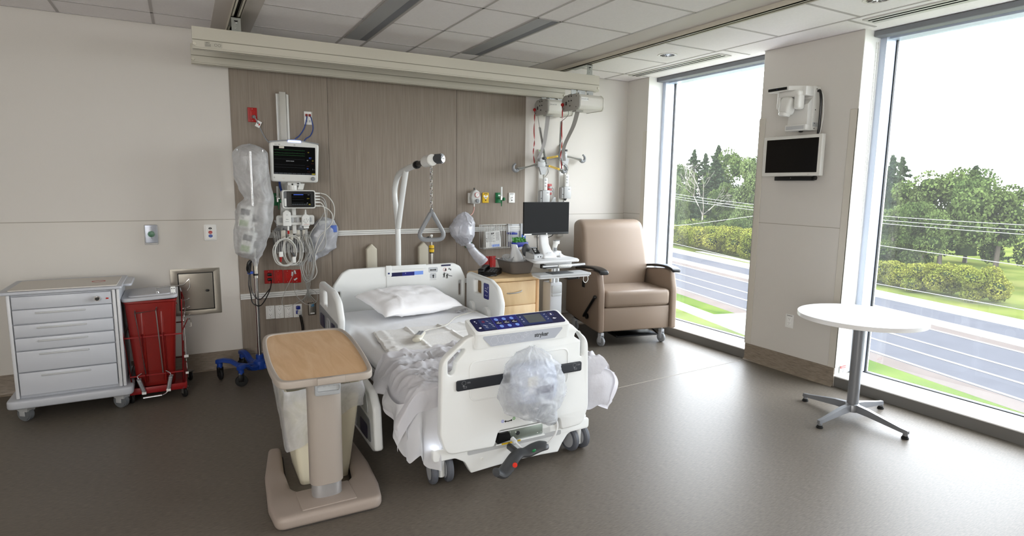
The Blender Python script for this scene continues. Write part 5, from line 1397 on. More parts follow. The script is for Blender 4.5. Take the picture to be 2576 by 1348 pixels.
flowmeter(2.83, 1.438, 'green oxygen flowmeter between the yellow and white gas plates', 1.55)
flowmeter(.696, 1.424, 'green oxygen flowmeter between the bagged IV pole and the small monitor', 1.535)
t = thing('gas_outlet', 'small green outlet plate half hidden behind the hanging monitor leads', 'gas outlet', (.973, DW, .935)); m = MB(green_pl); m.plate([rrect(.945, .937, 1.0, 1.017, .004)], .01, XZ(DW), .003); m.build('cover_plate', t); m = MB(wh_f); m.box(.958, .972, DW-.0115, DW-.0095, .97, .995); m.build('gas_port', t)
t = thing('gas_outlet', 'small green outlet plate behind the knot of the hanging white bag', 'gas outlet', (2.49, DW, .94)); m = MB(green_pl); m.plate([rrect(2.46, .94, 2.535, 1.065, .004)], .01, XZ(DW), .003); m.build('cover_plate', t); m = MB(wh_f); m.box(2.475, 2.50, DW-.0115, DW-.0095, .95, .962); m.build('gas_port', t)
# suction regulator
t = thing('suction_regulator', 'white suction regulator with a round dial on the wood panel', 'regulator', (2.54, DW, 1.38))
m = MB(wh_o); m.plate([rrect(2.487, 1.385, 2.55, 1.487, .004)], .01, XZ(DW), .003); m.build('wall_plate', t)
m = MB(M('regulator grey', '#c6c7c4', .35)); m.plate([rpoly([(2.505, 1.38), (2.592, 1.38), (2.60, 1.44), (2.585, 1.50), (2.545, 1.525), (2.51, 1.50), (2.495, 1.44)], .022, 5)], .06, XZ(DW-.012), .012, 3); m.mat(black_pl); m.cyl((2.54, DW-.04, 1.52), (2.54, DW-.04, 1.538), .006); m.build('regulator_body', t)
m = MB(white_pl); Xg = XZ(DW-.072); m.lathe([(.024, 0), (.026, .006), (.022, .007), (.0, .005)], 28, Xg @ Matrix.Translation((2.557, 1.468, 0)))
m.mat(red_ink); m.plate([circ(2.557, 1.468, .0255, 28), circ(2.557, 1.468, .0225, 28)], .0075, Xg); m.mat(black_ink)
m.box(-.001, .001, -.004, .015, .006, .0068, X=Xg @ Matrix.Translation((2.557, 1.468, 0)) @ Matrix.Rotation(-.7, 4, 'Z'))
for k in range(9): a = -2.2+k*.55; m.box(-.0006, .0006, .014, .019, .006, .0068, X=Xg @ Matrix.Translation((2.557, 1.468, 0)) @ Matrix.Rotation(a, 4, 'Z'))
m.build('dial', t)
m = MB(grey_pl); m.lathe([(.019, 0), (.019, .012), (.015, .016), (0, .016)], 24, Xg @ Matrix.Translation((2.56, 1.41, 0))); m.build('knob', t)
m = MB(M('suction tube', '#c99a8c', .3)); m.mat(white_pl); m.cyl((2.535, DW-.05, 1.38), (2.535, DW-.05, 1.352), .006); m.mat(M('suction tube', '#c99a8c')); m.tube(catmull([(2.535, DW-.05, 1.355), (2.53, DW-.055, 1.32), (2.505, DW-.075, 1.285), (2.47, DW-.09, 1.265)], 6), .0055, 8); m.build('suction_tube', t)
# grey-white equipment rails along the headwall
railw = M('equipment rail', '#dcdcd9', .35)
def eq_rail(x0, x1, z0, lab, nm='equipment_rail'):
    m = MB(railw); h = .046
    prof = [(DW+.001, z0), (DW-.012, z0), (DW-.012, z0+.012), (DW-.006, z0+.013), (DW-.006, z0+.016), (DW-.012, z0+.017), (DW-.012, z0+.029), (DW-.006, z0+.03), (DW-.006, z0+.033), (DW-.012, z0+.034), (DW-.012, z0+h), (DW+.001, z0+h)]
    m.loft([[(x, y, z) for y, z in prof] for x in (x0, x1)])
    m.mat(M('rail groove', '#8f8f8d', .5)); m.box(x0, x1, DW-.0068, DW-.0055, z0+.0135, z0+.0155); m.box(x0, x1, DW-.0068, DW-.0055, z0+.0305, z0+.0325)
    m.build(nm, label=lab, cat='rail', group='white equipment rails on the wood panel')
eq_rail(.58, 3.14, 1.098, 'upper white equipment rail across the wood panel')
eq_rail(.379, 3.13, .581, 'lower white equipment rail disappearing behind the headboard')
# wire baskets
def basket(x0, x1, z0, z1, y1, dep, lab, nm='wire_basket'):
    t = thing(nm, lab, 'basket', ((x0+x1)/2, y1, z0), group='white wire baskets on the upper rail')
    wm = M('white wire', '#e3e3e0', .4); m = MB(wm); y0 = y1-dep
    rx = lambda z: (z-z0)/(z1-z0)*.006
    for z in (z0, z1): m.tube([(x0-rx(z), y0, z), (x1+rx(z), y0, z), (x1+rx(z), y1, z), (x0-rx(z), y1, z)], .0035, 6, closed=True)
    m.build('rim_wire', t)
    m = MB(wm); n = 16
    for k in range(n+1):
        x = x0+(x1-x0)*k/n
        m.tube([(x, y1, z1), (x, y1, z0), (x, y0, z0), (x, y0, z1)], .0022, 5)
    for k in range(1, 5):
        y = y0+dep*k/5
        for xx, s in ((x0, -1), (x1, 1)): m.tube([(xx, y, z0), (xx+s*.006, y, z1)], .0022, 5)
    m.build('side_wires', t)
    return t
basket(2.612, 2.922, .93, 1.165, D-.02, .105, 'white wire basket with paper forms beside the workstation monitor')
t = thing('paper_forms', 'clear bag of white printed forms standing in the right wire basket', 'papers', (2.73, 5.335, .94))
m = MB(M('printed paper', '#e6e7e6', .7)); X = Matrix.Translation((2.735, 5.31, .94)) @ euler(-.06, -.05, 0); m.box(-.085, .085, -.002, .002, 0, .165, X=X)
m.mat(grey_ink)
for k in range(7): m.box(-.07, .0 if k % 2 else .02, -.0026, -.0018, .145-k*.014, .149-k*.014, X=X)
for k in range(6): m.box(.03, .07, -.0026, -.0018, .14-k*.014, .145-k*.014, X=X)
m.mat(black_ink); m.box(-.02, .01, -.0026, -.0018, .135, .15, X=X)
for k in range(3): m.box(-.078, -.07, -.0026, -.0018, .06+k*.016, .068+k*.016, X=X)
m.mat(sky_b); m.box(-.02, .07, -.0026, -.0018, .005, .03, X=X)
m.build('form_sheet', t)
m = MB(film_mat('clear film', '#e8eaec', .25, .12)); m.grid(lambda u, v: Vector((2.66+.15*u, 5.325-.02*math.sin(u*7)+.01*nz(u*5, v*5), .94+.225*v+.01*math.sin(u*5))), 20, 20); m.build('film_bag', t)
tb = basket(.655, .912, .975, 1.16, D-.02, .12, 'white wire basket full of cable bags under the patient monitor')
t = thing('cable_bag', 'crinkled clear bag of leads stuffed in the left wire basket', 'bag', (.78, 5.32, .98))
cf = film_mat('crinkled film', '#d9dcdf', .38, .12)
m = MB(cf); m.grid(lambda u, v: Vector((.785+(.115+.02*nz(u*9, v*7))*math.cos(2*PI*u), 5.325+(.045+.02*nz(u*8, v*6, 3))*math.sin(2*PI*u), .98+.27*v)), 60, 40, closeu=True); m.build('film_bag', t)
m = MB(dgrey_pl)
for k in range(5): m.tube(catmull([(.70+.04*k, 5.33, 1.0), (.72+.03*k, 5.31, 1.08), (.69+.045*k, 5.33, 1.18)], 6), .009, 8)
m.build('dark_leads', t)
# blue strip dispensers and pads behind the workstation monitor
t = thing('supply_holder', 'clear supply holder with green and blue packs behind the workstation monitor', 'holder', (2.98, D-.004, .93))
m = MB(lgrey_pl); m.box(2.93, 2.955, DW-.03, DW, .93, 1.17, .004); m.box(3.09, 3.14, DW-.02, DW, .93, 1.17, .004); m.box(2.93, 3.14, DW-.006, DW, .94, 1.165, .002); m.build('holder_frame', t)
m = MB(M('pack blue', '#172a8a', .35)); m.box(2.92, 3.0, D-.12, D-.03, 1.065, 1.085, .004); m.box(2.93, 3.12, D-.14, D-.03, .935, .985, .006); m.build('blue_tray', t)
m = MB(M('pack green', '#4f9a45', .45)); m.grid(lambda u, v: Vector((2.94+.16*u, D-.135+.03*v+.012*nz(u*6, v*5), .975+.06*v+.012*nz(u*9, v*3, 2))), 24, 10, thick=.004); m.mat(M('pack label blue', '#2a5fb5', .4)); m.plate([rrect(3.06, 1.01, 3.105, 1.065, .002)], .004, XZ(D-.10)); m.mat(white_ink); m.plate([[(3.065, 1.02), (3.083, 1.05), (3.10, 1.055), (3.088, 1.035)]], .001, XZ(D-.104)); m.build('green_pack', t)

# ------------------------------------------------------------------ patient monitor on its wall channel
t = thing('wall_channel', 'tall white vertical mounting channel above the patient monitor', 'mount', (.77, DW, 1.2))
m = MB(M('channel white', '#d9d9d5', .35)); m.box(.722, .818, DW-.018, DW, 1.15, 2.30, .002); m.box(.722, .735, DW-.03, DW-.015, 1.15, 2.295, .002); m.box(.805, .822, DW-.026, DW-.015, 1.15, 2.295, .002); m.build('channel', t)
m = MB(M('channel cover', '#bdbbb3', .45)); m.box(.748, .80, DW-.034, DW-.017, 1.9, 2.315, .003); m.build('cover_strip', t)
t = thing('patient_monitor', 'large white patient monitor with a glowing blue alarm light and dark screen', 'monitor', (.80, 5.15, 1.57))
Xp = Matrix.Translation((.802, 5.09, 1.737)) @ euler(.02, .018, -.05) @ Matrix(((1, 0, 0, 0), (0, 0, -1, 0), (0, 1, 0, 0), (0, 0, 0, 1)))
pw = M('monitor white', '#d8d9d6', .35)
m = MB(pw); body = rpoly([(-.178, -.165), (.178, -.165), (.188, .145), (.0, .168), (-.188, .145)], [.022, .022, .03, .3, .03], 6)
m.plate([body], .05, Xp, .014, 3); m.plate([[(x*.9, y*.88) for x, y in body]], .09, Xp @ XY(-.075), .02, 2); m.build('monitor_case', t)
m = MB(grey_pl); m.plate([rpoly([(-.186, .138), (0, .160), (.186, .138), (.187, .15), (0, .174), (-.187, .15)], .006)], .06, Xp @ XY(-.014), .006); m.build('top_trim', t)
m = MB(M('alarm light', '#7f95ff', .3, emit=4.)); m.plate([rpoly([(-.05, .148), (.05, .148), (.048, .164), (-.048, .164)], .006)], .066, Xp @ XY(-.014), .003); m.build('alarm_light', t)
m = MB(M('dark screen', '#020304', .45, spec=.08)); m.plate([rrect(-.158, -.105, .158, .115, .003)], .0015, Xp @ XY(.0495)); m.build('screen', t)
# waveforms and numbers on the screen
Xs = Xp @ XY(.0511)
def wave(z, col_, amp, n=6, x0=-.152, x1=.078):
    m.mat(col_)
    pts = []
    for k in range(n):
        a = x0+(x1-x0)*k/n; b_ = (x1-x0)/n
        pts += [(a, z), (a+b_*.4, z), (a+b_*.45, z+amp*.2), (a+b_*.5, z-amp*.2), (a+b_*.54, z+amp), (a+b_*.58, z-amp*.4), (a+b_*.62, z), (a+b_*.8, z+amp*.15), (a+b_*.9, z)]
    pts.append((x1, z))
    for p, q in zip(pts, pts[1:]): m.plate([[(p[0], p[1]-.0005), (q[0], q[1]-.0005), (q[0], q[1]+.0005), (p[0], p[1]+.0005)]], .0003, Xs)
sg = M('screen green', '#3d8a4a', .4, emit=.12); sy = M('screen yellow', '#9a8f2a', .4, emit=.15); sb = M('screen blue', '#3a5cc0', .4, emit=.2); sr = M('screen red', '#a3321f', .4, emit=.15); sw = M('screen white', '#b9bdc0', .4, emit=.12); sd = M('screen grey', '#3a4048', .4, emit=.03)
m = MB(sg); wave(.086, sg, .007); wave(.062, sg, .006); wave(.045, sg, .004); wave(.015, sd, .003, 8); wave(-.03, sd, .003, 8); wave(-.05, sd, .003, 8)
m.mat(sd)
for k in range(9): m.plate([rrect(-.154+k*.034, -.102, -.123+k*.034, -.093, .001)], .0003, Xs)
m.mat(sy); m.plate([rrect(.130, -.102, .155, -.091, .001)], .0004, Xs); m.text('80', .012, Xs @ Matrix.Translation((.105, .074, 0)), th=.0004); m.text('97', .014, Xs @ Matrix.Translation((.138, .008, 0)), th=.0004)
m.mat(sb); m.text('97', .020, Xs @ Matrix.Translation((.118, .028, 0)), th=.0004); m.text('RR', .012, Xs @ Matrix.Translation((.098, -.055, 0)), th=.0004)
m.mat(sr)
for x, z in ((.135, -.012), (.1, -.035), (.105, -.078)): m.text('- -', .018, Xs @ Matrix.Translation((x, z, 0)), th=.0004)
m.mat(sw); m.text('DEMO MODE', .010, Xs @ Matrix.Translation((-.035, .0, 0)), th=.0004); m.text('1 -', .016, Xs @ Matrix.Translation((.142, -.06, 0)), th=.0004); m.text('97', .012, Xs @ Matrix.Translation((.098, .01, 0)), th=.0004)
m.mat(M('screen tag', '#c9c5b8', .6)); m.plate([rrect(-.115, .098, -.078, .114, .001)], .0006, Xs)
m.build('screen_display', t)
m = MB(grey_pl); Xf = Xp @ XY(.05); m.lathe([(.016, 0), (.016, .012), (.012, .016), (0, .016)], 24, Xf @ Matrix.Translation((.138, -.134, 0))); m.build('knob', t)
m = MB(black_ink); m.text('ICU  408', .011, Xf @ Matrix.Translation((-.128, .126, -.0002))); m.plate([circ(0, .128, .006, 18), circ(0, .128, .0045, 18)], .0006, Xf); m.plate([circ(-.155, -.132, .005, 14), circ(-.155, -.132, .0035, 14)], .0006, Xf)
m.mat(M('orange mark', '#b8791f', .5)); m.plate([circ(-.092, -.136, .0018, 8)], .0006, Xf); m.plate([circ(-.082, -.136, .0018, 8)], .0006, Xf); m.build('case_marks', t)
m = MB(white_pl); m.box(.755, .855, 5.14, 5.24, 1.545, 1.572, .004); m.cyl((.80, 5.18, 1.50), (.80, 5.18, 1.55), .036, seg=24); m.loft([[(.83, 5.15, 1.51), (.875, 5.15, 1.51), (.875, DW-.03, 1.50), (.83, DW-.03, 1.50)], [(.85, 5.15, 1.56), (.888, 5.15, 1.56), (.888, DW-.03, 1.58), (.85, DW-.03, 1.58)]])
m.box(.76, .81, 5.2, DW-.02, 1.44, 1.56, .006)
m.mat(black_ink); m.plate([circ(.79, 1.553, .007, 14)], .003, XZ(5.14)); m.plate([circ(.835, 1.558, .01, 12, .005)], .003, XZ(5.14))
m.build('mount_arm', t)
m = MB(M('blue cable', '#1b3f8c')); m.tube(catmull([(.71, 5.26, 1.60), (.708, 5.25, 1.55), (.72, 5.26, 1.50), (.74, 5.28, 1.46)], 6), .009, 8); m.build('blue_cable', t)
# small transport monitor below it
t = thing('transport_monitor', 'small white framed monitor with black face and five leads, under the large one', 'monitor', (.835, 5.16, 1.355))
Xq = XZ(5.15)
m = MB(pw); fr = rrect(.70, 1.357, .962, 1.507, .02, 5); m.plate([fr, rrect(.713, 1.367, .954, 1.497, .014, 5)], .05, Xq @ XY(-.0), .008, 3); m.plate([rrect(.705, 1.36, .957, 1.503, .016)], .04, Xq @ XY(-.03), .006)
m.build('monitor_frame', t)
m = MB(black_pl); m.plate([rrect(.742, 1.366, .955, 1.498, .012)], .036, Xq @ XY(.0), .002); m.build('front_glass', t)
m = MB(grey_pl); m.plate([rrect(.712, 1.367, .744, 1.498, .004)], .02, Xq); m.mat(white_pl); m.box(.719, .737, 5.118, 5.14, 1.375, 1.44, .004); m.build('battery_bay', t)
Xq2 = Xq @ XY(.0362)
m = MB(M('dark screen', '#05070a')); m.plate([rrect(.775, 1.385, .925, 1.475, .002)], .0006, Xq2); m.mat(sb); m.plate([rrect(.792, 1.466, .868, 1.473, .001)], .001, Xq2); m.mat(sd)
for k in range(7): m.plate([rrect(.777+k*.018, 1.387, .793+k*.018, 1.395, .001)], .001, Xq2)
for z in (1.45, 1.43, 1.405): m.plate([rrect(.78, z, .87, z+.001, .0002)], .001, Xq2)
m.mat(sy); m.text('OFF', .012, Xq2 @ Matrix.Translation((.905, 1.437, .0006)), th=.0004); m.plate([rrect(.908, 1.386, .923, 1.394, .001)], .001, Xq2); m.mat(sw); m.text('60', .009, Xq2 @ Matrix.Translation((.898, 1.402, .0006)), th=.0004); m.text('Adult', .007, Xq2 @ Matrix.Translation((.91, 1.468, .0006)), th=.0004)
m.build('screen_display', t)
m = MB(white_pl)
for z in (1.482, 1.457, 1.432, 1.408, 1.377): m.cyl((.96, 5.135, z), (1.005, 5.135, z-.001), .009 if z > 1.39 else .007, .005, 12)
m.build('lead_connector', t)
# the loose leads that run down from it
wl_ = M('lead white', '#cfcfca', .45); gl_ = M('lead grey', '#a9a9a6', .45)
leads = [[(1.005, 5.135, 1.482), (1.06, 5.14, 1.465), (1.115, 5.16, 1.40), (1.13, 5.18, 1.32), (1.11, 5.19, 1.23), (1.05, 5.2, 1.16), (1.0, 5.22, 1.10), (.965, 5.25, .98), (.955, 5.28, .90)],
         [(1.005, 5.135, 1.457), (1.04, 5.14, 1.43), (1.06, 5.15, 1.36), (1.06, 5.17, 1.27), (1.05, 5.19, 1.15), (1.055, 5.2, 1.06), (1.03, 5.21, 1.0), (.98, 5.22, .975)],
         [(1.005, 5.135, 1.432), (1.035, 5.14, 1.41), (1.05, 5.15, 1.35), (1.02, 5.17, 1.28), (.98, 5.18, 1.22), (.94, 5.2, 1.16), (.92, 5.21, 1.11)],
         [(1.005, 5.135, 1.408), (1.03, 5.14, 1.38), (1.045, 5.15, 1.32), (1.05, 5.17, 1.2), (1.03, 5.18, 1.1), (.99, 5.2, 1.02), (.965, 5.22, .94), (.97, 5.24, .87), (.98, 5.25, .80), (.95, 5.25, .745), (.90, 5.25, .74), (.86, 5.25, .79)],
         [(1.0, 5.135, 1.377), (1.03, 5.14, 1.37), (1.08, 5.15, 1.34), (1.11, 5.16, 1.29), (1.10, 5.17, 1.22), (1.06, 5.18, 1.18)]]
m = MB(wl_)
for i, P in enumerate(leads):
    m.mat(gl_ if i in (1, 2) else wl_); m.tube(catmull(P, 8), .0042, 7)
m.build('monitor_leads', t, label='white and grey leads curving down from the right side')
# cable module holder
t = thing('module_holder', 'white cable module rack holding two plug modules over the left wire basket', 'holder', (.815, 5.22, 1.2))
m = MB(pw); Xh = XZ(5.235); m.plate([rrect(.665, 1.215, .968, 1.297, .02, 5), rrect(.688, 1.237, .945, 1.277, .012, 4)], .022, Xh, .005, 2)
m.box(.793, .825, 5.235, 5.27, 1.14, 1.36, .004); m.box(.80, .822, 5.26, DW-.01, 1.30, 1.33)
m.build('holder_frame', t)
for x in (.70, .79, .835, .94):
    m = MB(lgrey_pl); m.box(x-.014, x+.014, 5.213, 5.24, 1.236, 1.278, .005); m.build('holder_clip', t)
for i, (x, nm) in enumerate(((.747, 'gas'), (.892, 'ecg'))):
    m = MB(white_pl)
    if i == 0: m.plate([rpoly([(.711, 1.21), (.779, 1.207), (.775, 1.322), (.752, 1.342), (.735, 1.342), (.712, 1.322)], .008)], .03, XZ(5.212), .006, 2); m.cyl((.752, 5.195, 1.207), (.752, 5.195, 1.172), .008)
    else: m.plate([rpoly([(.86, 1.207), (.923, 1.205), (.925, 1.29), (.905, 1.305), (.88, 1.305), (.862, 1.285)], .008)], .03, XZ(5.212), .006, 2); m.cyl((.893, 5.197, 1.303), (.896, 5.2, 1.345), .010, .004, 12); m.box(.875, .918, 5.19, 5.21, 1.185, 1.206, .003)
    mod = m.build('plug_module', t)
    m = MB(grey_ink)
    if i == 0: m.text('ibex', .011, XZ(5.1815) @ Matrix.Translation((.745, 1.265, 0))); m.plate([circ(.745, 1.302, .003, 10)], .0004, XZ(5.1815)); m.box(.73, .76, 5.181, 5.182, 1.245, 1.247)
    else:
        m.mat(black_ink)
        for a, b_ in ((.88, 1.262), (.898, 1.268), (.905, 1.25), (.884, 1.243), (.912, 1.262), (.893, 1.235), (.872, 1.25)): m.plate([circ(a, b_, .0022, 8)], .0004, XZ(5.1815)); m.box(a-.0005, a+.0005, 5.181, 5.182, b_-.012, b_)
        m.mat(red_ink); m.box(.875, .915, 5.181, 5.182, 1.218, 1.220)
    m.build('module_print', mod)
m = MB(red_pl); m.cyl((.752, 5.195, 1.172), (.754, 5.2, 1.145), .008, .009, 12); m.build('red_boot', t)
# hooks with coiled cables
hook_m = M('hook cream', '#d3cfc4', .45)
coils = [(.722, 5.195, .99, .083, .105, 4, 'thick white cable coil with red-tipped plug on the leftmost hook'), (.785, 5.22, 1.0, .072, .115, 4, 'grey-white cable coil on the second hook'), (.835, 5.235, 1.0, .075, .12, 4, 'grey cable coil on the third hook'), (.90, 5.225, .93, .055, .20, 3, 'long loose lead bundle on the rightmost hook')]
for i, (x, y, z, rx_, rz_, n, lab) in enumerate(coils):
    t = thing('cable_hook', ['cream hook clipped to the left end of the basket rim', 'cream hook on the basket rim beside the leftmost one', 'cream hook on the basket rim behind the module plugs', 'cream hook at the right end of the basket rim'][i], 'hook', (x, y, 1.08), group='cream hooks on the left basket')
    hx = [.722, .78, .838, .892][i]
    m = MB(hook_m); m.box(hx-.018, hx+.018, 5.255, 5.275, 1.10, 1.17, .005); m.tube(catmull([(hx, 5.265, 1.11), (hx, 5.24, 1.092), (hx, 5.225, 1.095), (hx, 5.218, 1.12)], 5), .013, 10); m.build('hook_body', t)
    c = thing('coiled_cable', lab, 'cable', (x, y, z-rz_), group='coiled monitor cables')
    m = MB([wl_, wl_, gl_, gl_][i])
    for k in range(n):
        j = random.uniform(-1, 1); pts = []
        for q in range(40):
            a = 2*PI*q/40
            pts.append((x+.008*j+(rx_+.006*k-.008)*math.cos(a)+.008*nz(a, k, i), y-.004*k+.008*math.sin(a+k), z+(rz_+.004*k)*math.sin(a)+.008*nz(a*1.2, k, i+7)))
        m.tube(pts, .0046 if i == 0 else .0036, 7, closed=True)
    m.build('cable_loops', c)
    if i == 0:
        m = MB(white_pl); m.box(.77, .80, 5.16, 5.18, .90, .955, .007); m.build('cable_plug', c)
        m = MB(white_pl); m.box(.668, .70, 5.165, 5.185, .955, 1.0, .006); pl_ = m.build('cable_plug', c)
        m = MB(red_pl); m.cyl((.682, 5.175, .955), (.68, 5.175, .915), .01, .007, 12); m.build('red_tip', pl_)
        m = MB(dgrey_pl); m.cyl((.775, 5.175, .985), (.79, 5.17, .955), .009, .008, 10); m.build('cable_boot', c)
    if i == 3:
        m = MB(gl_)
        for k in range(7):
            a = k/6; xx = .86+.05*a
            m.tube(catmull([(.90+.01*math.sin(k), 5.20, 1.19), (.90+.012*math.cos(k*2), 5.2, 1.08), (.93+.02*math.sin(k*3), 5.21, .98), (.905+.05*math.sin(k*1.7), 5.22, .86), (.90+.02*math.cos(k), 5.24, .72), (.895+.01*k*.3, 5.28, .62), (.86+.02*k, 5.33, .53+.012*math.sin(k))], 6), .0028, 6)
        for P in ([(.80, 5.24, .82), (.74, 5.26, .70), (.70, 5.28, .60), (.695, 5.29, .53), (.75, 5.3, .51), (.86, 5.3, .56), (.90, 5.3, .60)], [(.80, 5.25, .66), (.84, 5.26, .65), (.93, 5.28, .65), (.985, 5.3, .60), (.98, 5.31, .53), (.93, 5.32, .505)], [(.79, 5.24, .72), (.80, 5.26, .62), (.87, 5.28, .53), (.94, 5.3, .50)]):
            m.tube(catmull(P, 8), .0024, 6)
        m.build('loose_leads', c)
        for p_, q_ in (((.79, 5.24, .745), (.815, 5.24, .76)), ((.79, 5.22, .83), (.80, 5.22, .80)), ((.775, 5.22, .82), (.77, 5.22, .785))):
            m = MB(lgrey_pl); m.cyl(p_, q_, .008, .006, 10); m.build('lead_clip', c)
# jack under the lower rail
t = thing('wall_jack', 'small steel jack plate under the lower rail left of the bed', 'outlet', (.956, DW, .394))
m = MB(M('jack frame', '#3c3026', .5)); m.plate([rrect(.922, .394, .99, .506, .002)], .006, XZ(DW)); m.mat(steel); m.plate([rrect(.928, .40, .984, .50, .002)], .010, XZ(DW), .001); m.mat(white_pl); m.box(.94, .975, DW-.0115, DW-.0095, .405, .415); m.build('cover_plate', t)
m = MB(M('jack blue', '#4b7fa0', .4)); m.box(.945, .972, DW-.022, DW-.009, .472, .496, .003); m.build('plug', t)
# ------------------------------------------------------------------ bags
def profile_bag(m, left, right, y, dep, z0, z1, seed, folds=.012, nu=72, nv=90, lean=0., tw=0.):
    def f(u, v):
        z = z0+(z1-z0)*v; l, r = interp(left, z), interp(right, z); a = 2*PI*u
        cx, hw = (l+r)/2, (r-l)/2
        k = math.sin(PI*min(1, max(0, (1-v)*8)))**1 if v > .94 else 1
        g = abs(nz(math.cos(a)*2.1+tw*v*3, math.sin(a)*2.1+seed, v*5+seed))
        w_ = 1-folds*7*g+.03*math.sin(a*5+v*9+seed)
        d = interp(dep, z)
        top = math.sqrt(max(0, 1-max(0, (v-.93)/.07)**2)) if v > .93 else 1
        return Vector((cx+hw*w_*math.cos(a)*top, y+lean*(z-z0)+d*w_*math.sin(a)*top, z+folds*nz(a*2, v*6, seed)))
    m.grid(f, nu, nv, closeu=True)
def blob(c, r, seed, amp=.12, freq=1.6, flat=None):
    c = Vector(c)
    def f(u, v):
        a = 2*PI*u; t_ = PI*v
        n = Vector((math.cos(a)*math.sin(t_), math.sin(a)*math.sin(t_), math.cos(t_)))
        k = nz(n.x*freq+seed, n.y*freq, n.z*freq); k2 = nz(n.x*freq*3+seed, n.y*freq*3+3, n.z*freq*2.4)
        s = 1+amp*(.5-abs(k)*2)+amp*.45*(.4-abs(k2)*2)
        p = c+Vector((n.x*r[0], n.y*r[1], n.z*r[2]))*s
        if flat is not None: p.y = min(p.y, flat)
        return p
    return f
def cbag(m, l, r, yc_, dep, z0, z1, seed, sc=1., ymax=2.648, amp=1.):
    def f(u, v):
        z = z0+(z1-z0)*v; a = 2*PI*u; L_, R_ = interp(l, z), interp(r, z); cx, hw = (L_+R_)/2, (R_-L_)/2*sc
        ca, sa = math.cos(a), math.sin(a)
        n1 = nz(ca*1.3+seed, z*4.5+sa*.8, seed); n2 = nz(ca*2.6+z*5, sa*2.2, z*7+seed)
        crease = amp*.016*max(0, 1-7*abs(n1))+.009*max(0, 1-8*abs(n2))
        s_ = 1+amp*(.10*n1-.03*abs(n2))
        rnd_ = math.sqrt(max(.02, 1-max(0, (v-.86)/.14)**2))
        y = yc_+(interp(dep, z)*s_+crease)*sa*rnd_
        return Vector((cx+(hw*s_*.98+crease*.6)*ca*(.35+.65*rnd_), min(y, ymax), z+.012*n2))
    m.grid(f, 110, 80, closeu=True)
# ---- IV pole on a blue base, shrouded in a plastic bag with two pumps
px_, py_ = .468, 4.995
t = thing('iv_pole', 'chrome IV pole on a blue wheeled base left of the patient monitor', 'iv pole', (px_, py_, 0))
bluem = M('cast blue', '#183f8f', .4, bump=.05, bscale=200)
m = MB(bluem); m.lathe([(.0, .085), (.05, .085), (.055, .095), (.05, .15), (.03, .165), (.03, .20), (0, .20)], 28, Matrix.Translation((px_, py_, 0)))
ends = []
for k, (ex, ey) in enumerate(((.182, 5.10), (.317, 4.85), (.36, 5.30), (.64, 5.22), (.66, 4.90))):
    e = Vector((ex, ey, 0)); h_ = Vector((px_, py_, 0)); d = (e-h_); L = d.length; d.normalize(); n = Vector((-d.y, d.x, 0))
    prof = [(.02, .115, .032, .05), (L*.35, .105, .026, .036), (L*.55, .115, .023, .032), (L*.72, .15, .023, .03), (L-.03, .16, .024, .03), (L+.02, .152, .022, .034), (L+.028, .15, .016, .028)]
    m.loft([[h_+d*q+n*(w_*sx)+Vector((0, 0, z+hh/2*sz)) for sx, sz in ((-1, -.8), (-.8, -1), (.8, -1), (1, -.8), (1, .6), (.7, 1), (-.7, 1), (-1, .6))] for q, z, w_, hh in prof])
    m.cyl(e+Vector((0, 0, .10)), e+Vector((0, 0, .14)), .021)
    ends.append((ex, ey))
m.build('base', t)
for k, (ex, ey) in enumerate(ends):
    X = Matrix.Translation((ex, ey, .046)) @ Matrix.Rotation((.3, 1.5, 1.2, .2, .9)[k], 4, 'Z')
    m = MB(rubber); m.lathe([(.03, -.011), (.043, -.009), (.046, 0), (.043, .009), (.03, .011)], 26, X @ Matrix.Rotation(PI/2, 4, 'Y')); m.cyl((-.018, 0, 0), (.018, 0, 0), .024, X=X)
    m.mat(black_pl); m.box(-.02, -.015, -.018, .02, -.005, .06, .002, X=X); m.box(.015, .02, -.018, .02, -.005, .06, .002, X=X); m.box(-.02, .02, -.02, .022, .035, .065, .006, X=X); m.mat(chrome); m.cyl((0, 0, .05), (0, 0, .07), .013, X=X); m.cyl((.019, 0, 0), (.022, 0, 0), .007, X=X)
    m.build('caster', t)
m = MB(chrome); m.cyl((px_, py_, .19), (px_, py_, .90), .0155, seg=24); m.mat(steel); m.cyl((px_, py_, .82), (px_, py_, .945), .019, seg=24); m.mat(black_pl); m.cyl((px_, py_, .84), (px_, py_, .855), .0195, seg=24); m.mat(chrome); m.cyl((px_, py_, .94), (px_, py_, 1.80), .011, seg=16)
for s in (-1, 1): m.tube(catmull([(px_, py_, 1.80), (px_+s*.05, py_, 1.805), (px_+s*.085, py_, 1.79), (px_+s*.09, py_, 1.815)], 5), .005, 8)
m.build('pole', t)
m = MB(black_pl); m.tube(catmull([(px_-.03, py_-.01, .96), (px_-.05, py_-.01, .93), (px_-.045, py_, .87), (px_-.055, py_, .90), (px_-.04, py_, .95), (px_-.05, py_-.01, .86)], 6), .014, 8)
m.tube(catmull([(px_-.045, py_, .87), (px_-.055, py_-.01, .78), (px_-.045, py_-.01, .70), (px_-.03, py_-.01, .62), (px_+.03, py_, .60), (px_+.12, py_+.2, .68), (px_+.16, DW-.02, .745)], 8), .0045, 7)
m.tube(catmull([(px_-.04, py_, .86), (px_-.035, py_-.01, .72), (px_+.02, py_, .645), (px_+.12, py_+.2, .69)], 8), .0045, 7)
m.mat(M('blue strap', '#2b4fa8', .5)); m.box(px_-.06, px_-.02, py_-.02, py_+.01, .855, .875, .004); m.build('power_cord', t)
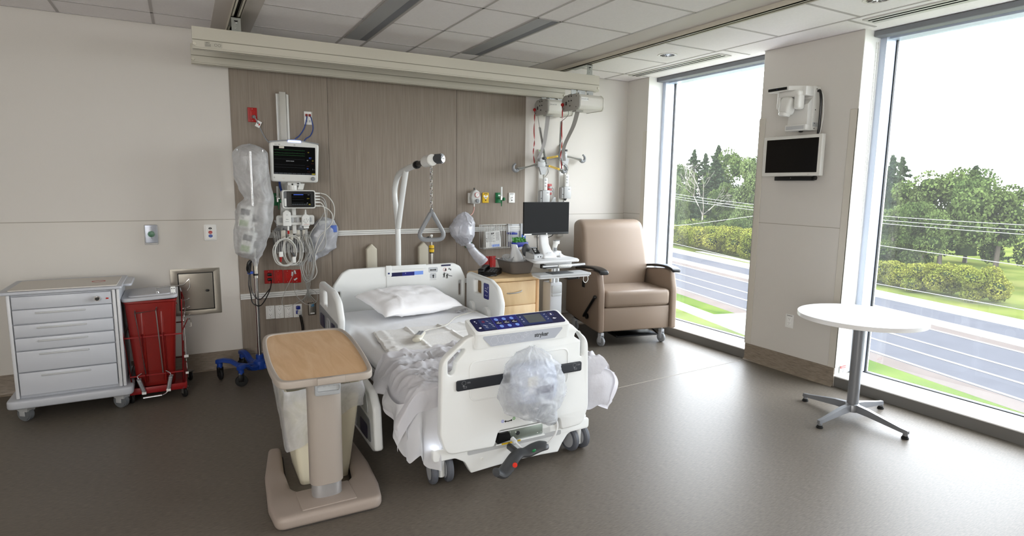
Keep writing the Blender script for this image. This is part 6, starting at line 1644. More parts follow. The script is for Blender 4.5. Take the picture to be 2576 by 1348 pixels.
for k, (z, dx, lab) in enumerate(((1.30, -.048, 'white infusion pump inside the plastic shroud, the upper of two'), (1.105, -.045, 'white infusion pump inside the plastic shroud, the lower of two'))):
    p = thing('infusion_pump', lab, 'pump', (px_+dx, py_-.03, z-.1), group='bagged infusion pumps')
    X = Matrix.Translation((px_+dx, py_-.035, z)) @ euler(0, .16+.1*k, -.3)
    m = MB(white_pl); m.box(-.046, .046, -.055, .05, -.085, .09, .014, 3, X); m.mat(M('pump green', '#a9bf94', .5)); m.box(-.034, .028, -.058, -.053, -.065, -.02, .002, X=X); m.build('pump_case', p)
    m = MB(dgrey_pl); m.box(-.034, .03, -.058, -.053, .02, .065, .002, X=X); m.build('pump_screen', p)
    m = MB(black_pl); m.box(.05, .085, -.02, .03, -.03, .03, .01, 2, X=X); m.build('pole_clamp', p)
shroud = thing('plastic_shroud', 'tall translucent plastic bag shrouding the IV pole and its pumps', 'bag', (px_, py_, .92))
m = MB(film_mat('shroud film', '#dedfe1', .52, .35))
profile_bag(m, [(.915, .452), (.965, .44), (1.0, .36), (1.03, .33), (1.10, .322), (1.19, .326), (1.27, .34), (1.33, .338), (1.38, .355), (1.44, .408), (1.52, .372), (1.62, .345), (1.75, .34), (1.85, .36)],
            [(.915, .486), (.965, .496), (1.0, .525), (1.09, .56), (1.19, .595), (1.30, .622), (1.44, .622), (1.56, .605), (1.66, .60), (1.78, .60), (1.85, .585)],
            4.985, [(.915, .018), (.97, .05), (1.05, .115), (1.2, .135), (1.44, .115), (1.6, .125), (1.75, .12), (1.85, .1)], .915, 1.85, 3.3, .013, tw=.5)
m.build('bag_film', shroud, angle=80)
# ---- white bag tied on the headwall under the suction regulator
bagf = film_mat('white bag film', '#e3e4ea', .82, .3)
t = thing('hanging_bag', 'puffy white plastic bag tied below the suction regulator', 'bag', (2.37, 5.25, .81), group='white plastic bags on the headwall')
m = MB(bagf); cbag(m, [(.975, 2.36), (1.02, 2.31), (1.09, 2.25), (1.16, 2.235), (1.22, 2.275), (1.27, 2.32), (1.30, 2.36)], [(.975, 2.43), (1.02, 2.465), (1.09, 2.493), (1.18, 2.497), (1.24, 2.475), (1.285, 2.445), (1.30, 2.42)], 5.27, [(.975, .04), (1.1, .11), (1.2, .10), (1.3, .03)], .975, 1.30, 2.6, 1., DW-.014, .7); m.build('bag_body', t, angle=80)
m = MB(bagf); m.tube(catmull([(2.39, 5.25, 1.03), (2.415, 5.235, .985), (2.43, 5.23, .965), (2.45, 5.225, .94), (2.50, 5.22, .88), (2.55, 5.21, .83), (2.575, 5.20, .80)], 8), [.05, .045, .042, .038, .035, .033, .031, .03, .03, .029, .028, .028, .028, .029, .03, .03, .030, .031, .032, .033, .034, .036, .037, .038, .038, .039, .04, .041, .042, .043, .044, .045, .046, .047, .048, .049, .05, .051, .05, .052, .05, .053, .05, .054, .052, .054, .05, .05, .045], 18); m.sph((2.435, 5.225, .97), .04, (1.1, .9, .8), 14, 10); m.build('bag_tail', t)
m = MB(M('canister grey blue', '#c4c8d6', .5)); m.cyl((2.37, 5.29, 1.05), (2.37, 5.29, 1.22), .075, seg=24, bev=.01); m.build('canister', t)
# ---- grey-white bag behind the monitor leads
t = thing('hanging_bag', 'translucent white bag hanging behind the monitor leads', 'bag', (1.06, 5.33, .9), group='white plastic bags on the headwall')
m = MB(film_mat('grey bag film', '#d6d8de', .7, .25))
profile_bag(m, [(.905, .95), (.94, .935), (1.0, .94), (1.1, .945), (1.2, .985), (1.27, 1.03)], [(.905, 1.0), (.95, 1.10), (1.0, 1.175), (1.17, 1.19), (1.24, 1.165), (1.27, 1.11)], 5.335, [(.905, .03), (1.0, .055), (1.15, .06), (1.27, .02)], .905, 1.27, 8.2, .012)
m.sph((.955, 5.31, .925), .045, (1.1, .8, .9), 14, 10); m.build('bag_body', t, angle=80)
m = MB(M('blue packet', '#5673c0', .5)); m.box(1.11, 1.17, 5.285, 5.30, 1.14, 1.20, .003); m.build('blue_packet', t)
m = MB(lgrey_pl); m.box(1.02, 1.11, 5.30, 5.385, 1.10, 1.245, .01); m.build('canister', t)
# ---- bag with a pump hung on the footboard
t = thing('compressor_bag', 'clear plastic bag wrapped over a pump hanging on the footboard', 'bag', (1.56, 2.55, .3))
m = MB(M('pump blue grey', '#c9d3e6', .4)); m.loft([[(1.575+x, y, .535+z) for x, z in rrect(-w_, -w_*.85, w_, w_*.85, .05, 5)] for y, w_ in ((2.643, .11), (2.57, .125), (2.53, .11), (2.52, .09))]); m.mat(slate); m.box(1.56, 1.66, 2.515, 2.522, .49, .53, .004); m.mat(white_pl); m.box(1.50, 1.56, 2.514, 2.522, .54, .59, .004); m.build('pump_body', t)
m = MB(film_mat('clear bag film', '#e6e8ec', .40, .3))
cbag(m, [(.315, 1.60), (.345, 1.50), (.39, 1.40), (.46, 1.372), (.55, 1.378), (.63, 1.40), (.69, 1.46), (.735, 1.53)], [(.315, 1.70), (.37, 1.715), (.45, 1.765), (.54, 1.757), (.61, 1.728), (.68, 1.66), (.735, 1.59)], 2.575, [(.315, .045), (.40, .10), (.55, .115), (.66, .085), (.735, .03)], .315, .735, 5.7)
cbag(m, [(.35, 1.52), (.45, 1.42), (.58, 1.46), (.66, 1.52)], [(.35, 1.69), (.45, 1.72), (.58, 1.70), (.66, 1.64)], 2.58, [(.35, .05), (.5, .085), (.66, .03)], .35, .66, 1.9)
m.build('bag_film', t, angle=80)
m = MB(film_mat('bag tail film', '#dfe2e6', .5, .14)); m.tube(catmull([(1.60, 2.57, .40), (1.64, 2.56, .36), (1.665, 2.555, .325), (1.675, 2.55, .30)], 8), [.08-.002*k for k in range(12)]+[.056-.0022*k for k in range(13)], 20); m.build('bag_tail', t)
m = MB(M('hose white', '#d5d7d8', .4))
m.tube(catmull([(1.70, 2.55, .32), (1.705, 2.54, .28), (1.68, 2.53, .235), (1.62, 2.53, .19), (1.56, 2.56, .165), (1.52, 2.60, .17), (1.495, 2.64, .20)], 8), .006, 8); m.cyl((1.497, 2.63, .195), (1.492, 2.66, .205), .013, seg=14)
for k in range(3): m.tube(catmull([(1.585, 2.555, .36-.016*k), (1.63, 2.535, .345-.016*k), (1.70, 2.55, .33-.012*k)], 8), .006, 8)
m.build('hose', t)

# ------------------------------------------------------------------ red bin on its wire cart
redb = M('bin red', '#80160f', .32); redw = M('cart red enamel', '#8a0f12', .4)
t = thing('waste_container', 'tall red waste bin with a grey lid standing in the wire cart', 'bin', (-.235, 5.0, .095))
def rb(z, hw, hd, r=.035, dy=0.): return [(-.243+x, 4.985+dy+y, z) for x, y in rrect(-hw, -hd, hw, hd, r, 5)]
m = MB(redb); m.loft([rb(.105, .112, .155), rb(.11, .118, .16), rb(.5, .143, .178), rb(.715, .156, .188), rb(.72, .162, .194), rb(.735, .162, .194), rb(.735, .15, .18), rb(.3, .125, .165), rb(.12, .11, .15)])
for x in (-.30, -.18): m.box(x-.012, x+.012, 4.80, 4.83, .14, .70, .008)
m.box(-.125, -.085, 4.83, 4.86, .685, .722, .006)
m.build('bin_body', t)
m = MB(M('lid grey', '#b4b5b9', .4)); Xl = Matrix.Translation((-.245, 4.985, .752)) @ euler(.015, -.03, 0)
m.plate([rrect(-.172, -.205, .172, .205, .05, 6)], .026, Xl @ XY(-.012), .008, 2); m.plate([rrect(-.13, -.16, .13, .16, .04, 6)], .022, Xl @ XY(.0), .008, 2); m.build('bin_lid', t)
t = thing('wire_cart', 'red wire foot-pedal cart with springs holding the red waste bin', 'cart', (-.235, 5.0, 0))
m = MB(redw); m.box(-.408, -.055, 4.78, 5.20, .082, .098, .004); m.box(-.408, -.055, 4.775, 4.785, .07, .115, .002); m.box(-.412, -.405, 4.78, 5.2, .07, .115, .002); m.loft([[(-.06, 4.78, .075), (-.05, 4.78, .075), (-.05, 4.78, .12), (-.06, 4.78, .12)], [(-.06, 5.2, .075), (-.05, 5.2, .075), (-.05, 5.2, .16), (-.06, 5.2, .16)]]); m.build('base_tray', t)
m = MB(redw)
ww = .0055
for x, xt in ((-.385, -.43), (-.075, -.052)):
    for y, yt in ((4.79, 4.785), (5.18, 5.19)): m.tube([(x, y, .10), (xt, yt, .66 if x < -.2 else .73)], ww, 8)
def fw_(z): k = (z-.1)/.6; return (-.385-.045*k, -.075+.023*k)
for z in (.48, .2):
    a, b_ = fw_(z); m.tube([(a, 4.785, z), (b_, 4.785, z), (b_, 5.185, z), (a, 5.185, z)], ww*.9, 8, closed=True)
m.tube([(-.06, 4.787, .50), (-.02, 4.95, .55)], .004, 6); m.tube([(-.07, 4.787, .2), (-.06, 5.18, .33)], .004, 6); m.tube([(-.07, 4.787, .13), (-.06, 5.18, .24)], .004, 6)
for x in (-.30, -.172): m.tube([(x, 4.783, .12), (x-.005, 4.783, .50)], .004, 6)
m.build('wire_frame', t)
m = MB(M('cart wire grey', '#8d8a86', .35, .8)); m.tube([(-.338, 4.775, .655), (-.213, 4.775, .665), (-.195, 4.772, .21)], .004, 7); m.tube([(-.338, 4.775, .655), (-.300, 4.772, .215)], .004, 7); m.tube([(-.338, 4.775, .655), (-.335, 4.76, .675)], .004, 6); m.tube([(-.213, 4.775, .665), (-.205, 4.76, .69)], .004, 6)
m.build('front_loop', t)
m = MB(chrome)
m.tube(catmull([(-.20, 4.86, .795), (-.205, 4.86, .76), (-.185, 4.86, .75), (-.195, 4.86, .785)], 5), .0045, 8); m.tube([(-.20, 4.86, .795), (-.20, 4.86, .812), (-.08, 4.86, .815), (-.03, 4.88, .82), (.005, 4.88, .86), (.008, 4.88, .80), (-.01, 4.88, .775)], .0045, 8)
m.tube([(-.055, 4.87, .80), (-.035, 4.90, .70), (-.03, 4.92, .64), (-.045, 4.93, .57), (-.045, 4.94, .10)], .004, 8)
for z in (.70, .64, .58, .55): m.tube([(-.055, 4.88, z), (.0, 4.92, z+.005)], .0045, 8); m.sph((-.005, 4.92, z+.005), .007, u=8, v=6)
m.tube([(.0, 4.90, .56), (.0, 4.90, .50), (-.012, 4.90, .50)], .004, 6)
m.tube(catmull([(-.09, 4.86, .76), (-.095, 4.85, .72), (-.085, 4.85, .68), (-.08, 4.85, .70)], 5), .004, 7)
m.build('lid_linkage', t)
m = MB(white_pl); m.box(-.115, -.085, 4.845, 4.855, .755, .815, .002); m.mat(black_ink)
for x in (-.107, -.093):
    for z in (.768, .802): m.cyl((x, 4.845, z), (x, 4.843, z), .0035, seg=8)
m.mat(white_pl); m.box(-.06, -.03, 4.925, 4.945, .26, .278, .002); m.box(-.055, -.035, 4.80, 4.815, .17, .185, .002); m.build('hinge_block', t)
for x0_, x1_ in ((-.345, -.318), (-.148, -.168)):
    m = MB(alu); pts = []
    for q in range(17*8+1):
        u = q/(17*8); a = u*17*2*PI; pts.append((x0_+(x1_-x0_)*u+.0125*math.cos(a), 4.765+.0125*math.sin(a), .185-.095*u))
    m.tube(pts, .0035, 5)
    m.tube(catmull([(x0_, 4.765, .185), (x0_-.006, 4.765, .205), (x0_+(.03 if x0_ > -.2 else -.02)*-1, 4.775, .222)], 5), .003, 6)
    m.mat(white_pl); m.box(x1_-.014, x1_+.014, 4.755, 4.772, .07, .09, .003)
    m.build('pedal_spring', t)
m = MB(alu); m.cyl((-.325, 4.75, .048), (-.21, 4.745, .053), .0085, seg=14); m.tube(catmull([(-.21, 4.745, .053), (-.185, 4.755, .062), (-.165, 4.765, .088)], 5), .004, 7); m.build('foot_pedal', t)
for x, y, a in ((-.07, 4.80, .5), (-.03, 5.19, .4), (-.40, 4.82, .5), (-.40, 5.19, .3)):
    m = MB(rubber); X = Matrix.Translation((x, y, .034)) @ Matrix.Rotation(a, 4, 'Z')
    m.lathe([(.02, -.01), (.031, -.008), (.034, 0), (.031, .008), (.02, .01)], 22, X @ Matrix.Rotation(PI/2, 4, 'Y')); m.cyl((-.012, 0, 0), (.012, 0, 0), .018, X=X)
    m.mat(M('zinc fork', '#8f8d89', .4, .7)); m.loft([[(-.018, -.02, .04), (.018, -.02, .04), (.018, .024, .04), (-.018, .024, .04)], [(-.02, -.025, .048), (.02, -.025, .048), (.02, .028, .048), (-.02, .028, .048)]], X=X)
    for s in (-1, 1): m.box(s*.015-.0015, s*.015+.0015, -.012, .016, -.004, .042, .001, X=X)
    m.tube([(.0, -.02, .04), (.02, -.05, .05)], .003, 6, X=X)
    m.build('caster', t)
# ------------------------------------------------------------------ grey-white medical supply cart
t = thing('supply_cart', 'white five-drawer medical supply cart at the left edge of the photo', 'cart', (-.72, 5.02, 0))
cw = M('cart grey white', '#b9bcc2', .4); cwd = M('drawer grey', '#c3c6cc', .4); px0, px1, py0, py1 = -1.03, -.405, 4.72, 5.22
m = MB(cw); m.box(px0+.02, px1-.012, py0+.012, py1, .16, .845, .004); m.mat(M('cart rail white', '#cfd0d2', .35))
for x0_, x1_ in ((px1-.05, px1-.03), (px1-.026, px1-.008), (px0+.02, px0+.04)): m.box(x0_, x1_, py0-.006, py0+.02, .165, .845, .005)
m.build('cart_body', t)
m = MB(cw); m.plate([rrect(px0-.02, py0-.03, px1+.01, py1+.01, .02)], .02, XY(.845), .006); m.plate([rrect(px1-.06, py0+.10, px1+.058, py1-.06, .025)], .018, XY(.842), .005); m.build('cart_top', t)
m = MB(M('cart top sheet', '#cfcac2', .6)); m.plate([rrect(px0+.03, py0+.0, px1-.02, py1-.08, .01)], .006, XY(.866)); m.mat(red_ink); m.plate([circ(px1-.14, 4.93, .04, 24), circ(px1-.14, 4.93, .034, 24)], .0008, XY(.8725)); m.build('top_sheet', t)
for z0, z1 in ((.655, .745), (.568, .648), (.482, .561), (.34, .475), (.185, .333)):
    m = MB(cwd); m.box(px0+.045, px1-.055, py0-.008, py0+.012, z0, z1, .004); dr = m.build('drawer', t)
    m = MB(lgrey_pl); m.box(px0+.16, px1-.2, py0-.016, py0-.006, z1-.03, z1-.018, .003); m.build('drawer_pull', dr)
m = MB(cwd); m.box(px0+.045, px1-.055, py0-.006, py0+.012, .75, .83, .003); m.mat(chrome); m.cyl((px1-.13, py0-.006, .79), (px1-.13, py0-.03, .79), .018, seg=18); m.mat(black_pl); m.cyl((px1-.13, py0-.029, .79), (px1-.13, py0-.04, .79), .012, seg=14); m.mat(red_ink); m.box(px1-.085, px1-.07, py0-.0075, py0-.0055, .78, .79); m.build('lock_panel', t)
m = MB(cw); m.plate([rrect(px0-.03, py0-.05, px1+.03, py1+.02, .05)], .055, XY(.108), .012, 2); m.build('bumper_base', t)
for x, y in ((px1-.05, py0+.05), (px0+.05, py0+.05), (px1-.05, py1-.06), (px0+.05, py1-.06)):
    m = MB(M('caster grey', '#6f7275', .5)); X = Matrix.Translation((x, y, .05)) @ Matrix.Rotation(.9, 4, 'Z')
    m.cyl((-.02, 0, 0), (.02, 0, 0), .05, seg=28, bev=.006, X=X); m.mat(lgrey_pl)
    m.loft([[(-.028, -.04, .02), (.028, -.04, .02), (.028, .02, .02), (-.028, .02, .02)], [(-.03, -.05, .05), (.03, -.05, .05), (.03, .07, .05), (-.03, .07, .05)], [(-.03, -.04, .06), (.03, -.04, .06), (.03, .06, .06), (-.03, .06, .06)]], X=X)
    for s in (-1, 1): m.box(s*.025-.003, s*.025+.003, -.02, .02, -.012, .04, .002, X=X)
    m.build('caster', t)

# ------------------------------------------------------------------ screen and camera on the window pillar
t = thing('wall_tv', 'white framed television on the pillar between the windows', 'tv', (4.42, 3.22, 1.67))
m = MB(M('tv white', '#d9d8d3', .35)); X = YZm(4.44); m.plate([rrect(-3.478, 1.672, -2.945, 1.999, .004)], .045, X, .004); m.mat(dgrey_pl); m.box(4.435, W, 3.08, 3.34, 1.74, 1.93)
m.mat(grey_ink); m.box(4.3945, 4.3955, 3.03, 3.05, 1.683, 1.685); m.build('tv_case', t)
m = MB(M('tv screen', '#040405', .16)); m.plate([rrect(-3.447, 1.70, -2.972, 1.972, .001)], .0012, YZm(4.3955)); m.build('screen', t)
t = thing('sound_bar', 'small black sound bar mounted under the television', 'speaker', (4.44, 3.19, 1.63))
m = MB(black_pl); m.box(4.40, 4.45, 3.015, 3.355, 1.634, 1.668, .004); m.mat(white_pl); m.sph((4.399, 3.20, 1.655), .0025, u=8, v=6); m.build('bar_body', t)
m = MB(black_pl); m.cyl((4.43, 2.995, 1.655), (4.43, 3.02, 1.655), .017, seg=18); m.mat(black_pl); m.box(4.44, W, 3.15, 3.23, 1.645, 1.665); m.build('bracket', t)
t = thing('camera_unit', 'white pan-tilt telehealth camera unit mounted above the television', 'camera', (4.40, 3.14, 2.02))
uw = M('camera white', '#dad9d5', .35)
m = MB(uw); m.box(4.395, W-.001, 3.045, 3.225, 2.03, 2.372, .006)
m.loft([[(4.41, y, z) for y, z in ((3.235, 2.035), (3.05, 2.035), (3.05, 2.30), (3.225, 2.30))], [(4.345, y, z) for y, z in ((3.23, 2.045), (3.055, 2.045), (3.055, 2.235), (3.215, 2.20))]])
m.box(4.325, 4.41, 3.05, 3.235, 2.03, 2.078, .006)
for z in (2.35, 2.19, 2.085, 2.045): m.mat(black_ink); m.cyl((4.425, 3.0455, z), (4.425, 3.0435, z), .0045, seg=8); m.mat(uw)
m.mat(lgrey_pl); m.box(4.405, 4.47, 3.0438, 3.0455, 2.06, 2.092)
m.build('mount_case', t)
m = MB(lgrey_pl); m.box(4.322, 4.327, 3.065, 3.222, 2.038, 2.066, .002); m.plate([rpoly([(-3.165, 2.085), (-3.10, 2.09), (-3.082, 2.165), (-3.115, 2.185), (-3.155, 2.168)], .008)], .004, YZm(4.353)); m.build('speaker_grille', t)
m = MB(uw); m.plate([rpoly([(-3.345, 4.225), (-3.15, 4.225), (-3.075, 4.31), (-3.05, 4.44), (-3.20, 4.44), (-3.335, 4.27)], .012)], .036, Matrix(((0, 1, 0, 0), (-1, 0, 0, 0), (0, 0, 1, 2.335), (0, 0, 0, 1))), .005)
m.box(4.30, 4.42, 3.05, 3.115, 2.295, 2.365, .004); m.build('camera_arm', t)
m = MB(black_pl); m.box(4.219, 4.227, 3.165, 3.335, 2.343, 2.365, .003); m.mat(slate); m.sph((4.218, 3.25, 2.355), .004, u=8, v=6); m.build('sensor_bar', t)
m = MB(uw); m.box(4.25, 4.34, 3.075, 3.275, 2.285, 2.34, .022, 4); m.box(4.255, 4.335, 3.075, 3.125, 2.19, 2.31, .018, 4); m.box(4.255, 4.335, 3.245, 3.275, 2.20, 2.31, .012, 3)
m.build('camera_yoke', t)
m = MB(uw); X = Matrix.Translation((4.275, 3.185, 2.225)) @ euler(.16, .12, 0); m.box(-.05, .05, -.05, .05, -.07, .065, .03, 5, X); m.cyl((-.01, 0, -.085), (-.01, 0, -.06), .042, .045, 24, .004, X); m.build('camera_head', t)
m = MB(black_pl); m.tube(catmull([(4.44, 3.045, 2.335), (4.43, 3.02, 2.33), (4.43, 3.005, 2.25), (4.44, 3.01, 2.12), (4.45, 3.02, 2.02), (4.455, 3.035, 1.96)], 8), .0095, 10)
m.mat(white_pl); m.tube(catmull([(4.45, 3.04, 2.33), (4.44, 3.0, 2.30), (4.44, 2.985, 2.15), (4.45, 3.005, 2.02), (4.455, 3.03, 1.96)], 8), .003, 8); m.build('cable_sleeve', t)
m = MB(black_pl); m.sph((4.40, 3.14, 2.028), .018, (1, 1, .5), 14, 8); m.build('bottom_dome', t)
m = MB(grey_ink); m.plate([rpoly([(-3.105, 2.225), (-3.113, 2.215), (-3.105, 2.203), (-3.097, 2.215)], .001), rpoly([(-3.105, 2.221), (-3.109, 2.215), (-3.105, 2.208), (-3.101, 2.215)], .001)], .0008, YZm(4.352)); m.build('emblem', t)
# ------------------------------------------------------------------ outside: lawn, road, hedge, trees
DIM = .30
GZ = -5.0
DV = Vector((.25, .968, 0)).normalized(); NV = Vector((DV.y, -DV.x, 0))     # along the road / away from the building
def gp(s, a, z=GZ): p = NV*s+DV*a; return Vector((p.x, p.y, z))
def band(name, s0, s1, a0, a1, mat_, dz=0., kind='structure', **kw):
    m = MB(mat_); m.loft([[gp(s0, a0, GZ+dz-.05), gp(s1, a0, GZ+dz-.05), gp(s1, a0, GZ+dz), gp(s0, a0, GZ+dz)], [gp(s0, a1, GZ+dz-.05), gp(s1, a1, GZ+dz-.05), gp(s1, a1, GZ+dz), gp(s0, a1, GZ+dz)]])
    return m.build(name, kind=kind, **kw)
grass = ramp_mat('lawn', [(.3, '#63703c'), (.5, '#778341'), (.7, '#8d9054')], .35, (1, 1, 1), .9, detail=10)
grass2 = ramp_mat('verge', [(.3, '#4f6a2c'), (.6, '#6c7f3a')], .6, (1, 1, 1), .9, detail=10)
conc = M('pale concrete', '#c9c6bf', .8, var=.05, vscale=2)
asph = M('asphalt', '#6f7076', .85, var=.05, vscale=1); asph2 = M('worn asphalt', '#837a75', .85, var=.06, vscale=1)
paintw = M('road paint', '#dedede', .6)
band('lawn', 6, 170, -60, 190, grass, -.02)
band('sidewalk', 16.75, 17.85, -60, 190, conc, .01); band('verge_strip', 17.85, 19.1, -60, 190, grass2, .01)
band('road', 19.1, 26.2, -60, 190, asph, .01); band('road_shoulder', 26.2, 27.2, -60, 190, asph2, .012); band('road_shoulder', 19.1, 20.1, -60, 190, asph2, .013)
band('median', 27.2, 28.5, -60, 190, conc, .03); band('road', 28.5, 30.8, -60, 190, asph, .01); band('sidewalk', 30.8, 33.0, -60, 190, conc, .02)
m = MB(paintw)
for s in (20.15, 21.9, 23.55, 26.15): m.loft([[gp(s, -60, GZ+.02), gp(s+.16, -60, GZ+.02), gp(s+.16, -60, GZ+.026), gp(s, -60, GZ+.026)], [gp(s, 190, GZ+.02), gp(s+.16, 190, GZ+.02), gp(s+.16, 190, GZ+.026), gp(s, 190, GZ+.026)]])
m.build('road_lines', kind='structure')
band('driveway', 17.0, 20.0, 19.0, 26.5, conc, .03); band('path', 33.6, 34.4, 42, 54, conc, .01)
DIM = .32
# leafy clouds of small faces
def leaf_mat(name, c, c2):
    if name in _mats: return _mats[name]
    m = bpy.data.materials.new(name); m.use_nodes = True; nt = m.node_tree; bs = nt.nodes['Principled BSDF']
    oi = nt.nodes.new('ShaderNodeTexCoord'); n = nt.nodes.new('ShaderNodeTexNoise'); n.inputs['Scale'].default_value = 1.1; n.inputs['Detail'].default_value = 3
    nt.links.new(oi.outputs['Object'], n.inputs['Vector'])
    r = nt.nodes.new('ShaderNodeValToRGB'); r.color_ramp.elements[0].position = .35; r.color_ramp.elements[1].position = .65
    r.color_ramp.elements[0].color = lin(c); r.color_ramp.elements[1].color = lin(c2)
    nt.links.new(n.outputs['Fac'], r.inputs[0]); nt.links.new(r.outputs[0], bs.inputs['Base Color']); bs.inputs['Roughness'].default_value = .8
    bs.inputs['Specular IOR Level'].default_value = 0.
    _mats[name] = m; return m
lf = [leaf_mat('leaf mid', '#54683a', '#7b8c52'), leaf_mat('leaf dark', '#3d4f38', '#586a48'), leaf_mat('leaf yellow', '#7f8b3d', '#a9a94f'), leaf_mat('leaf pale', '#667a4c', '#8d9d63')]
bark = M('bark', '#6b6152', .9); birchb = M('pale bark', '#b3ab9f', .9)
def leaves(m, centre_fn, n, size, rnd):
    t = bmesh.new()
    for _ in range(n):
        p, nn = centre_fn(rnd); s = size*rnd.uniform(.6, 1.5)
        a = Vector((rnd.gauss(0, 1), rnd.gauss(0, 1), rnd.gauss(0, .7))).normalized(); b_ = a.cross(Vector((rnd.gauss(0, 1), rnd.gauss(0, 1), rnd.gauss(0, 1)))).normalized()
        v = [t.verts.new(p+a*s), t.verts.new(p+b_*s*.6), t.verts.new(p-a*s), t.verts.new(p-b_*s*.6)]
        t.faces.new(v)
    m.add(t, smooth=False)
def crown_mesh(kind, seed):
    rnd = random.Random(seed); mt_ = lf[{'broad': 0, 'conifer': 1, 'pale': 3, 'bush': 0, 'yellow': 2}[kind]]; m = MB(mt_)
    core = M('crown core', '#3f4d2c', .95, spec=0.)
    if kind == 'conifer':
        tips = []
        for k in range(78):
            z = .10+.90*(k/77)**.85; a = k*2.4+rnd.uniform(-.5, .5); L = ((1-z)**.9*.48+.010)*rnd.uniform(.45, 1.3)
            tips.append((z, a, L))
        def fn(r):
            z, a, L = r.choice(tips); q = r.random()**.6*L
            return Vector((math.cos(a)*q+r.gauss(0, .006+.035*q), math.sin(a)*q+r.gauss(0, .006+.035*q), z-.10*q+.05*q*q/L+r.gauss(0, .005)-.022*r.random())), None
        leaves(m, fn, 9000, .0135, rnd)
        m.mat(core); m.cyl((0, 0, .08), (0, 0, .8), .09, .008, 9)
    else:
        low = kind in ('bush', 'yellow')
        lobes = [(Vector((rnd.uniform(-.42, .42), rnd.uniform(-.3, .3), rnd.uniform(.15, .62))), rnd.uniform(.22, .36)) for _ in range(12)] if low else \
            [(Vector((rnd.gauss(0, .17), rnd.gauss(0, .17), rnd.uniform(.16, .86))), rnd.uniform(.11, .22)) for _ in range(20)]
        def fn(r):
            c, R_ = r.choice(lobes); d = Vector((r.gauss(0, 1), r.gauss(0, 1), r.gauss(0, 1))).normalized()
            p = c+Vector((d.x, d.y, d.z*.75))*R_*(r.uniform(.45, 1)**.45)
            p.z = max(p.z, .02); return p, None
        leaves(m, fn, 12000, .0165 if not low else .022, rnd)
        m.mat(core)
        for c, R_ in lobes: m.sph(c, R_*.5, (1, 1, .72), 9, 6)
    return m
protos = {}
def tree(kind, label, s, a, hgt, wid, trunk=True, group=None, seed=1, name='tree', cat='tree'):
    p = gp(s, a)
    t = thing(name, label, cat, p, group=group, rot=seed*1.3, local=True)
    key = (kind, seed % 2)
    if key not in protos:
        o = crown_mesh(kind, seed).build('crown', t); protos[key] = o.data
    else:
        o = bpy.data.objects.new('crown', protos[key]); COL.objects.link(o); o.parent = t
    o.scale = (wid, wid, hgt)
    if trunk:
        m = MB(bark); m.tube([(0, 0, 0), (.05, .02, hgt*.3), (0, 0, hgt*.55)], [.2, .15, .06], 8); m.build('trunk', t)
    return t
TR = [('broad', 'leafy tree at the far left side of the left window view', 47, 83.1, 10.5, 5.6),
      ('pale', 'pale green tree left of centre in the left window view', 41, 69.9, 8.3, 4.1),
      ('conifer', 'tall pointed conifer left of centre in the left window', 58, 95.2, 13.1, 10.9),
      ('conifer', 'pointed conifer just left of the tallest trees in the left window', 66, 104.3, 13.1, 11.4),
      ('conifer', 'tallest pointed conifer at the centre of the left window', 74, 112.1, 15.3, 14.9),
      ('broad', 'broad dark treetop right of the tallest conifer in the left window', 62, 89.8, 13.4, 8.3),
      ('conifer', 'dark conifer behind the bare tree in the left window', 51, 77.6, 10.7, 12.2),
      ('pale', 'light green tree at the right side of the left window', 46, 62.1, 10.5, 4.7),
      ('broad', 'leafy tree at the right edge of the left window', 55, 71.7, 11.4, 6.4),
      ('broad', 'mid green tree behind the yellow hedge in the left window', 44.5, 65.8, 7.3, 4.6),
      ('bush', 'rounded grey-green bush above the hedge in the left window', 38.6, 55.1, 4.6, 2.6),
      ('bush', 'spreading dark bush right of the far lawn in the left window', 38.6, 60.7, 3.6, 3.7),
      ('pale', 'bluish green tree at the right behind the hedge in the left window', 41, 57.4, 5.8, 3.8),
      ('conifer', 'taller of the twin conifers in the right window', 47, 44, 9.6, 7.5),
      ('conifer', 'shorter twin conifer on the right in the right window', 55, 50.3, 9.9, 8.0),
      ('broad', 'dark tree at the left side of the right window', 51, 49.1, 8.7, 5.1),
      ('pale', 'yellowish tree right of the twin conifers in the right window', 45, 40, 8.1, 4.4),
      ('broad', 'big leafy tree below the twin conifers in the right window', 39, 35.8, 5.5, 4.5),
      ('broad', 'leafy tree at the right edge of the photo in the right window', 39, 33.4, 6, 3.9),
      ('pale', 'pale shrubby tree at the left of the right window', 39, 38, 4, 2.9),
      ('broad', 'leafy tree in the right window, beyond the photo edge', 47, 38.5, 8.8, 6.8),
      ('conifer', 'lone dark conifer at the far right of the right window', 54, 41.8, 8.7, 9.3),
      ('broad', 'broad tree at the far right end of the tree line', 43, 31.1, 7.7, 5.6),
      ('broad', 'leafy tree behind the pillar, between the windows', 48, 56.8, 9.8, 6.7),
      ('conifer', 'conifer behind the pillar, between the windows', 52, 55.9, 10.1, 10.7)]
for i, (k, lab, s, a, hgt, wid) in enumerate(TR): tree(k, lab, s, a, hgt, wid, k != 'bush', 'trees across the road', i, 'shrub' if k == 'bush' else 'tree', 'bush' if k == 'bush' else 'tree')
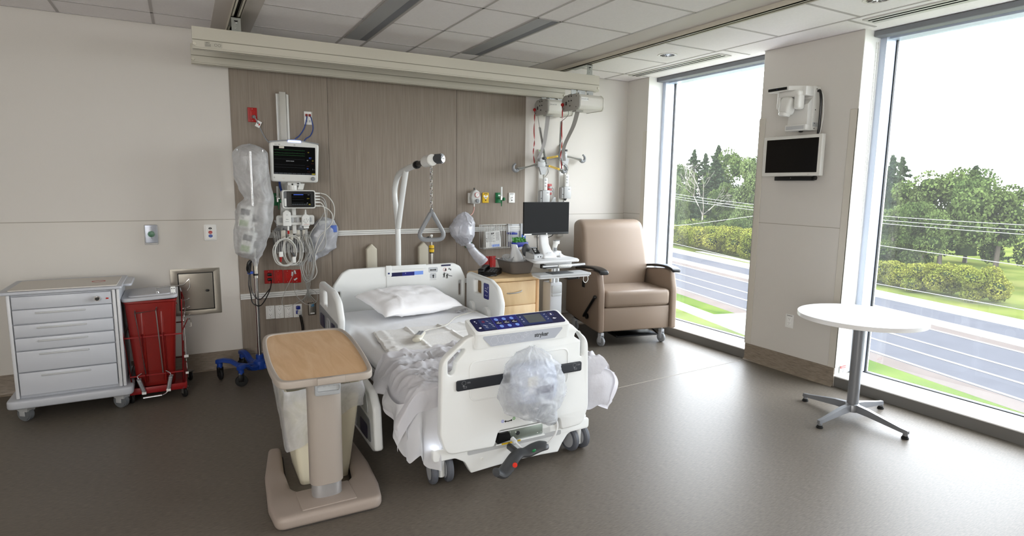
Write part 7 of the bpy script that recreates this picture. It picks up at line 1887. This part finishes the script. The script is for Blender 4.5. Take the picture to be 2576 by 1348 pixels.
for i, (s, a, w_) in enumerate([(35.2, 61.8, 3.2), (35.2, 58.4, 3.2), (35.2, 55.3, 3.2), (35.2, 52.5, 3.2), (35.2, 49.9, 3.2), (35.2, 34.4, 2.3), (35.2, 32.5, 2.3), (35.2, 30.6, 2.3), (35.2, 28.7, 2.3), (35.2, 26.4, 2.3), (35.2, 47.2, 3), (35.2, 42, 3)]):
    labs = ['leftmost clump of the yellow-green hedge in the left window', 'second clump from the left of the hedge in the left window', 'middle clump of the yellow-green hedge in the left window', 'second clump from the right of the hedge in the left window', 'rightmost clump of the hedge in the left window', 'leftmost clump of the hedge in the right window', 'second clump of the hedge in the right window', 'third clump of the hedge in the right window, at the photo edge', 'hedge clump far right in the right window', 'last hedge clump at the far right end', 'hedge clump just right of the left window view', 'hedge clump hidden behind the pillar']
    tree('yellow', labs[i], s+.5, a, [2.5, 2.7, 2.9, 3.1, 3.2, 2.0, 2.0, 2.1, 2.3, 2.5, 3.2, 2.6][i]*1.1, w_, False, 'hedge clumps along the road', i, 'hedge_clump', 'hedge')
# bare pale tree
t = thing('bare_tree', 'bare pale dead tree standing in front of the dark trees', 'tree', gp(40.5, 63.9), local=True)
m = MB(birchb); rnd = random.Random(5)
def branch(p, d, L, r, depth):
    q = p+d*L; m.tube([p, (p+q)/2+Vector((rnd.gauss(0, .05), rnd.gauss(0, .05), 0))*L, q], [r, r*.8, r*.6], 5)
    if depth:
        for _ in range(3):
            e = (d+Vector((rnd.gauss(0, .5), rnd.gauss(0, .5), rnd.gauss(.1, .3)))).normalized(); branch(q, e, L*rnd.uniform(.6, .85), r*.6, depth-1)
branch(Vector((0, 0, 0)), Vector((0, 0, 1)), 3.2, .13, 4); m.build('branches', t)
# overhead wires with the poles standing outside the view
wire_m = M('wire', '#b9b9bb', .5)
def wire_z(a, z0): return z0-.05+.0011*(a-25)**2
for z0, lab in ((0., 'highest overhead wire across the road'), (-.24, 'overhead wire second from the top across the road'), (-.44, 'overhead wire third from the top across the road')):
    m = MB(wire_m); m.tube([gp(31.0+z0*.3, a, wire_z(a, z0)) for a in range(12, 79, 3)], .015, 5)
    m.build('overhead_wire', label=lab, cat='wire', group='overhead wires along the road')
m = MB(wire_m); m.tube([gp(31.0, 78, -3.5), gp(31.0, 60, -3.98), gp(31., 42, -4.36), gp(31., 12, -4.0)], .02, 5); m.build('overhead_wire', label='lowest overhead wire, near the far kerb', cat='wire', group='overhead wires along the road')
m = MB(wire_m); m.tube([gp(18, 20.6, .82), gp(18, 24, .28), gp(18., 29.6, -.5), gp(18., 34, -1.0), gp(18, 40, -1.5)], .011, 5); m.build('overhead_wire', label='lone sagging overhead cable in the left window, nearest the building', cat='wire', group='overhead wires along the road')
m = MB(wire_m); m.tube([gp(18, 20.4, -.2), gp(18, 17.4, -.40), gp(18., 12, -.5), gp(18, 5, -.2)], .011, 5); m.build('overhead_wire', label='lone overhead cable in the right window, nearest the building', cat='wire', group='overhead wires along the road')
for i, (s, a, hh, lab) in enumerate(((31, 35.5, 6.2, 'wooden utility pole across the road behind the pillar'), (31, 78, 9.2, 'wooden utility pole past the left end of the wires'), (31, 12, 6.2, 'wooden utility pole past the right end of the wires'), (18, 20.5, 6.2, 'wooden utility pole on the near side of the road'), (18, 40, 4.5, 'short wooden pole past the left end of the near cable'), (18, 5, 5.4, 'short wooden pole past the right end of the near cable'))):
    t = thing('utility_pole', lab, 'utility pole', gp(s, a), local=True)
    m = MB(bark); m.cyl((0, 0, 0), (0, 0, hh), .13, .10, 12); m.build('pole', t); m = MB(bark); m.tube([(-.6, .12, hh-.4), (.6, -.12, hh-.4)], .05, 6); m.build('crossarm', t)
for k_ in ('lawn', 'verge', 'pale concrete', 'asphalt', 'worn asphalt', 'road paint'):     # dry ground outside: no gloss at all
    nt_ = _mats[k_].node_tree; bs_ = nt_.nodes['Principled BSDF']; df = nt_.nodes.new('ShaderNodeBsdfDiffuse')
    ci = bs_.inputs['Base Color']
    if ci.is_linked: nt_.links.new(ci.links[0].from_socket, df.inputs['Color'])
    else: df.inputs['Color'].default_value = ci.default_value
    nt_.links.new(df.outputs[0], nt_.nodes['Material Output'].inputs['Surface']); nt_.nodes.remove(bs_)
DIM = 1.
# ------------------------------------------------------------------ light
wd = bpy.data.worlds.new('sky'); SC.world = wd; wd.use_nodes = True; nt = wd.node_tree; bg = nt.nodes['Background']
tc = nt.nodes.new('ShaderNodeTexCoord'); sp = nt.nodes.new('ShaderNodeSeparateXYZ'); rp = nt.nodes.new('ShaderNodeValToRGB')
nt.links.new(tc.outputs['Generated'], sp.inputs[0]); nt.links.new(sp.outputs['Z'], rp.inputs['Fac']); nt.links.new(rp.outputs[0], bg.inputs['Color'])
rp.color_ramp.elements[0].position = 0.; rp.color_ramp.elements[0].color = (.94, .965, 1, 1); rp.color_ramp.elements[1].position = .7; rp.color_ramp.elements[1].color = (.86, .915, 1, 1)
bg.inputs['Strength'].default_value = 11
for y0, y1 in OPEN:       # sampling portals in the window openings
    l = bpy.data.lights.new('window_portal', 'AREA'); l.shape = 'RECTANGLE'; l.size = 2.62; l.size_y = (y1-y0)-.1; l.cycles.is_portal = True
    o = bpy.data.objects.new('window_portal', l); COL.objects.link(o); o.location = (4.90, (y0+y1)/2, 1.40); o.rotation_euler = (0, PI/2, 0)
# added soft fill lamp behind the camera, no real source there
l = bpy.data.lights.new('fill_light', 'AREA'); l.shape = 'RECTANGLE'; l.size = 2.2; l.size_y = 1.8; l.energy = 122; l.color = (1, .985, .955)
o = bpy.data.objects.new('fill_light', l); COL.objects.link(o); o.location = (-1.9, -1.7, 1.8); o.rotation_euler = (math.radians(108), 0, math.radians(-48))
SC.view_settings.view_transform = 'Standard'; SC.view_settings.look = 'None'; SC.view_settings.exposure = .32; SC.view_settings.gamma = .93
SC.cycles.max_bounces = 8; SC.cycles.diffuse_bounces = 5; SC.cycles.transparent_max_bounces = 16; SC.cycles.sample_clamp_indirect = 8
SC.cycles.use_denoising = True
